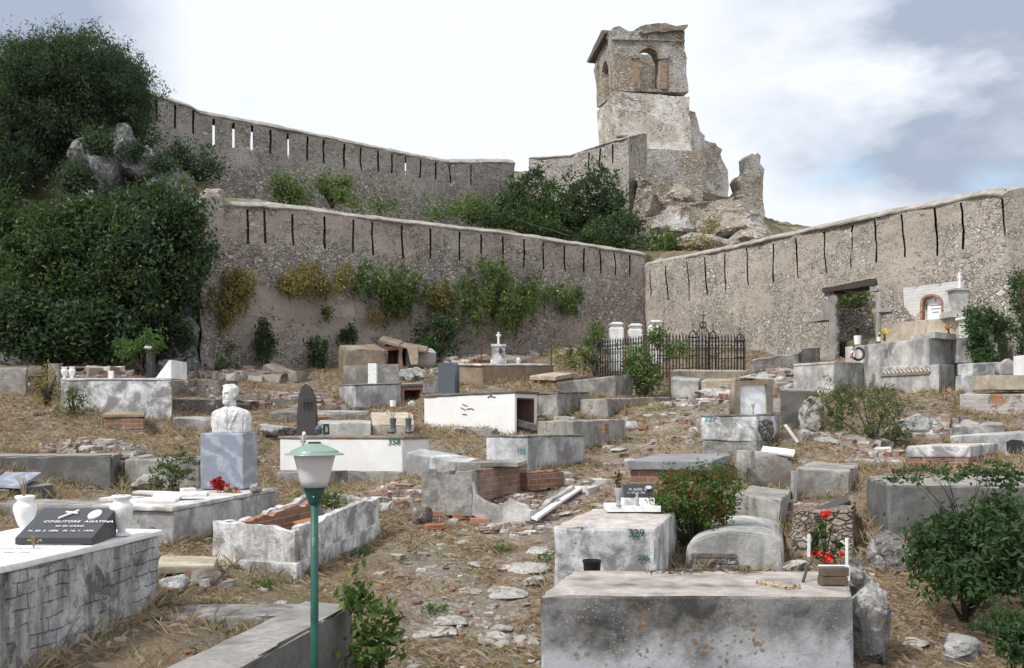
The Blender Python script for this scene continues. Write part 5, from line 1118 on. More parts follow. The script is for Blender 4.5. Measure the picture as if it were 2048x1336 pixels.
# ------------------------------------------------------------------ whitewashed trough with broken brick walls
def trough():
    A, B, C = P(590, 1055, 9.6), P(425, 1044, 9.95), P(757, 992, 11.7); D = B + C - A; zb = P(590, 1133, 9.6).z; zc = P(757, 1048, 11.7).z
    ANC = (A + D) / 2; r = thing('trough_tomb', 'hollow whitewashed tomb with broken rim and bricks inside, behind the lamp', 'tomb', (ANC.x, ANC.y, zb)); FOOT.append([(q.x, q.y) for q in (A, B, D, C)])
    rr = random.Random(5)
    def side(name, p, q, inn, mat, amp, seed, lowtop=0.0):
        n = 26; V = []; Fc = []; L = (q - p); th = .085
        for i in range(n + 1):
            t = i / n; w = p.lerp(q, t); zz_ = w.z - max(0, noise.noise(Vector((w.x * 3, w.y * 3, seed)))) * .10 + noise.noise(Vector((w.x * 13, w.y * 13, seed))) * .022 - lowtop * math.sin(t * math.pi)
            z0 = zb - .3
            for j in range(7):
                f = j / 6; zz2 = z0 + (zz_ - z0) * f
                V.append(Vector((w.x, w.y, zz2)) + nv((w.x, w.y, zz2), 5, seed) * .012)
            for j in range(7):
                f = j / 6; zz2 = z0 + (zz_ - z0) * f; V.append(Vector((w.x, w.y, zz2)) + inn * th + nv((w.x, w.y, zz2), 6, seed + 1) * .012)
        for i in range(n):
            a = i * 14; b = (i + 1) * 14
            for j in range(6): Fc += [(a + j, b + j, b + j + 1, a + j + 1), (a + 7 + j + 1, b + 7 + j + 1, b + 7 + j, a + 7 + j)]
            Fc.append((a + 6, b + 6, b + 13, a + 13))
        Fc.append(tuple(range(0, 7)) + tuple(range(13, 6, -1))); e = n * 14; Fc.append(tuple(e + k for k in range(6, -1, -1)) + tuple(e + 7 + k for k in range(7)))
        bm = bmesh.new(); bm.from_mesh(pyd(V, Fc)); link(name, bm2me(bm), mat, r)
    ax = (C - A).normalized(); bx = (B - A).normalized(); ax.z = bx.z = 0
    side('end_wall', A + Vector((0, 0, 0)), B, ax, 'paint_peel', .01, 1); side('side_wall', A + ax * .086, C, bx, 'paint_peel', .01, 2); side('side_wall', B + ax * .086, D, -bx, 'paint_peel', .01, 3, .04); side('end_wall', C - ax * .0 + bx * .086, D - bx * .086, -ax, 'paint_peel', .01, 4)
    side('brick_lining', A + ax * .09 + bx * .10 - Vector((0, 0, .07)), C + bx * .10 - ax * .1 - Vector((0, 0, .07)), bx, 'brick', .01, 6); side('brick_lining', B + ax * .09 - bx * .19 - Vector((0, 0, .05)), D - bx * .19 - ax * .1 - Vector((0, 0, .05)), bx * 1.0, 'brick', .01, 7)
    fill = [A + ax * .1 + bx * .1, B + ax * .1 - bx * .1, D - ax * .1 - bx * .1, C - ax * .1 + bx * .1]
    for q in fill: q.z = min(q.z, A.z) - .22
    link('earth_fill', bm2me(hexa(fill, zb - .2, 0, .03, 3)), 'ground', r)
    fl_ = [A - ax * .03 - bx * .03, B - ax * .03 + bx * .03, D, C - bx * .03]
    for q, z_ in zip(fl_, (zb + .03, zb + .04, zc + .03, zc + .03)): q.z = z_
    link('plinth', bm2me(hexa([fl_[0], fl_[1], fl_[2] + bx * .03, fl_[3]], zb - .3, .01, .01, 3)), 'paint_old', r)
    for k, (s, t) in enumerate(((.22, .3), (.3, .55), (.45, .4), (.62, .6), (.38, .75), (.75, .35), (.55, .2))):
        c = A.lerp(C, s) + (B - A) * t; c.z = min(c.z, A.z) - .15 + .03 * (k % 2)
        o = link('loose_brick', bm2me(boxbm(c, .24, .11, .06, k * 1.3, (.2 * (k % 3 - 1), .15), .006, .006, k)), plain('brick_red%d' % k, (.36, .15, .08) if k % 2 else (.42, .22, .14), .95, .1, .5, nscale=20), None, c - Vector((0, 0, .03))); tag(o, 'loose brick inside the hollow whitewashed tomb, ' + ('at its near end', 'second from its near end', 'near the middle of its right side', 'beyond the middle', 'along its left lining', 'nearest its far end', 'against its right side wall')[k], 'brick', 'loose bricks in the hollow tomb')
    return A, B, C, D, ax, bx
TA = trough()
bush('low green weeds growing in the far end of the hollow whitewashed tomb', [(668, 1000, 11.2, 28, 12)], 'weed', 40, 40, .07, .035, seed=77, stem=False, name='weeds', cat='weeds')
# ------------------------------------------------------------------ round topped and arched tombs
def arch_tomb(label, prof_px, Y, dvec, mat, extra=None, seed=0, amp=.012, group=None):
    pr_ = [P(u, v, Y) for u, v in prof_px]; me = bm2me(prism(pr_, Vector(dvec), amp, .02, seed)); c = sum(pr_, Vector()) / len(pr_); c.z = min(q.z for q in pr_)
    r = thing('arched_tomb', label, 'tomb', c, group); link('body', me, mat, r); xs_ = [q.x for q in pr_]
    FOOT.append([(min(xs_), Y), (max(xs_), Y), (max(xs_) + dvec[0], Y + dvec[1]), (min(xs_) + dvec[0], Y + dvec[1])])
    if extra: extra(r)
    return r
def arcpts(u0, u1, vs, vc, n=12, p=1.0): return [((u0 + u1) / 2 - (u1 - u0) / 2 * math.cos(a), vs - (vs - vc) * math.sin(a) ** p) for a in np.linspace(0, math.pi, n)]
r = arch_tomb('grey round topped tomb with broken plaster low on its face, behind the front block', [(1372, 1170)] + arcpts(1372, 1568, 1106, 1064, 16, .75) + [(1568, 1170)], 10.0, (.44, 1.65, 0), 'conc_light', seed=3)
# exposed stones where the plaster has dropped
bm = bmesh.new(); rr = random.Random(2)
pp = Plane(P(1372, 0, 10).xy, P(1568, 0, 10).xy)
for row in range(3):
    u = 1376 + rr.uniform(0, 6)
    while u < 1455 - row * -14 + rr.uniform(-6, 6):
        w = rr.uniform(14, 30); v = 1106 + row * 12; q = P(u + w / 2, v + 5, 9.995); me = bm2me(boxbm(q, w / F * 10 * .93, .03, 10.0 / F * 10, 0, None, .008, .008, row * 9 + int(u))); bm.from_mesh(me); u += w
link('exposed_stones', bm2me(bm), 'rock_b', r)
arch_tomb('ochre stained arched tomb between the brick tomb and the square pinkish tomb', [(1494, 985)] + arcpts(1494, 1592, 945, 911, 12, .9) + [(1592, 985)], 13.9, (.25, 1.9, 0), 'conc_lichen', seed=7)
arch_tomb('grey arched tomb behind the ochre stained one with a white slab on top', [(1508, 950)] + arcpts(1508, 1590, 915, 896, 10, .8) + [(1590, 950)], 16.0, (.5, 1.6, 0), 'conc_dark', seed=9)
slab('white marble plaque lying on the grey arched tomb', 1556, 905, 15.7, .50, .30, .035, -.35, tilt=(.25, .12))
slab('piece of grey slab standing on edge left of the arched tombs', 1489, 936, 13.6, .07, .42, .24, .3, mat='conc', name='marble_fragment')
slab('thin broken white post standing between the arched and square tombs', 1588, 1010, 13.1, .05, .09, .45, .1, mat='conc_light', cat='post', name='broken_post')
# framed marble panel over 337
fr = thing('headstone', 'square headstone of white veined marble in a cement frame', 'headstone', P(1506, 828, 16.9)); fpn = Plane(P(1468, 0, 16.75).xy, P(1546, 0, 16.95).xy)
link('frame', bm2me(fpn.plate([[(1468, 832), (1470, 763), (1546, 758), (1547, 832)], [(1481, 828), (1481, 771), (1534, 769), (1535, 828)]], .16, .006, .3)), 'conc_brown', fr)
link('panel', bm2me(fpn.plate([[(1479, 830), (1479, 769), (1536, 767), (1537, 830)]], .05, 0, off=.05)), 'marble_v', fr)
o = tag(link('vase', bm2me(lathe([(.02, 0), (.02, .02), (.01, .05), (.015, .10), (.035, .16), (.03, .17)], P(1506, 828, 16.4) , 12), smooth=True), 'pipe', None, P(1506, 828, 16.4)), 'tiny grey metal vase in front of the framed marble panel', 'vase')
# niche in the end of the tomb 337 : broken render showing black rubble
o = link('broken_patch', bm2me(Plane(P(1514, 0, 16.2).xy, P(1560, 0, 17.3).xy).plate([[(1518, 842), (1530, 838), (1543, 843), (1546, 866), (1538, 880), (1524, 878), (1517, 860)]], .03, .0, .1, .012, 4, off=-.022)), 'drystone', T['t337'][0])
# ------------------------------------------------------------------ pointed stele, frame, boots, tap on tomb 358
t358 = P(700, 868, 17.2).z + .002
o = link('pointed_stele', bm2me(Plane(P(592, 0, 17.5).xy, P(632, 0, 17.5).xy).plate([[(592, 870), (594, 820), (597, 790), (603, 775), (611, 767), (620, 775), (627, 792), (631, 830), (633, 870)]], .16, .008, .12, .008)), 'granite_d', None, P(612, 870, 17.5)); tag(o, 'dark pointed gravestone with carved crosses on the tomb numbered 358', 'gravestone')
bm = bmesh.new(); pl_ = Plane(P(592, 0, 17.5).xy, P(632, 0, 17.5).xy)
for u in (607, 614, 621):
    for a, b in (((u, 797), (u, 818)), ((u - 3, 803), (u + 3, 803))):
        A_ = P(a[0], a[1], 17.48); B_ = P(b[0], b[1], 17.48); tube([A_, B_], .008, 5, bm)
link('carved_crosses', bm2me(bm), 'slate', o)
o = link('picture_frame', bm2me(Plane(P(646, 0, 17.4).xy, P(659, 0, 17.4).xy).plate([[(646, 870), (646, 848), (657, 847), (659, 869)], [(649.5, 866), (650, 853), (654, 852), (656, 862)]], .05, 0)), 'slate', None, P(650, 870, 17.4)); tag(o, 'small black upright oval opening frame beside the pointed gravestone', 'frame')
o = link('vase', bm2me(lathe([(.05, 0), (.07, .03), (.06, .07), (.09, .10), (.04, .12), (.05, .15)], P(637, 869, 17.4), 14), smooth=True), 'granite', None, P(637, 869, 17.4)); tag(o, 'squat dark pot beside the foot of the pointed gravestone', 'pot')
def bootvase(label, u, seed):
    x = (u - U0) / F * 17.2; r = thing('boot_vase', label, 'vase', (x, 17.2, t358))
    link('body', smooth_union([lathe([(.055, .02), (.05, .1), (.048, .16), (.06, .275)], (x, 17.2, t358), 16), ell((x - .02 if seed % 2 else x + .015, 17.17, t358 + .035), (.085, .07, .035)), ell((x, 17.2, t358 + .06), (.06, .06, .05))], .008, 1), 'granite', r)
    twigs(r, Vector((x, 17.2, t358 + .26)), 4, .30, seed=seed, spread=.10, rad=.005, name='flower_stems'); return r, x
r, x = bootvase('left one of two dark boot shaped vases, with a white paper cup above', 786, 1)
link('paper_cup', bm2me(lathe([(.05, 0), (.055, .11)], (x + .0, 17.2, P(0, 813, 17.2).z), 14)), 'white', r); dots(np.array([[x - .09, 17.15, P(0, 826, 17.2).z]]), 16, .02, 'whitefl', r, 'petals')
r, x = bootvase('right one of two dark boot shaped vases, with a white flower', 817, 2)
dots(np.array([[x + .06, 17.15, P(0, 808, 17.2).z]]), 40, .022, 'whitefl', r, 'petals'); dots(np.array([[x + .08, 17.15, P(0, 826, 17.2).z]]), 6, .012, 'redd', r, 'red_petals')
# pale metal crucifix pole between lamp and tomb
tp = thing('crucifix', 'pale metal crucifix finial standing behind the lamp cap', 'crucifix', P(606, 905, 12.0)); bm = bmesh.new()
tube([P(606, 935, 12), P(606, 870, 12)], .018, 8, bm); tube([P(597, 874, 12), P(606, 878, 12), P(617, 875, 12)], .012, 6, bm); tube([P(601, 882, 12), P(612, 883, 12)], .016, 6, bm)
link('post', bm2me(bm, smooth=True), 'pipe', tp); link('figure', bm2me(ell(P(608, 868, 12), (.022, .022, .03)), smooth=True), 'white', tp)
# ------------------------------------------------------------------ black headstone and its base
o = link('headstone', bm2me(Plane(P(876, 0, 22.6).xy, P(910, 0, 22.2).xy).plate([[(876, 786), (876, 732), (879, 726), (905, 725), (909, 730), (910, 786)]], .14, 0, off=0)), 'granite', None, P(890, 786, 22.4)); tag(o, 'black polished upright headstone behind the bright white tomb', 'headstone')
slab('low pale base block left of the black headstone', 862, 786, 22.9, .36, .5, .28, .1, mat='conc', name='base_block', cat='block')
# scars of broken letters on the white tomb
bm = bmesh.new(); pw = Plane(P(848, 0, 22).xy, P(1030, 0, 20.5).xy)
for a, b in (((925, 808), (935, 812)), ((922, 815), (932, 820)), ((934, 818), (942, 817)), ((925, 828), (934, 829)), ((943, 817), (948, 819)), ((976, 795), (984, 790)), ((983, 793), (991, 794)), ((852, 795), (872, 794))):
    (s0, z0), (s1, z1) = pw.at(*a), pw.at(*b); p0 = pw.p + pw.d * s0 - pw.n * .012; p1 = pw.p + pw.d * s1 - pw.n * .012; tube([Vector((p0.x, p0.y, z0)), Vector((p1.x, p1.y, z1))], .011, 5, bm)
link('scars', bm2me(bm), 'conc_dark', T['white_mid'][0])
# shrine
def P2(u, v, Y): return P(u, v, Y)
sh = thing('shrine', 'small white tiered shrine with a cross, on the brownish tomb', 'shrine', P(998, 728, 27.6)); Ys = 27.6
def blk(name, u0, u1, v0, v1, Y, dep, mat, root, bev=.01, amp=.004):
    a, b = P(u0, v1, Y), P(u1, v0, Y); t = [Vector((a.x, Y, b.z)), Vector((b.x, Y, b.z)), Vector((b.x, Y + dep, b.z)), Vector((a.x, Y + dep, b.z))]
    return link(name, bm2me(hexa(t, a.z, bev, amp, int(u0))), mat, root)
blk('base', 981, 1013, 717, 728, Ys, .5, 'paint_old', sh); blk('pedestal', 984, 1010, 693, 717, Ys + .03, .42, 'paint_old', sh); blk('cornice', 982, 1012, 688, 693, Ys, .48, 'paint_old', sh)
link('medallion', bm2me(disc(P(1001, 702, Ys), Vector((1, 0, 0)), Vector((0, 0, 1)), .055, .09, .03)), 'granite_d', sh)
bm = bmesh.new(); tube([P(997, 688, Ys + .2), P(997, 664, Ys + .2)], .035, 6, bm); tube([P(992, 671, Ys + .2), P(1002, 671, Ys + .2)], .028, 6, bm); link('cross', bm2me(bm), 'paint', sh)
urn('little white pot right of the shrine on the brownish tomb', 1037, 27.8, .19, P(0, 728, 27.8).z, 'white', name='pot', n=14)
# fan of carved leaves on the shrine tomb's face
# lichened slab wall, white pillar and column
o = link('stone_screen', bm2me(Plane(P(688, 0, 26.2).xy, P(798, 0, 26.5).xy).plate([[(688, 772), (688, 732), (797, 728), (798, 772)]], .25, .012, .3)), 'conc_lichen', None, P(700, 772, 26.2)); tag(o, 'upright lichened stone screen behind the pale grey tomb', 'stone slab')
blk_ = thing('white_pillar', 'short white square pillar in front of the lichened stone screen', 'pillar', P(745, 772, 25.9)); blk('shaft', 736, 753, 727, 771, 25.95, .22, 'marble_w', blk_)
# tilted fallen chest
def free8(label, top, bot, mat, name, cat, seed=0, amp=.015, bev=.02, group=None):
    t = [P(*q) for q in top]; b = [P(*q) for q in bot]; c = sum(b, Vector()) / 4; o = link(name, bm2me(hexa(t, 0, bev, amp, seed, bot=b)), mat, None, c); return tag(o, label, cat, group)
free8('toppled concrete tomb tilted against the foot of the rampart', [(527, 730, 26.2), (545, 724, 27.2), (618, 752, 27.4), (604, 764, 26.4)], [(516, 766, 26.2), (530, 762, 27.2), (600, 774, 27.4), (580, 776, 26.4)], 'conc_brown', 'toppled_tomb', 'tomb', 5)
free8('brown tilted roof slab over the ruined brick tomb', [(758, 678, 28.5), (766, 671, 29.6), (806, 682, 29.8), (798, 690, 28.7)], [(758, 684, 28.5), (766, 677, 29.6), (806, 688, 29.8), (798, 696, 28.7)], 'conc_brown', 'roof_slab', 'slab', 6)
free8('rust streaked slab leaning on the low crumbling brick tomb', [(813, 694, 28.9), (836, 693, 29.0), (838, 692, 29.15), (816, 693, 29.15)], [(822, 730, 28.7), (836, 728, 28.7), (838, 728, 28.9), (824, 730, 28.9)], 'conc_brown', 'leaning_slab', 'slab', 7)
free8('weathered slab roofing the low crumbling brick tomb', [(800, 690, 28.9), (802, 683, 30.1), (856, 693, 30.2), (852, 702, 29.0)], [(800, 695, 28.9), (802, 688, 30.1), (856, 698, 30.2), (852, 707, 29.0)], 'conc_brown', 'roof_slab', 'slab', 8)
free8('tilted grey marble slab on the low tomb at the left edge', [(-20, 968, 12.2), (40, 972, 12.0), (84, 944, 13.2), (10, 944, 13.4)], [(-20, 974, 12.2), (40, 978, 12.0), (84, 950, 13.2), (10, 950, 13.4)], 'marble_g', 'marble_slab', 'slab', 9, .004, .004)
free8('dark stone slab leaning on the stack of rough stones', [(1613, 1022, 10.9), (1633, 1030, 10.6), (1700, 999, 11.2), (1690, 990, 11.8)], [(1613, 1030, 10.9), (1633, 1037, 10.6), (1702, 1010, 11.2), (1692, 1000, 11.8)], 'granite_d', 'leaning_slab', 'slab', 10, .006)
free8('tan cement slab bridging rubble beside the near whitewashed tomb', [(316, 1135, 8.6), (430, 1130, 8.9), (436, 1112, 9.6), (320, 1110, 9.5)], [(316, 1150, 8.6), (428, 1142, 8.9), (434, 1122, 9.6), (320, 1122, 9.5)], 'conc_beige', 'cement_slab', 'slab', 11)
# ------------------------------------------------------------------ ruined brick tomb in the middle
rt = thing('ruined_tomb', 'ruined tomb of broken cement and brick walls heaped with rubble, mid foreground', 'tomb', P(945, 1010, 12.4))
def wall_strip(name, pts, mat, th, seed, jg=.03, amp=.012):
    """low broken wall: pts (u, v_top, v_bot, Y)"""
    V = []; Fc = []; n = 0
    for (u0, t0, b0, Y0), (u1, t1, b1, Y1) in zip(pts, pts[1:]):
        k = max(2, int(abs(u1 - u0) / 6))
        for i in range(k + 1):
            f = i / k; Y = Y0 + (Y1 - Y0) * f; u = u0 + (u1 - u0) * f; a = P(u, t0 + (t1 - t0) * f, Y); b = P(u, b0 + (b1 - b0) * f, Y); a.z += noise.noise(Vector((a.x * 9, a.y * 9, seed))) * jg; b.z -= .12
            dd = Vector((P(u1, 0, Y1).x - P(u0, 0, Y0).x, Y1 - Y0, 0)).normalized(); nn = Vector((-dd.y, dd.x, 0))
            if nn.y < 0: nn = -nn
            for j in range(6):
                q = b.lerp(a, j / 5); q = Vector((a.x, a.y, q.z)); V.append(q + nv(q, 5, seed) * amp)
            for j in range(6):
                q = b.lerp(a, j / 5); q = Vector((a.x, a.y, q.z)) + nn * th; V.append(q + nv(q, 5, seed + 1) * amp)
            if i: 
                a_, b_ = n - 12, n
                for j in range(5): Fc += [(a_ + j, b_ + j, b_ + j + 1, a_ + j + 1), (a_ + 6 + j + 1, b_ + 6 + j + 1, b_ + 6 + j, a_ + 6 + j)]
                Fc.append((a_ + 5, b_ + 5, b_ + 11, a_ + 11))
            if i == 0: Fc.append(tuple(range(n, n + 6)) + tuple(range(n + 11, n + 5, -1)))
            if i == k: Fc.append(tuple(n + j for j in range(5, -1, -1)) + tuple(n + 6 + j for j in range(6)))
            n += 12
    bm = bmesh.new(); bm.from_mesh(pyd(V, Fc)); return link(name, bm2me(bm), mat, rt)
wall_strip('cement_wall', [(843, 946, 1012, 12.7), (856, 940, 1012, 12.66), (858, 948, 1012, 12.65), (872, 949, 1012, 12.6), (874, 944, 1012, 12.6), (898, 944, 1012, 12.5), (900, 952, 1012, 12.5), (910, 952, 1012, 12.47), (912, 943, 1012, 12.46), (944, 944, 1014, 12.4)], 'gravelly', .16, 3)
M['brick_t'] = brickmat('tomb_bricks', R(58), (.30, .17, .12), (.36, .23, .17), (.38, .35, .31))
wall_strip('brick_wall', [(946, 942, 986, 12.55), (1055, 926, 965, 14.2)], 'brick_t', .14, 5, .02)
wall_strip('broken_render', [(945, 965, 1012, 12.38), (952, 990, 1015, 12.36), (975, 1008, 1025, 12.3), (1000, 1010, 1032, 12.2), (1022, 998, 1036, 12.15), (1040, 1008, 1040, 12.1), (1060, 1022, 1046, 12.0)], 'conc_light', .07, 7)
wall_strip('broken_render', [(1060, 1022, 1046, 12.02), (1085, 1018, 1038, 12.4), (1100, 1002, 1028, 12.8), (1140, 978, 1002, 13.6), (1150, 970, 996, 13.9)], 'conc_light', .07, 9)
wall_strip('brick_course', [(1055, 946, 962, 13.9), (1115, 940, 958, 14.4), (1128, 944, 958, 14.6)], 'brick', .14, 11)
free8('pale marble kerb strip lying along the ruined brick tomb, beside the path', [(1062, 1033, 12.0), (1074, 1036, 11.9), (1168, 972, 14.0), (1150, 972, 14.1)], [(1062, 1038, 12.0), (1074, 1042, 11.9), (1168, 977, 14.0), (1150, 977, 14.1)], 'marble_w', 'marble_strip', 'kerb stone', 12, .004, .004)
slab('loose grey cement lump on top of the ruined brick tomb', 936, 940, 12.7, .30, .20, .10, .3, mat='gravelly', name='cement_lump')
slab('thin grey slab resting along the top of the ruined brick wall', 1000, 930, 13.6, .62, .9, .05, -.15, mat='conc', name='cover_slab')
# ------------------------------------------------------------------ left group: urns, stele, broken stones
uz = P(130, 757, 20.2).z
urn('left one of two white urns on the broad whitewashed tomb', 129, 20.3, .24, uz, 'white', n=18); urn('right one of two white urns on the broad whitewashed tomb', 144, 20.25, .24, uz, 'white', n=18)
o = link('sloping_stone', bm2me(prism([P(310, 757, 20.2), P(338, 720, 20.25), P(343, 720, 20.25), P(343, 757, 20.2)], Vector((.02, .9, 0)), .004, .006)), 'paint', None, P(325, 757, 20.2)); tag(o, 'white sloping wedge headstone on the right end of the two urn tomb', 'headstone')
blk_ = thing('dark_post', 'dark slim upright stone under the bushes with a pale flower', 'post', P(298, 760, 22)); blk('shaft', 292, 305, 690, 758, 22.3, .18, 'granite_d', blk_); dots(np.array([P(294, 696, 22.2)]), 20, .035, 'whitefl', blk_, 'petals')
slab('pale lichened post at the left of the rubble bank, under the bushes', 110, 775, 21.8, .22, .22, .52, .1, mat='conc_lichen', cat='post', name='stone_post')
slab('little white cross block on the rim of the two urn tomb', 222, 757, 20.3, .09, .09, .16, .1, mat='white', cat='block', name='white_block', z=uz)
slab('long log shaped grey stone lying behind the bust', 500, 800, 21.5, .85, .16, .12, -.08, mat='rock_b', name='long_stone', cat='stone')
slab('dark eroded ledge of earth and stone left of the bust', 400, 800, 23.5, 1.4, 1.0, .45, -.15, mat='rock_b', name='ledge', cat='ledge', amp=.06)
slab('second dark ledge stepping down toward the bust', 395, 836, 21.5, 1.1, .8, .4, -.1, mat='rock_b', name='ledge', cat='ledge', amp=.06)
# ------------------------------------------------------------------ right group round the gate
nm = thing('niche_monument', 'whitewashed brick monument with an arched niche and white plaque', 'monument', P(1860, 640, 23)); npn = Plane(P(1806, 0, 23.9).xy, P(1915, 0, 22.7).xy)
nar = arcpts(1845, 1883, 606, 592, 10)
link('brick_wall', bm2me(npn.plate([[(1806, 576), (1914, 562), (1914, 640), (1836, 645), (1822, 630), (1808, 612)], [(1845, 640)] + nar + [(1883, 636)]], .4, .008, .4)), 'brick_white', nm)
link('niche_ring', bm2me(npn.plate([[(1841, 641), (1845, 641)] + nar + [(1883, 637), (1887, 637)] + [(1864 + 23 * math.cos(a), 606 - 18 * math.sin(a)) for a in np.linspace(0, math.pi, 12)]], .12, .003, .3, off=-.02)), 'brick', nm)
link('niche_back', bm2me(npn.plate([[(1843, 642), (1843, 590), (1885, 588), (1885, 640)]], .08, 0, off=.22)), 'brick', nm)
link('plaque', bm2me(npn.plate([[(1848, 639), (1848, 600), (1862, 593), (1866, 593), (1882, 599), (1882, 636)]], .05, 0, off=.13)), 'white', nm)
bm = bmesh.new()
for a, b in (((1865, 596), (1865, 604)), ((1863, 598), (1867, 598)), ((1854, 610), (1876, 609)), ((1856, 617), (1874, 616)), ((1858, 624), (1872, 623))):
    (s0, z0), (s1, z1) = npn.at(*a), npn.at(*b); p0 = npn.p + npn.d * s0 + npn.n * .125; p1 = npn.p + npn.d * s1 + npn.n * .125; tube([Vector((p0.x, p0.y, z0)), Vector((p1.x, p1.y, z1))], .009, 4, bm)
link('inscription', bm2me(bm), 'ink_g', nm)
pc_ = thing('cross_pillar', 'light grey square pillar with a small white cross, beside the niche monument', 'pillar', P(1923, 630, 22.4)); blk('shaft', 1909, 1938, 580, 626, 22.3, .36, 'conc_light', pc_, .006, .002); blk('cap', 1906, 1940, 576, 580, 22.26, .42, 'conc_light', pc_, .004, .001); blk('foot', 1898, 1938, 622, 634, 22.2, .5, 'conc_light', pc_, .006, .002)
bm = bmesh.new(); tube([P(1919, 577, 22.45), P(1919, 545, 22.45)], .032, 6, bm); tube([P(1914, 555, 22.45), P(1924, 555, 22.45)], .026, 6, bm); link('cross', bm2me(bm), 'white', pc_)
gb = thing('green_niche', 'pale green box shaped niche on legs under the creeper', 'niche', P(1965, 740, 21.6)); blk('box', 1938, 1988, 636, 683, 21.6, .5, 'palegreen', gb, .01, .003); blk('roof', 1935, 1990, 631, 636, 21.55, .6, 'paint', gb, .006, .003); blk('leg', 1982, 1996, 684, 722, 21.6, .16, 'paint', gb); blk('leg', 1940, 1950, 684, 722, 21.7, .16, 'conc', gb); blk('side', 1989, 2003, 640, 720, 21.75, .5, 'granite_d', gb)
free8('flat sloping cement lid on the long grey tomb below the niche monument', [(1822, 672, 21.7), (1870, 663, 21.2), (1912, 668, 21.6), (1880, 676, 22.4)], [(1822, 680, 21.7), (1870, 676, 21.2), (1912, 680, 21.6), (1880, 684, 22.4)], 'conc_light', 'cement_slab', 'slab', 13, .004, .006)
blk_ = thing('block', 'plain pale cement block at the right end of the long grey tomb', 'block', P(1960, 725, 21.8)); blk('body', 1915, 1950, 676, 726, 21.55, .6, 'conc_light', blk_)
def potf(label, u, v, Y, h, r_, matc, seed, mat='white'):
    x = (u - U0) / F * Y; z = P(u, v, Y).z; t = thing('flower_pot', label, 'flower pot', (x, Y, z)); link('pot', bm2me(lathe([(r_ * .8, 0), (r_, h)], (x, Y, z), 16)), mat, t); twigs(t, Vector((x, Y, z + h)), 5, .14, 'stem', seed, .06, 'stems', .006)
    if matc: dots(np.array([[x, Y, z + h + .13]]), 40, .035, matc, t, 'petals', seed)
potf('white flower pot with withered flowers near the left end of the long grey tomb', 1715, 689, 22.6, .20, .085, 'rust', 1); potf('small white pot near the middle of the long grey tomb', 1758, 683, 22.1, .10, .055, None, 2)
potf('bunch of yellow flowers standing on the long grey tomb', 1769, 682, 22.0, .08, .03, 'yellow', 3, 'stem'); potf('orange flowers beside the beige tomb under the cross pillar', 1897, 672, 21.5, .08, .03, 'orange', 4, 'stem')
wr = thing('wreath', 'white and red artificial wreath leaning on the two toned tomb', 'wreath', P(1716, 722, 22.2)); a_ = [P(1717 + 11 * math.cos(t), 708 - 12 * math.sin(t), 22.3) for t in np.linspace(0, 6.3, 14)]
link('ring', bm2me(tube(a_, .03, 6)), 'granite_d', wr); dots(np.array([P(1708, 707, 22.2), P(1708, 700, 22.2)]), 50, .03, 'whitefl', wr, 'petals'); dots(np.array([P(1708, 696, 22.2), P(1706, 713, 22.2)]), 26, .028, 'redd', wr, 'red_petals')
# carved band
pg = Plane(P(1757, 0, 22.4).xy, P(1878, 0, 20.6).xy); link('carved_band', bm2me(pg.plate([[(1762, 741), (1860, 735), (1860, 748), (1762, 753)]], .03, 0, off=-.03)), 'conc_brown', T['gate_b'][0])
bm = bmesh.new()
for k in range(12):
    u = 1766 + k * 8; vv = 743.5 - k * .5
    for a, b in (((u, vv + 5), (u + 4, vv - 2)), ((u + 4, vv - 2), (u + 8, vv + 4.6))):
        (s0, z0), (s1, z1) = pg.at(*a), pg.at(*b); p0 = pg.p + pg.d * s0 - pg.n * .035; p1 = pg.p + pg.d * s1 - pg.n * .035; tube([Vector((p0.x, p0.y, z0)), Vector((p1.x, p1.y, z1))], .008, 4, bm)
link('zigzag', bm2me(bm), 'paint', T['gate_b'][0])
hs = thing('house_stele', 'small pale grey gabled stele shaped like a house at the right edge', 'stele', P(2018, 755, 19.8)); hp_ = Plane(P(1999, 0, 19.8).xy, P(2040, 0, 19.8).xy)
link('slab', bm2me(hp_.plate([[(2000, 754), (2000, 731), (2019, 717), (2036, 730), (2038, 752)]], .2, .003, .3)), 'conc_light', hs); link('panel', bm2me(hp_.plate([[(2006, 749), (2006, 735), (2019, 726), (2030, 734), (2031, 748)]], .03, 0, off=-.025)), 'paint_grey', hs)
slab('yellowish lower block under the house shaped stele', 2010, 780, 19.4, 1.0, .6, .28, .05, mat='conc_beige', name='block', cat='block')
slab('white edged block at the extreme right edge beside the gabled stele', 2046, 775, 19.3, .12, .5, .62, 0, mat='paint', name='block', cat='block')
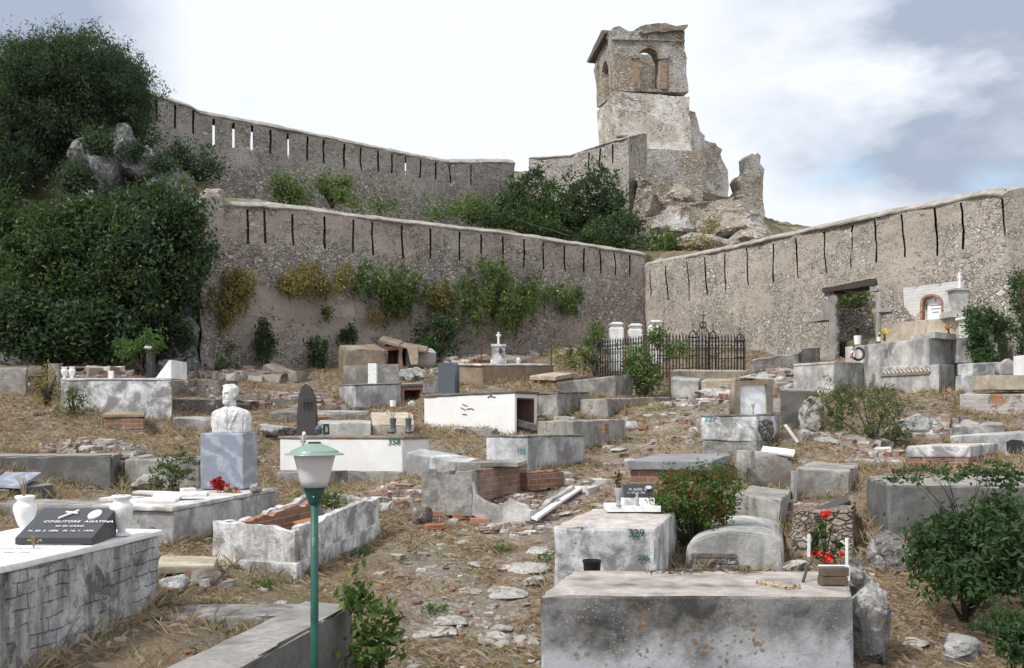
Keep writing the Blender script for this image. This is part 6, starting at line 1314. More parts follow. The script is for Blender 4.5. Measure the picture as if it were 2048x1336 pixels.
# ------------------------------------------------------------------ iron fence
def spear(): return [(.0, .86), (.0, .90)]
FEN = thing('iron_fence', 'black wrought iron grave fence with spear points and taller cross topped posts', 'fence', P(1330, 745, 27.2))
def picket_mesh(h, r=.018):
    bm = tube([(0, 0, -.2), (0, 0, h)], r, 5); me = bm2me(bm); bm = bmesh.new(); bm.from_mesh(me)
    me = bm2me(lathe([(.006, h - .01), (.028, h + .03), (.02, h + .06), (.003, h + .13)], (0, 0, 0), 6)); bm.from_mesh(me)
    me = bm2me(lathe([(.008, h * .78), (.03, h * .80), (.008, h * .82)], (0, 0, 0), 6)); bm.from_mesh(me)
    me = bm2me(lathe([(.008, h * .35), (.026, h * .37), (.008, h * .39)], (0, 0, 0), 6)); bm.from_mesh(me)
    me = bm2me(tube([(-.04, 0, h * .9), (-.028, 0, h * .95), (0, 0, h * .90), (.028, 0, h * .95), (.04, 0, h * .9)], .006, 4)); bm.from_mesh(me)
    for s in (-1, 1):
        me = bm2me(tube([(s * .0, 0, h * .6), (s * .04, 0, h * .64), (s * .045, 0, h * .70), (0, 0, h * .74)], .005, 4)); bm.from_mesh(me)
    return bm2me(bm)
pk = picket_mesh(.90); pk.materials.append(M['iron'])
sides = [(P(1186, 750, 29.4), P(1326, 741, 27.4)), (P(1326, 741, 27.4), P(1488, 741, 28.2))]; npk = 0
for sA, sB in sides:
    L = (sB - sA).length; n = int(L / .098)
    for i in range(n + 1):
        q = sA.lerp(sB, i / n); o = bpy.data.objects.new('picket', pk); COL.objects.link(o); o.parent = FEN; o.location = q - FEN.location; o.rotation_euler = (0, 0, math.atan2(sB.y - sA.y, sB.x - sA.x)); npk += 1
    for hh in (.06, .34, .70, .80):
        link('rail', bm2me(tube([sA + Vector((0, 0, hh)), sB + Vector((0, 0, hh))], .011, 4)), 'iron', FEN)
def tall_post(u, Y, vb, vt, w=.12):
    q = P(u, vb, Y); h = P(u, vt, Y).z - q.z; bm = bmesh.new()
    for dx, dy in ((-1, -1), (1, -1), (1, 1), (-1, 1)): tube([q + Vector((dx * w, dy * w, -.2)), q + Vector((dx * w, dy * w, h * .70))], .012, 4, bm)
    for z in (.3, .68):
        for k in range(4):
            c = [(-1, -1), (1, -1), (1, 1), (-1, 1)]; a, b = c[k], c[(k + 1) % 4]; tube([q + Vector((a[0] * w, a[1] * w, h * z)), q + Vector((b[0] * w, b[1] * w, h * z))], .014, 4, bm)
    for dx, dy in ((-1, -1), (1, -1), (1, 1), (-1, 1)): tube([q + Vector((dx * w, dy * w, h * .68)), q + Vector((dx * w * .6, dy * w * .6, h * .78)), q + Vector((0, 0, h * .84))], .012, 4, bm)
    tube([q + Vector((0, 0, h * .80)), q + Vector((0, 0, h))], .011, 4, bm); tube([q + Vector((-.05, 0, h * .94)), q + Vector((.05, 0, h * .94))], .010, 4, bm)
    link('post', bm2me(bm), 'iron', FEN)
for u, Y, vb, vt in ((1326, 27.4, 741, 642), (1386, 27.7, 741, 644), (1426, 27.9, 741, 646), (1480, 28.15, 741, 653)): tall_post(u, Y, vb, vt)
bm = bmesh.new(); g0, g1 = P(1392, 741, 27.75), P(1420, 741, 27.88); ar_ = [g0.lerp(g1, t) + Vector((0, 0, .98 + .26 * math.sin(t * math.pi))) for t in np.linspace(0, 1, 9)]
tube([g0] + ar_ + [g1], .014, 5, bm)
for k in range(1, 8): tube([g0.lerp(g1, k / 8), ar_[k]], .009, 4, bm)
gc = (g0 + g1) / 2; tube([gc + Vector((0, 0, 1.2)), gc + Vector((0, 0, 1.66))], .014, 5, bm); tube([gc + Vector((-.09, 0, 1.54)), gc + Vector((.09, 0, 1.54))], .012, 5, bm)
tube([gc + Vector((.09 * math.cos(t), 0, 1.27 + .09 * math.sin(t))) for t in np.linspace(0, 6.3, 12)], .02, 4, bm); link('gate', bm2me(bm), 'iron', FEN)
oc = P(1239, 690, 28.6); o = link('oval_ornament', bm2me(tube([oc + Vector((.09 * math.cos(t), 0, .13 * math.sin(t))) for t in np.linspace(0, 6.3, 14)], .013, 4)), 'iron', FEN)
for k, (u, w, Y, vt, lb) in enumerate(((1234, 28, 29.9, 644, 'left one of three white pillar gravestones behind the iron fence'), (1272, 27, 30.2, 647, 'middle one of three white pillar gravestones behind the iron fence'), (1312, 27, 30.4, 640, 'right one of three white pillar gravestones behind the iron fence, half hidden'))):
    t = thing('pillar_gravestone', lb, 'gravestone', P(u, 735, Y), 'white pillar gravestones'); blk('shaft', u - w / 2, u + w / 2, vt + 10, 745, Y, .42, 'paint', t, .05, .003); blk('neck', u - w * .40, u + w * .40, vt + 5, vt + 10, Y + .04, .34, 'paint', t, .01, .001); blk('cap', u - w * .47, u + w * .47, vt + 2, vt + 5, Y - .01, .44, 'paint', t, .01, .001); blk('crown', u - w * .34, u + w * .34, vt, vt + 2, Y + .05, .3, 'paint', t, .01, .001)
# posts and wires
def pole(label, u, v0, v1, Y, r, mat='pipe', cat='pole', name='pole', dx=0): o = link(name, bm2me(tube([P(u, v0, Y), P(u + dx, v1, Y)], r, 6)), mat, None, P(u, v0, Y)); return tag(o, label, cat)
pole('thin grey pipe running up the rampart left of the iron fence', 1173, 690, 570, 34.3, .018, 'conc_dark')
pole('thin rusty iron rod standing left of the shrine', 963, 730, 688, 27.2, .018, 'rust', dx=-1); pole('thin rusty iron rod standing right of the shrine near the fence bush', 1103, 730, 690, 28.2, .018, 'rust')
pole('rusty iron rod at the corner of the kerbed tomb below the fence', 1340, 812, 742, 24.9, .022, 'rust', dx=-1)
cb = [P(960, 402, 44), P(1010, 428, 42.5), P(1060, 448, 41), P(1110, 462, 39.5), P(1138, 472, 38.4)]; o = link('cable', bm2me(tube(cb, .012, 5)), 'granite_d', None, cb[0]); tag(o, 'slack cable running down across the bushes to the rampart top', 'cable')
# ------------------------------------------------------------------ things on and round the front block
fz = P(1400, 1190, 7.0).z + .002
for k, (lb, dz, dx) in enumerate((('lower one of two dark bricks stacked on the front concrete block', 0, 0), ('upper one of two dark bricks stacked on the front concrete block', .068, .006))):
    c = Vector((P(1665, 0, 7.42).x + dx, 7.42, fz + dz + .033)); o = link('brick', bm2me(boxbm(c, .20, .10, .064, .03 + k * .05, None, .006, .004, k)), plain('dark_brick%d' % k, (.13, .10, .075), .95, .1, .7, nscale=25, bump=.6), None, c - Vector((0, 0, .033))); tag(o, lb, 'brick', 'stacked dark bricks')
slab('white marble slip propped across the back of the two stacked bricks', 1668, 1140, 7.60, .24, .04, .12, .02, z=fz, name='marble_slip')
sp_ = thing('broken_sword', 'dark broken cross stick standing on the front concrete block', 'stick', P(1606, 1160, 7.65)); bm = bmesh.new(); tube([Vector((P(1606, 0, 7.55).x, 7.55, fz)), P(1614, 1137, 7.6), P(1630, 1112, 7.7)], [.012, .010, .006], 6, bm); tube([P(1612, 1136, 7.6), P(1620, 1139, 7.6)], .012, 6, bm); link('shaft', bm2me(bm), 'granite_d', sp_)
ft = thing('flower_basket', 'basket of green plastic leaves with bright red flowers near the front block', 'flowers', P(1650, 1125, 9.2)); fb = gz(P(1650, 0, 9.2).x, 9.2)
rr = random.Random(4); bm = bmesh.new(); 
for e in ((1652, 1030), (1640, 1050), (1630, 1105), (1662, 1060), (1675, 1100), (1645, 1080), (1657, 1112)): tube([Vector((P(1650, 0, 9.2).x, 9.2, fb)), P(1650, 1120, 9.2), P(e[0], e[1], 9.15)], [.012, .008, .006], 5, bm)
link('stems', bm2me(bm), 'stem', ft)
lp_, _ = crown_pts([(P(1650, 1088, 9.2), (.14, .12, .16)), (P(1640, 1060, 9.2), (.08, .08, .09))], 40, 14, .035, 3); V_, F_ = leaf_arrays(lp_, 0, .05, .5, len(lp_)); link('leaves', np_mesh(V_, F_), LM['dark'], ft)
for u, v, r_ in ((1652, 1029, .035), (1658, 1117, .042), (1631, 1107, .032), (1683, 1108, .022), (1646, 1031, .02)): dots(np.array([P(u, v, 9.05)]), 40, r_ * .55, 'red', ft, 'flower', int(u))
link('basket', bm2me(lathe([(.07, 0), (.11, .12)], (P(1650, 0, 9.2).x, 9.2, fb), 14)), 'granite_d', ft)
for lb, u, v0, v1 in (('left one of two small white crosses beside the flower basket', 1618, 1106, 1069), ('right one of two small white crosses beside the flower basket', 1694, 1122, 1076)):
    t = thing('white_cross', lb, 'cross', P(u, v0, 9.0)); bm = bmesh.new(); tube([P(u, v0 + 8, 9.0), P(u, v1, 9.0)], .016, 6, bm); tube([P(u - 12, v1 + 6, 9.0), P(u, v1 + 16, 9.0), P(u + 4, v1 + 12, 9.0)], .010, 5, bm); link('body', bm2me(bm), 'paint', t)
bx_, by_ = P(1184, 0, 8.45).x, 8.45; bz = gz(bx_, by_); zt_ = P(0, 1120, 8.45).z
bk_ = thing('bucket', 'black plastic bucket behind the front concrete block', 'bucket', (bx_, by_, zt_ - .22)); link('pail', bm2me(lathe([(.062, zt_ - .22), (.076, zt_ - .016), (.082, zt_ - .014), (.082, zt_), (.074, zt_), (.070, zt_ - .03), (.055, zt_ - .2)], (bx_, by_, 0), 28), smooth=False), 'plastic', bk_)
slab('flat grey rock slab between 329 tomb foot and the bucket', 1184, 1155, 8.45, .5, .35, .9, .1, mat='rock', name='rock_ledge', cat='rock', z=zt_ - .22 - .9)
# plaque, vase and figurine on the far end of 329
z329 = P(0, 1016, 10.75).z
s9 = thing('grave_plaque', 'small dark plaque on a white marble base at the head of tomb 329', 'plaque', P(1275, 1012, 10.5)); y9 = 10.45; zb9 = P(0, 1013, y9).z
def bq(name, u0, u1, v0, v1, Y, dep, mat, tilt=0):
    a, b = P(u0, v1, Y), P(u1, v0, Y); return link(name, bm2me(hexa([Vector((a.x, Y + tilt, b.z)), Vector((b.x, Y + tilt, b.z)), Vector((b.x, Y + dep + tilt, b.z)), Vector((a.x, Y + dep + tilt, b.z))], 0, .003, 0, bot=[Vector((a.x, Y, a.z)), Vector((b.x, Y, a.z)), Vector((b.x, Y + dep, a.z)), Vector((a.x, Y + dep, a.z))])), mat, root if False else s9)
bq('marble_base', 1214, 1322, 1012, 1024, y9 - .12, .4, 'marble_w'); bq('marble_face', 1240, 1310, 996, 1011, y9, .06, 'marble_w', .03); bq('slate', 1246, 1308, 970, 996, y9 + .03, .03, 'slate', .09)
text('M  ALFIO  G', .035, P(1258, 981, y9 + .05), (1, 0, 0), (0, .25, 1), 'ink_w', s9); text('N. 1892  M. 1959', .026, P(1255, 987, y9 + .03), (1, 0, 0), (0, .25, 1), 'ink_w', s9)
link('portrait', bm2me(disc(P(1297, 975, y9 + .06), Vector((1, 0, 0)), Vector((0, .3, 1)).normalized(), .035, .018, .01)), 'photo', s9)
o = link('cone_vase', bm2me(lathe([(.035, 0), (.03, .015), (.02, .02), (.028, .08), (.045, .185), (.04, .19)], (P(1237, 0, y9 - .1).x, y9 - .1, P(0, 1012, y9 - .1).z), 14), smooth=True), 'pipe', None, (P(1237, 0, y9 - .1).x, y9 - .1, P(0, 1012, y9 - .1).z)); tag(o, 'grey metal cone vase holding rusty dried flowers, on tomb 329', 'vase')
dots(np.array([P(1236, 960, y9 - .1), P(1238, 950, y9 - .1), P(1236, 970, y9 - .1)]), 60, .018, 'rust', o, 'dried_flowers', 2)
o = link('figurine', bm2me(lathe([(.028, 0), (.03, .01), (.018, .03), (.024, .06), (.02, .09), (.010, .10), (.014, .12), (.003, .14)], (P(1274, 0, y9 - .08).x, y9 - .08, P(0, 1012, y9 - .08).z), 12), smooth=True), 'conc_light', None, P(1274, 1010, y9 - .08)); tag(o, 'small grey stone figurine before the dark plaque of tomb 329', 'figurine')
slab('small brown square tile set in the lichen spotted tomb', 1211, 868, 18.85, .14, .05, .20, .9, mat='brick', name='tile', cat='tile')
tw = thing('twigs', 'brown dead twigs lying on the back of the front concrete block', 'twigs', (P(1350, 0, 7.9).x, 7.9, fz)); bm = bmesh.new(); rr = random.Random(8)
for k in range(34):
    a = Vector((P(1350, 0, 7.9).x + rr.uniform(-.28, .55), 7.9 + rr.uniform(-.10, .07), fz + rr.uniform(.003, .02))); b = a + Vector((rr.uniform(-.16, .16), rr.uniform(-.05, .05), rr.uniform(0, .03))); tube([a, (a + b) / 2 + Vector((0, 0, .01)), b], .0035, 4, bm)
link('stems', bm2me(bm), plain('dead_twig', (.12, .07, .05), .9, .1, .4), tw)
tw = thing('dried_plant', 'curled pale dried stem on the right part of the front block', 'dried plant', (P(1560, 0, 7.35).x, 7.35, fz)); pts_ = [Vector((P(1520 + k * 9, 0, 7.35).x, 7.42 - .025 * k + .05 * math.sin(k), fz + .012)) for k in range(9)]; link('stem', bm2me(tube(pts_, .007, 5)), plain('straw_stem', (.50, .36, .18), .9, .1, .4), tw)
dots(np.array([list(p) for p in pts_]), 70, .010, 'dry', tw, 'seed_heads', 5)

face_ = Plane(P(1900, 0, 17.6).xy, P(2110, 0, 15.6).xy)
link('hole_dark_plate', bm2me(face_.plate([[(2015, 884), (2026, 879), (2046, 881), (2052, 892), (2046, 906), (2030, 909), (2017, 902)]], .05, 0, .1, .01, 3, off=-.035)), 'slate', T['hole_tomb'][0])  # dark plate on the face, its colour standing in for the hole's shade
slab('grey broken stone slab lying inside the opened brick end of the white tomb', 1052, 855, 21.0, .5, .3, .12, .4, tilt=(.2, .25), mat='gravelly', name='broken_slab')
slab('small white topped brick on the grey lichen tomb below the opened white tomb', 1122, 842, 19.2, .3, .16, .09, .1, mat='brick_pl', name='brick', cat='brick')
# ------------------------------------------------------------------ ground cover: straw, weeds, gravel, rubble
PATH = [P(870, 1336, 8).xy, P(940, 1190, 9.5).xy, P(930, 1075, 11.6).xy, P(1090, 1030, 12.8).xy, P(1210, 960, 15).xy, P(1310, 870, 18.6).xy, P(1420, 800, 22.5).xy, P(1560, 745, 27).xy]
def path_d(x, y):
    d = np.full(len(x), 99.)
    for a, b in zip(PATH, PATH[1:]):
        ab = b - a; t = np.clip(((x - a.x) * ab.x + (y - a.y) * ab.y) / ab.length_squared, 0, 1); d = np.minimum(d, np.hypot(x - a.x - ab.x * t, y - a.y - ab.y * t))
    return d
def in_foot(x, y, grow=0.0):
    m = np.zeros(len(x), bool)
    for f in FOOT:
        n = len(f); ins = np.zeros(len(x), bool); j = n - 1
        for i in range(n):
            xi, yi = f[i]; xj, yj = f[j]; c = ((yi > y) != (yj > y)) & (x < (xj - xi) * (y - yi) / (yj - yi + 1e-12) + xi); ins ^= c; j = i
        m |= ins
    return m
def wedge(n, y0=5.0, y1=33.0, pw=1.0, seed=0):
    r = np.random.default_rng(seed); y = y0 + (y1 - y0) * r.random(n) ** pw; x = (r.random(n) * 2 - 1) * (.56 * y + 1.2)
    wall_y = np.where(x < 5.08, 27.5 + (x + 8.62) * .7665, 38.0 + (x - 5.08) * -2.75) - .3; k = (y < wall_y) & ~in_foot(x, y); return x[k], y[k]
def nfield(x, y, s, off=0): return np.array([noise.fractal(Vector((a * s, b * s, off)), 1.0, 2.0, 3) for a, b in zip(x, y)])
def blades(x, y, z, L, w, up, seed, curl=.3):
    r = np.random.default_rng(seed); n = len(x); a = r.random(n) * 2 * np.pi; el = np.clip(r.normal(up, .35, n), -.02, 1.45)
    d = np.c_[np.cos(a) * np.cos(el), np.sin(a) * np.cos(el), np.sin(el)]; Ls = L * r.uniform(.4, 1.25, n); s = np.c_[-np.sin(a), np.cos(a), np.zeros(n)]; p = np.c_[x, y, z]
    tip = p + d * Ls[:, None]; tip[:, 2] -= curl * Ls * r.random(n); mid = p + d * (Ls * .55)[:, None]; ww = w[:, None] if hasattr(w, '__len__') else w
    V = np.stack([p - s * ww * .5, p + s * ww * .5, mid + s * ww * .4, tip, mid - s * ww * .4], 1).reshape(-1, 3); return V, np.arange(n * 5).reshape(n, 5)
def cover(name, label_mat, n, L, up, seed, keep, pw=1.0, wk=1.0, y0=5., y1=33.):
    x, y = wedge(n, y0, y1, pw, seed); k = keep(x, y); x, y = x[k], y[k]
    r = np.random.default_rng(seed + 1); m = 7; cx = np.repeat(x, m) + r.normal(size=len(x) * m) * .05; cy = np.repeat(y, m) + r.normal(size=len(x) * m) * .05
    z = ground_z(cx, cy) + ground_n(cx, cy) + .012
    V, Fc = blades(cx, cy, z, L, wk * (.0008 + .00036 * cy), up, seed); o = link(name, np_mesh(V, Fc), LM[label_mat]); o['kind'] = 'stuff'; return o
r_ = np.random.default_rng(99)
cover('dry_grass', 'straw', 36000, .17, .14, 1, lambda x, y: (nfield(x, y, .8, 1) + .35 * np.minimum(path_d(x, y), 1.2) - .12 + r_.normal(size=len(x)) * .15 - .55 * ((y < 7.4) & (x < -.9))) > 0)
cover('tall_dry_grass', 'straw', 4200, .26, .75, 2, lambda x, y: (nfield(x, y, .5, 4) > .16) & (path_d(x, y) > .7))
cover('green_weeds', 'weed', 6500, .09, .6, 3, lambda x, y: (nfield(x, y, .6, 8) > .12), wk=1.8)
def stones(name, n, smin, smax, seed, keep, mat, y1=30, pts=None, pwr=2.5, lift=.0):
    r = np.random.default_rng(seed)
    if pts is None: x, y = wedge(n, 5.2, y1, 1.0, seed); k = keep(x, y); x, y = x[k], y[k]; z = ground_z(x, y) + ground_n(x, y)
    else: x, y, z = pts
    n = len(x); s = smin + (smax - smin) * r.random(n) ** pwr; s *= np.clip(y / 12, .8, 1.5)
    base = bmesh.new(); bmesh.ops.create_cube(base, size=1.6); bmesh.ops.bisect_plane(base, geom=base.verts[:] + base.edges[:] + base.faces[:], plane_co=(.3, 0, 0), plane_no=(1, .4, .3)); bmesh.ops.triangulate(base, faces=base.faces); base.verts.ensure_lookup_table(); bv = np.array([v.co[:] for v in base.verts]); bf = np.array([[v.index for v in f.verts] for f in base.faces]); base.free()
    sc3 = np.c_[s * r.uniform(.7, 1.4, n), s * r.uniform(.7, 1.4, n), s * r.uniform(.35, .8, n)]; V = bv[None] * sc3[:, None] * (1 + r.normal(size=(n, len(bv), 3)) * .22)
    a = r.random(n) * 6.28; ca, sa = np.cos(a)[:, None], np.sin(a)[:, None]; V = np.stack([V[..., 0] * ca - V[..., 1] * sa, V[..., 0] * sa + V[..., 1] * ca, V[..., 2]], -1) + np.c_[x, y, z + s * .15 + lift][:, None]
    Fc = (bf[None] + (np.arange(n) * len(bv))[:, None, None]).reshape(-1, 3); o = link(name, np_mesh(V.reshape(-1, 3), Fc), mat); o['kind'] = 'stuff'; return o
g = G('gravel_stones', .95, .1); gi = g.N.new('ShaderNodeNewGeometry').outputs['Random Per Island']; M['gravel'] = None
rp_ = g.N.new('ShaderNodeValToRGB'); g.L.new(gi, rp_.inputs[0]); e_ = rp_.color_ramp.elements; e_[0].color = (.14, .12, .10, 1); e_[1].color = (.55, .53, .50, 1); e2 = e_.new(.6); e2.color = (.27, .25, .22, 1); e3 = e_.new(.05); e3.color = (.22, .12, .08, 1)
g.bump(g.noise(30, 6), .6, .02); M['gravel'] = g.done(g.mix(.5, rp_.outputs[0], g.mix(g.noise(25, 6, .7), (.25,) * 3, (.75,) * 3), 'OVERLAY'))
rs_ = np.random.default_rng(5)
stones('gravel', 11000, .010, .055, 21, lambda x, y: (rs_.random(len(x)) < np.clip(1.15 - path_d(x, y) * .55, .28, 1)) & (nfield(x, y, 1.1, 5) > -.28), 'gravel')
stones('stone_rubble', 2600, .04, .13, 22, lambda x, y: (rs_.random(len(x)) < np.clip(1.0 - path_d(x, y) * .5, .12, 1)) & (nfield(x, y, .7, 15) > .0), 'gravel', pwr=3.5)
def heap(name, cu, cv, Y, ru, dep, h, n, seed, smin=.03, smax=.10, z=None):
    r = np.random.default_rng(seed); a = r.random(n) * 6.28; q = np.sqrt(r.random(n)); c = P(cu, cv, Y); x = c.x + np.cos(a) * q * ru / F * Y; y = c.y + np.sin(a) * q * dep; zz_ = (ground_z(x, y) if z is None else np.full(n, z)) + h * (1 - q ** 1.5) * r.uniform(.6, 1, n)
    stones(name, 0, smin, smax, seed, None, 'gravel', pts=(x, y, zz_), pwr=1.6)
heap('rubble_heap', 190, 898, 15.6, 105, .5, .20, 420, 31); heap('rubble_heap', 1050, 1000, 13.0, 70, .75, .16, 520, 32, .02, .075); heap('rubble_heap', 790, 1000, 13.6, 60, .7, .14, 160, 33, .04, .14)
heap('rubble_heap', 200, 728, 23.2, 105, .6, .42, 360, 34, .06, .19); heap('rubble_heap', 395, 1165, 8.9, 45, .35, .12, 60, 35, .06, .15); heap('rubble_heap', 1720, 690, 28.5, 40, 1.0, .2, 60, 36, .05, .12)
heap('rubble_heap', 1690, 870, 17.3, 80, .7, .08, 90, 37, .04, .12); heap('rubble_heap', 1060, 1045, 12.0, 110, .35, .05, 120, 38, .03, .09); heap('rubble_heap', 620, 780, 24, 60, .8, .1, 80, 39, .05, .14)
# bigger stones one can tell apart; depth found where the line of sight meets the ground
def grock(label, u, v, w, h, seed, mat='rock_w', dep=.8, group=None, sub=3, sink=.35, rz=0., rough_=.35):
    q = ground_px(u, v); s = q.y / F; r = (w / 2 * s, w / 2 * s * dep, h / 2 * s); c = Vector((q.x, q.y + r[1] * .7, q.z + r[2] * (1 - sink))); o = link('rock', bm2me(rockbm(c, r, seed, sub, rough_, rz=rz)), mat, None, c - Vector((0, 0, r[2]))); return tag(o, label, 'rock', group)
grock('tall lichened boulder rising against the right end of the front concrete block', 1755, 1345, 118, 205, 71, 'boulder', .9, sub=4, sink=.15)
grock('upper knob of pale rock right of the two stacked bricks', 1718, 1215, 96, 105, 72, 'boulder', .8, sub=4, sink=.1)
grock('grey rock under the left end of the large plain grey tomb', 1800, 1150, 105, 95, 73, 'boulder', .8, sub=4)
grock('small round pale stone right of the flower basket', 1760, 1150, 36, 42, 74, 'rock_w')
grock('pale angular rock at the right foot of the round topped tomb', 1590, 1150, 75, 34, 75, 'rock_w')
grock('flat white rock between tomb 329 and the round topped tomb', 1366, 1158, 60, 26, 76, 'rock_w')
grock('large grey lichened boulder behind the pale post near tomb 337', 1630, 868, 72, 76, 77, 'rock_w', .8, sub=4, sink=.1)
grock('dark squat stone at the foot of the large lichened boulder', 1612, 890, 46, 42, 78, 'rock')
grock('low pale rock in straw below the spindly bush', 1662, 890, 60, 22, 79, 'rock_w')
grock('long low speckled outcrop right of the spindly bush', 1850, 880, 120, 62, 80, 'rock', .8, sub=4, sink=.2)
grock('white boulder at the upper edge of the speckled outcrop', 1893, 842, 38, 14, 81, 'rock_w')
grock('pale blue grey rock beside the pointed gravestone, left of tomb 358', 548, 880, 92, 36, 82, 'rock', .8, sub=4, sink=.2)
grock('white broken masonry lump in front of the low grey tomb at left', 290, 980, 85, 40, 83, 'rock_w', .7)
grock('pale outcrop in the slope left of the framed marble panel', 1440, 800, 90, 34, 84, 'rock_w', .8, sub=4, sink=.3)
grock('white flat outcrop on the slope left of the two toned tomb', 1540, 765, 110, 22, 85, 'rock_w', .8, sink=.4)
grock('small white boulder at the right corner of the lichen spotted tomb', 1266, 862, 36, 30, 86, 'rock_w')
grock('low grey stones beside the brown tile of the lichen spotted tomb', 1215, 890, 40, 18, 87, 'rock')
grock('left boulder of the pair right of the stone screen', 812, 762, 32, 40, 88, 'rock'); grock('right boulder of the pair right of the stone screen', 838, 758, 32, 34, 89, 'rock_w')
grock('rounded pale stone behind the black headstone', 868, 752, 26, 22, 90, 'rock_w'); grock('white lump of marble in the grass behind the bust', 421, 800, 14, 14, 91, 'rock_w')
grock('grey stone at the bottom right corner with straw round it', 1935, 1330, 120, 60, 92, 'rock', .8, sub=4); grock('pale stone lying in straw near the bottom right', 1838, 1300, 70, 24, 93, 'rock_w'); grock('small pale stone in the straw right of the tall boulder', 1846, 1216, 16, 14, 94, 'rock_w')
grock('dark purple grey rock under the tan cement slab', 400, 1185, 90, 55, 95, 'rock_b'); grock('grey rock left of the dark one below the tan slab', 345, 1190, 70, 46, 96, 'rock')
grock('long pale broken cement block beside the hollow whitewashed tomb', 845, 1050, 52, 62, 97, 'rock_b', .6, rz=.5)
k = 100
STEP = 'pale stones bedded in the footpath'; LOOSE = 'loose stones by the footpath'
for u, v, w, h, lb in ((1010, 1200, 110, 26, 'widest pale slab of the middle step, centre of the footpath'), (935, 1195, 70, 20, 'pale slab at the left end of the middle step'), (1075, 1180, 60, 24, 'pale stone of the middle step touching the front block'),
        (870, 1290, 120, 24, 'broad left stone of the nearest step, bottom of the view'), (985, 1300, 90, 34, 'thick middle stone of the nearest step'), (1050, 1296, 70, 30, 'stone of the nearest step beside the front block'), (900, 1262, 80, 18, 'thin flat stone just above the nearest step at left'), (1000, 1265, 60, 16, 'thin flat stone just above the nearest step at right'),
        (1050, 1150, 120, 22, 'wide pale ledge beside the foot of tomb 329'), (960, 1140, 60, 16, 'small flat stone left of the wide ledge by tomb 329'), (1090, 1110, 90, 20, 'pale stone touching the left side of tomb 329'), (880, 1100, 40, 14, 'small stone at the left side of the upper path'), (925, 1094, 30, 18, 'small white lump of stone on the grey worn path'), (1130, 1090, 60, 16, 'flat stone at the near left corner of tomb 329'),
        (1050, 1065, 60, 14, 'flat stone in the path below the pale marble strip'), (1180, 1045, 70, 18, 'pale stone at the far left corner of tomb 329'), (1120, 1035, 60, 14, 'flat stone between the marble strip and tomb 329'), (1200, 1020, 50, 16, 'pale stone left of the cone vase and dark plaque'),
        (1240, 905, 40, 12, 'loose white stone right of the tomb with the faded teal number'), (1270, 880, 60, 10, 'flat stone on the grassy path below the lichen spotted tomb'), (1330, 850, 40, 10, 'small stone high on the path left of tomb 337'), (1350, 832, 60, 9, 'thin pale stone at the edge of the grassy path'), (1210, 935, 26, 12, 'little stone left of the brick tomb with the grey slab'),
        (800, 1020, 60, 22, 'flat stone behind the corner of the hollow whitewashed tomb'), (885, 1022, 44, 20, 'stone at the foot of the ruined cement wall'), (780, 985, 50, 20, 'stone between the tomb 358 and the hollow whitewashed tomb'), (1300, 835, 30, 10, 'tiny pale stone on the upper path'), (1380, 812, 36, 10, 'small pale stone left of the framed marble panel'), (560, 1215, 40, 10, 'stone in the straw left of the lamp post'), (730, 1090, 24, 8, 'little stone near the right side of the hollow whitewashed tomb')):
    grock(lb, u, v, w, h, k, 'rock_w', 1.0, STEP if k < 118 else LOOSE, sink=.55, rz=k); k += 1
for i, (u, v, Y, rz, bl_) in enumerate(((880, 1035, 12.4, .2, 'red brick lying close to the left foot of the ruined cement wall'), (925, 1040, 12.2, .1, 'red brick lying under the middle of the ruined cement wall'), (1010, 1046, 12.0, -.1, 'red brick below the broken scalloped render of the ruined tomb'), (870, 1060, 11.8, .4, 'red brick fallen furthest out into the path before the ruined tomb'), (960, 1050, 12.0, .0, 'red brick between two others under the corner of the ruined tomb'), (1085, 955, 14.2, .2, 'red brick among the rubble behind the pale marble strip'), (1120, 952, 14.4, .1, 'red brick nearest the grey tomb with the faded teal number'), (1290, 930, 13.2, .2, 'red brick lying before the brick tomb with the smooth grey slab'))):
    q = ground_px(u, v); c = Vector((q.x, q.y, q.z + .03)); o = link('brick', bm2me(boxbm(c, .25, .12, .065, rz, None, .006, .006, i)), plain('red_brick%d' % i, (.34, .15, .09) if i % 2 else (.38, .20, .14), .95, .1, .5, nscale=20), None, c - Vector((0, 0, .03))); tag(o, bl_, 'brick', 'fallen bricks by the ruined tomb')
# broken white stick near 337
pole('broken white marble strip leaning in straw near tomb 337', 1595, 885, 850, 16.6, .03, 'paint', 'broken strip', 'marble_strip', -25)
# ------------------------------------------------------------------ plants on and along the ramparts
wl = Plane(P(400, 0, 27.5).xy, P(1290, 0, 38).xy)
def WY(u): a, z = wl.at(u, 800); return (wl.p + wl.d * a).y
def wp(label, lst, mat, n=60, leaf=.10, seed=0, hang=.12, flowers=None, **k):
    ex = None
    if flowers: ex = lambda root, pts, cls: dots(pts, flowers[1], flowers[2] if len(flowers) > 2 else .035, flowers[0], root, 'dry_heads', seed)
    return bush(label, [(u, v, WY(u) - .42, ru, rv) for u, v, ru, rv in lst], mat, int(n * .9), 34, .15, leaf * 1.45, .32, seed, 'wall_plant', 'wall plant', 'plants rooted in the rampart face', stem=False, hang=hang, droop=-.9, depth=.7, extra=ex, **k)
wp('straw yellow flowering clump low on the rampart at its left end', [(447, 605, 32, 38), (470, 580, 26, 30)], 'yel', 90, .09, 1, .1, ('dry', 260))
wp('green and ochre clump above the straw yellow one on the rampart', [(487, 562, 24, 26), (462, 548, 18, 16)], 'yel', 50, .09, 2)
wp('orange brown and green plant mass on the rampart, second from the left', [(590, 562, 28, 24), (625, 552, 26, 28), (655, 572, 22, 18)], 'yel', 110, .09, 3, .1, ('rust', 120))
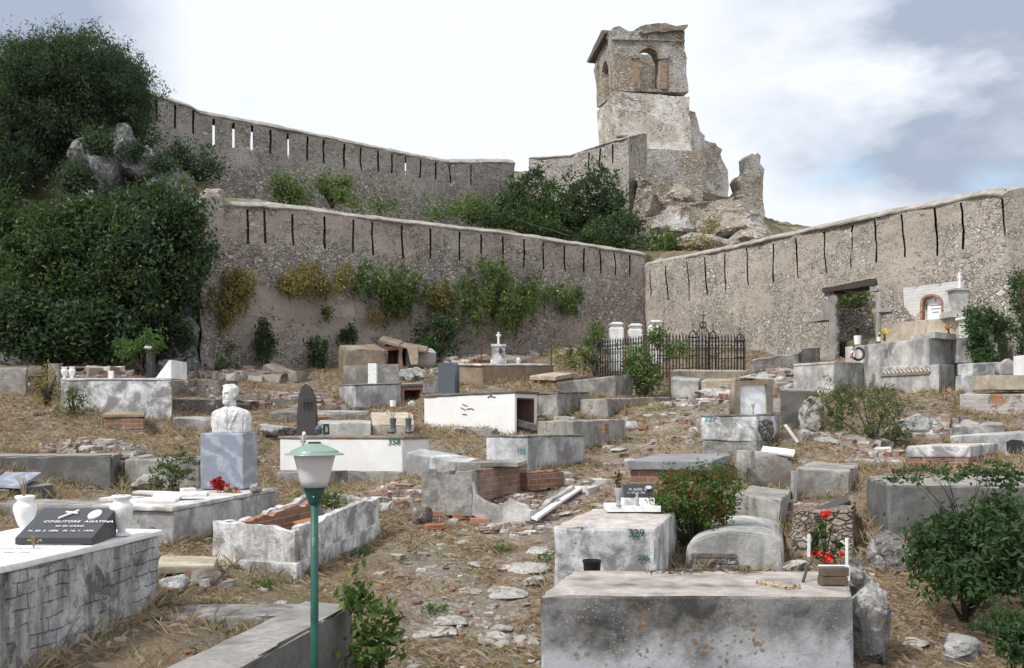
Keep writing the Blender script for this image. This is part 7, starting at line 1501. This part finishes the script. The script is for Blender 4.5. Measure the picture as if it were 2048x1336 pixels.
wp('rounded ochre tuft beside the broad hanging plant', [(690, 545, 18, 18)], 'yel', 36, .08, 4)
wp('broad green hanging plant mass left of the biggest wall plant', [(740, 548, 42, 26), (800, 568, 36, 42), (835, 565, 22, 22), (775, 585, 20, 30)], 'wall', 190, .10, 5, .25, ('yellow', 60))
wp('biggest hanging green plant bulging from the middle of the rampart', [(975, 555, 62, 42), (960, 600, 75, 40), (1030, 590, 50, 38), (900, 590, 45, 30)], 'wall', 420, .11, 6, .35, ('dry', 150))
wp('trailing plant running right from the biggest wall plant', [(1090, 575, 50, 26), (1140, 592, 30, 22)], 'wall', 130, .10, 7, .2, ('yellow', 40))
wp('yellow brown trailing leaves left of the biggest wall plant', [(880, 590, 22, 30)], 'yel', 50, .09, 8, .1)
wp('narrow dark green drape hanging low on the rampart', [(530, 665, 16, 28), (532, 690, 11, 22)], 'dark', 60, .10, 9, .2)
wp('second dark green drape right of the narrow one', [(638, 692, 16, 24)], 'dark', 46, .10, 10, .15)
wp('small dark tuft between the second drape and the dark bush', [(696, 662, 14, 14)], 'dark', 24, .09, 11)
wp('tiny yellowish tuft in the middle of the rampart face', [(748, 625, 10, 14)], 'yel', 18, .08, 12); wp('tiny green tuft high above the two drapes', [(650, 622, 8, 8)], 'wall', 12, .08, 13)
wp('small tuft at the foot of the large hanging mass', [(800, 605, 14, 26)], 'wall', 30, .09, 15)
bush('dark green bush at the foot of the rampart beyond the ruined brick tombs', [(878, 662, 31.0, 40, 34), (850, 690, 30.6, 26, 20)], 'dark', 150, 34, .2, .11, .5, 14, hang=.1)
def ub(label, lst, mat, n, leaf=.13, seed=0, **k): return bush(label, lst, mat, n, 30, .3, leaf, .5, seed, **k)
ub('drooping green tuft on the slope under the upper rampart, leftmost', [(582, 372, 35.2, 34, 28)], 'wall', 90, .13, 21, hang=.3); ub('low spreading shrub right of the drooping green tuft', [(665, 372, 37.0, 34, 22), (690, 392, 36.0, 22, 12)], 'wall', 90, .12, 22)
ub('dull green shrub at the left foot of the upper rampart', [(395, 330, 33.5, 42, 34), (350, 320, 33.0, 30, 30)], 'olive', 160, .12, 23); ub('low scrub strip right behind the pinkish rampart top', [(750, 412, 34.5, 40, 12), (880, 418, 36.5, 50, 14), (950, 408, 40, 30, 16)], 'wall', 150, .12, 24, stem=False)
ub('dark green bush in the gap between upper rampart and bastion', [(1060, 395, 46, 44, 50), (1020, 420, 45, 44, 32), (960, 428, 42, 40, 18)], 'dark', 320, .17, 25); ub('tall dark bush against the round cornered bastion', [(1180, 395, 45, 52, 62), (1215, 440, 44.5, 50, 50)], 'dark', 380, .17, 26)
ub('broad green bush between the two darker ones before the bastion', [(1110, 420, 44.5, 58, 46), (1150, 455, 43, 60, 30), (1040, 445, 42, 50, 22)], 'fig', 360, .17, 27); ub('dark bush low at the right, close to the corner of the ramparts', [(1245, 468, 42.5, 38, 40), (1200, 475, 41.5, 40, 22)], 'dark', 220, .16, 28)
ub('dull green shrub just above the corner of the ramparts', [(1320, 488, 42, 34, 26)], 'wall', 80, .14, 29); ub('ochre shrub on the mound below the church ruins', [(1425, 460, 46, 28, 16), (1400, 488, 41, 34, 12)], 'yel', 80, .13, 30, stem=False)
ub('green shrub beneath the tower where its base meets the mound', [(1345, 405, 49, 26, 18), (1375, 430, 48.5, 20, 14)], 'wall', 60, .14, 31, stem=False)
ub('green grass and scrub seen through the top of the gateway', [(1700, 594, 33, 40, 12)], 'wall', 60, .12, 32, stem=False)
# ------------------------------------------------------------------ trees and bushes at the left
bush('big dull green tree crowning the cliff at the upper left', [(150, 160, 30, 140, 85), (75, 210, 29.5, 100, 110), (215, 230, 30, 85, 95), (90, 275, 29.5, 90, 66), (40, 330, 29, 70, 66), (240, 175, 31, 44, 74), (30, 250, 29.5, 60, 100)], 'olive', 3400, 70, .27, .12, .26, 41, 'tree', 'tree', stem=True, trunkr=.22, foot=P(150, 420, 30.5), shell=.42, gaps=.35, crown='crown', droop=.5, stems=12, depth=.8)
bush('great dark evergreen bush at the left, nearest the rampart', [(350, 430, 26.2, 52, 56), (290, 450, 26.0, 60, 70), (280, 540, 25.5, 90, 70), (340, 590, 26.2, 50, 60), (250, 620, 25.5, 70, 60), (375, 500, 26.4, 42, 60), (210, 500, 26.0, 50, 60), (320, 660, 26.0, 50, 50)], 'dark', 760, 100, .33, .15, .45, 42, foot=P(300, 740, 26.5), gaps=-.06, trunkr=.12, shell=.45, stems=10)
bush('wide mixed green bush in front of the cliff, left of the dark one', [(200, 445, 26.4, 66, 40), (110, 470, 26.0, 70, 56), (40, 440, 26.4, 60, 46), (50, 550, 25.5, 80, 70), (160, 570, 25.3, 70, 60), (110, 600, 25.2, 60, 50)], 'fig', 620, 95, .32, .15, .45, 43, foot=P(120, 740, 26), gaps=-.06, trunkr=.12, shell=.45, stems=10)
bush('dark lower bush overhanging the rubble bank at the far left', [(30, 640, 24.6, 60, 60), (100, 665, 24.6, 60, 50), (170, 655, 24.8, 56, 50), (235, 675, 25, 50, 40)], 'dark', 480, 90, .32, .15, .45, 44, foot=P(110, 750, 25), gaps=-.06, trunkr=.1, shell=.45)
bush('grey green bush capping the rocks between big tree and rampart', [(330, 408, 27.6, 50, 20), (250, 400, 27.6, 40, 14), (270, 300, 28.2, 14, 18), (200, 290, 27.8, 30, 22), (320, 330, 28, 24, 18), (150, 360, 27.6, 30, 24)], 'olive', 300, 40, .26, .11, .5, 45, stem=False)
bush('yellow green sapling sprouts in front of the dark bushes', [(250, 690, 22.5, 18, 14), (300, 680, 22.4, 22, 24), (270, 705, 22.3, 30, 16)], 'bright', 60, 26, .14, .10, .4, 46, name='sapling', cat='sapling', foot=P(285, 750, 22.3), trunkr=.02)
bush('light green weedy shrub at the foot of the rampart behind the bust', [(458, 715, 26.5, 20, 26), (440, 735, 26.3, 16, 14)], 'thin', 50, 24, .15, .08, .4, 47)
bush('dry orange weed beside the broad whitewashed tomb with urns', [(95, 772, 20.6, 22, 36)], 'yel', 60, 26, .13, .07, .3, 48, name='dry_weed', cat='weed', hang=.05)
bush('small shrub at the lower left corner of the two urn tomb', [(150, 805, 19.4, 16, 28), (128, 830, 19.2, 26, 16)], 'thin', 70, 24, .10, .06, .45, 49)
bush('leafy young plant against the left side of the marble pedestal', [(355, 930, 12.9, 32, 34), (335, 955, 12.8, 30, 22)], 'thin', 80, 18, .07, .055, .5, 50, name='plant', cat='plant', foot=P(350, 990, 12.8), trunkr=.008, squash=.6)
bush('green broad leaved plant beside the lamp post', [(735, 1205, 7.0, 38, 42), (770, 1250, 7.0, 34, 44), (745, 1300, 6.9, 45, 46), (710, 1195, 7.1, 26, 20)], 'broad', 70, 12, .085, .085, .5, 51, name='plant', cat='plant', foot=(P(745, 0, 7.0).x, 7.0, gz(P(745, 0, 7).x, 7.0)), trunkr=.008, stems=9, shell=.2)
bush('rounded bush of green leaves tipped with red behind tomb 329', [(1390, 985, 10.6, 78, 52), (1350, 990, 10.5, 48, 40), (1440, 985, 10.7, 42, 48), (1400, 1030, 10.6, 55, 34)], 'redgreen', 420, 26, .085, .046, .45, 52, foot=(P(1385, 0, 10.7).x, 10.7, gz(P(1385, 0, 10.7).x, 10.7)), trunkr=.02, shell=.5, stems=12)
bush('dark green bush growing in the gap between tomb 329 and the round topped tomb', [(1385, 1075, 10.9, 28, 40)], 'dark', 60, 26, .07, .05, .45, 53, foot=(P(1385, 0, 10.9).x, 10.9, gz(P(1385, 0, 10.9).x, 10.9)), trunkr=.012)
bush('large dark green bush in front of the plain grey tomb at the right edge', [(1950, 1100, 8.6, 85, 75), (1990, 1040, 8.7, 60, 45), (1890, 1070, 8.8, 50, 45), (2045, 1120, 8.5, 50, 75), (1920, 1160, 8.5, 60, 36), (1850, 1110, 8.8, 30, 34)], 'ivy', 480, 20, .15, .075, .42, 54, foot=(P(1930, 0, 8.9).x, 8.9, gz(P(1930, 0, 8.9).x, 8.9)), trunkr=.02, shell=.35, stems=14, squash=.7)
bush('long arching sprays rising from the large dark green bush', [(1900, 945, 8.8, 120, 20), (2000, 950, 8.8, 70, 30), (1800, 960, 8.9, 40, 10)], 'ivy', 90, 14, .07, .06, .4, 55, name='sprays', cat='plant', foot=(P(1930, 0, 8.9).x, 8.9, -1.2), trunkr=.006, stems=16, squash=.4, shell=.1)
bush('small leafy bush cut by the bottom right corner', [(2010, 1255, 7.6, 45, 26), (2045, 1290, 7.4, 50, 36)], 'ivy', 120, 26, .07, .045, .5, 56, foot=(P(2030, 0, 7.6).x, 7.6, gz(3.9, 7.6)), trunkr=.012)
bush('spindly reddish green bush in dry grass right of tomb 337', [(1690, 790, 17.2, 60, 32), (1680, 832, 17.2, 34, 30), (1770, 810, 17.2, 48, 30), (1760, 860, 17.0, 55, 34), (1810, 885, 16.9, 26, 22), (1690, 780, 17.3, 18, 14)], 'thin', 260, 34, .11, .065, .3, 57, foot=(P(1745, 0, 17).x, 17.0, gz(P(1745, 0, 17).x, 17)), trunkr=.02, shell=.2, stems=14)
bush('green bush growing through the front of the iron fence', [(1280, 722, 26.0, 26, 26), (1285, 760, 25.8, 34, 30), (1312, 672, 26.4, 16, 18), (1350, 700, 26.4, 18, 10)], 'wall', 200, 30, .17, .09, .5, 58, foot=P(1290, 792, 25.8), trunkr=.04)
bush('ivy covered shrub at the left end of the iron fence', [(1185, 690, 29.8, 22, 24), (1195, 665, 30, 14, 20), (1160, 715, 28.6, 24, 26)], 'wall', 110, 30, .15, .09, .5, 59, foot=P(1190, 750, 28.2), trunkr=.04)
bush('creeper draped over the pale green niche by the right edge', [(1950, 628, 21.4, 22, 12), (1985, 632, 21.4, 24, 12), (2008, 665, 21.4, 12, 26), (1965, 690, 21.2, 20, 28), (1950, 655, 21.2, 14, 24), (1970, 715, 21.0, 26, 14)], 'ivy', 200, 26, .12, .08, .55, 60, name='creeper', cat='creeper', stem=False, hang=.05)
bush('tall dark cypress like shrub against the rampart end at the right edge', [(2056, 590, 20.5, 18, 56), (2058, 660, 20.5, 22, 46)], 'dark', 160, 30, .14, .09, .4, 61, foot=P(2050, 735, 20.5), trunkr=.05)
bush('low green tufts under the zigzag band tomb', [(1720, 785, 20.6, 60, 10)], 'thin', 40, 20, .10, .06, .3, 62, stem=False, name='tufts', cat='weed')
bush('dry brown brush heap left of the iron fence base', [(1140, 715, 28.6, 45, 20)], 'yel', 70, 24, .15, .08, .25, 63, stem=False, name='dry_brush', cat='weed')
for i, (u, v, Y, lb) in enumerate(((1000, 1108, 11.0, 'low green weed in the middle of the footpath'), (985, 1105, 11.3, 'second low green weed by the first in the footpath'), (870, 1225, 9.2, 'dark green weed patch left of the lower steps'), (720, 1110, 10.7, 'weed tuft at the corner of the hollow whitewashed tomb'), (520, 1175, 9.4, 'weed patch in straw before the hollow whitewashed tomb'), (1090, 1128, 10.6, 'weed tuft at the left foot of tomb 329'))):
    q = ground_px(u, v); bush(lb, [(u, v - 4, q.y, 26, 8)], 'bright', 22, 18, .05, .032, .5, 70 + i, name='weed', cat='weed', stem=False)

heap('rubble_heap', 1560, 985, 12.9, 50, .5, .06, 70, 51, .03, .09); heap('rubble_heap', 1740, 905, 15.8, 70, .6, .06, 90, 52, .03, .10); heap('rubble_heap', 1560, 760, 25, 110, 1.6, .06, 160, 53, .04, .15); heap('rubble_heap', 1400, 800, 23, 90, 1.5, .05, 120, 54, .03, .12); heap('rubble_heap', 500, 815, 22.5, 70, 1.0, .10, 110, 55, .05, .15); heap('rubble_heap', 940, 715, 31.5, 110, 1.2, .12, 150, 56, .05, .16); heap('rubble_heap', 480, 745, 26.6, 120, .8, .12, 150, 57, .05, .15); heap('rubble_heap', 1160, 700, 34, 100, 1.4, .15, 120, 58, .06, .18); heap('rubble_heap', 1850, 835, 18.6, 80, .7, .10, 110, 59, .04, .13)

# dry tufts and weeds gathered along the feet of the tombs
def foot_tufts(name, mat, step, L, up, seed, prob, wk):
    r = np.random.default_rng(seed); X = []; Y = []
    for fo in FOOT:
        for (x0, y0), (x1, y1) in zip(fo, fo[1:] + fo[:1]):
            if max(y0, y1) > 33 or math.hypot(x1 - x0, y1 - y0) > 6: continue
            n = int(math.hypot(x1 - x0, y1 - y0) / step); cx, cy = sum(p[0] for p in fo) / len(fo), sum(p[1] for p in fo) / len(fo)
            for k in range(n):
                if r.random() > prob: continue
                t = r.random(); x = x0 + (x1 - x0) * t; y = y0 + (y1 - y0) * t; d = math.hypot(x - cx, y - cy) + 1e-6; o_ = r.uniform(.03, .16); X.append(x + (x - cx) / d * o_); Y.append(y + (y - cy) / d * o_)
    m = 9; x = np.repeat(X, m) + r.normal(size=len(X) * m) * .03; y = np.repeat(Y, m) + r.normal(size=len(Y) * m) * .03
    V, Fc = blades(x, y, ground_z(x, y) + ground_n(x, y), L, wk * (.001 + .0004 * y), up, seed); o = link(name, np_mesh(V, Fc), LM[mat]); o['kind'] = 'stuff'
foot_tufts('dry_tufts', 'straw', .05, .20, .95, 91, .55, 1.0); foot_tufts('green_tufts', 'weed', .08, .12, .8, 92, .4, 1.6)
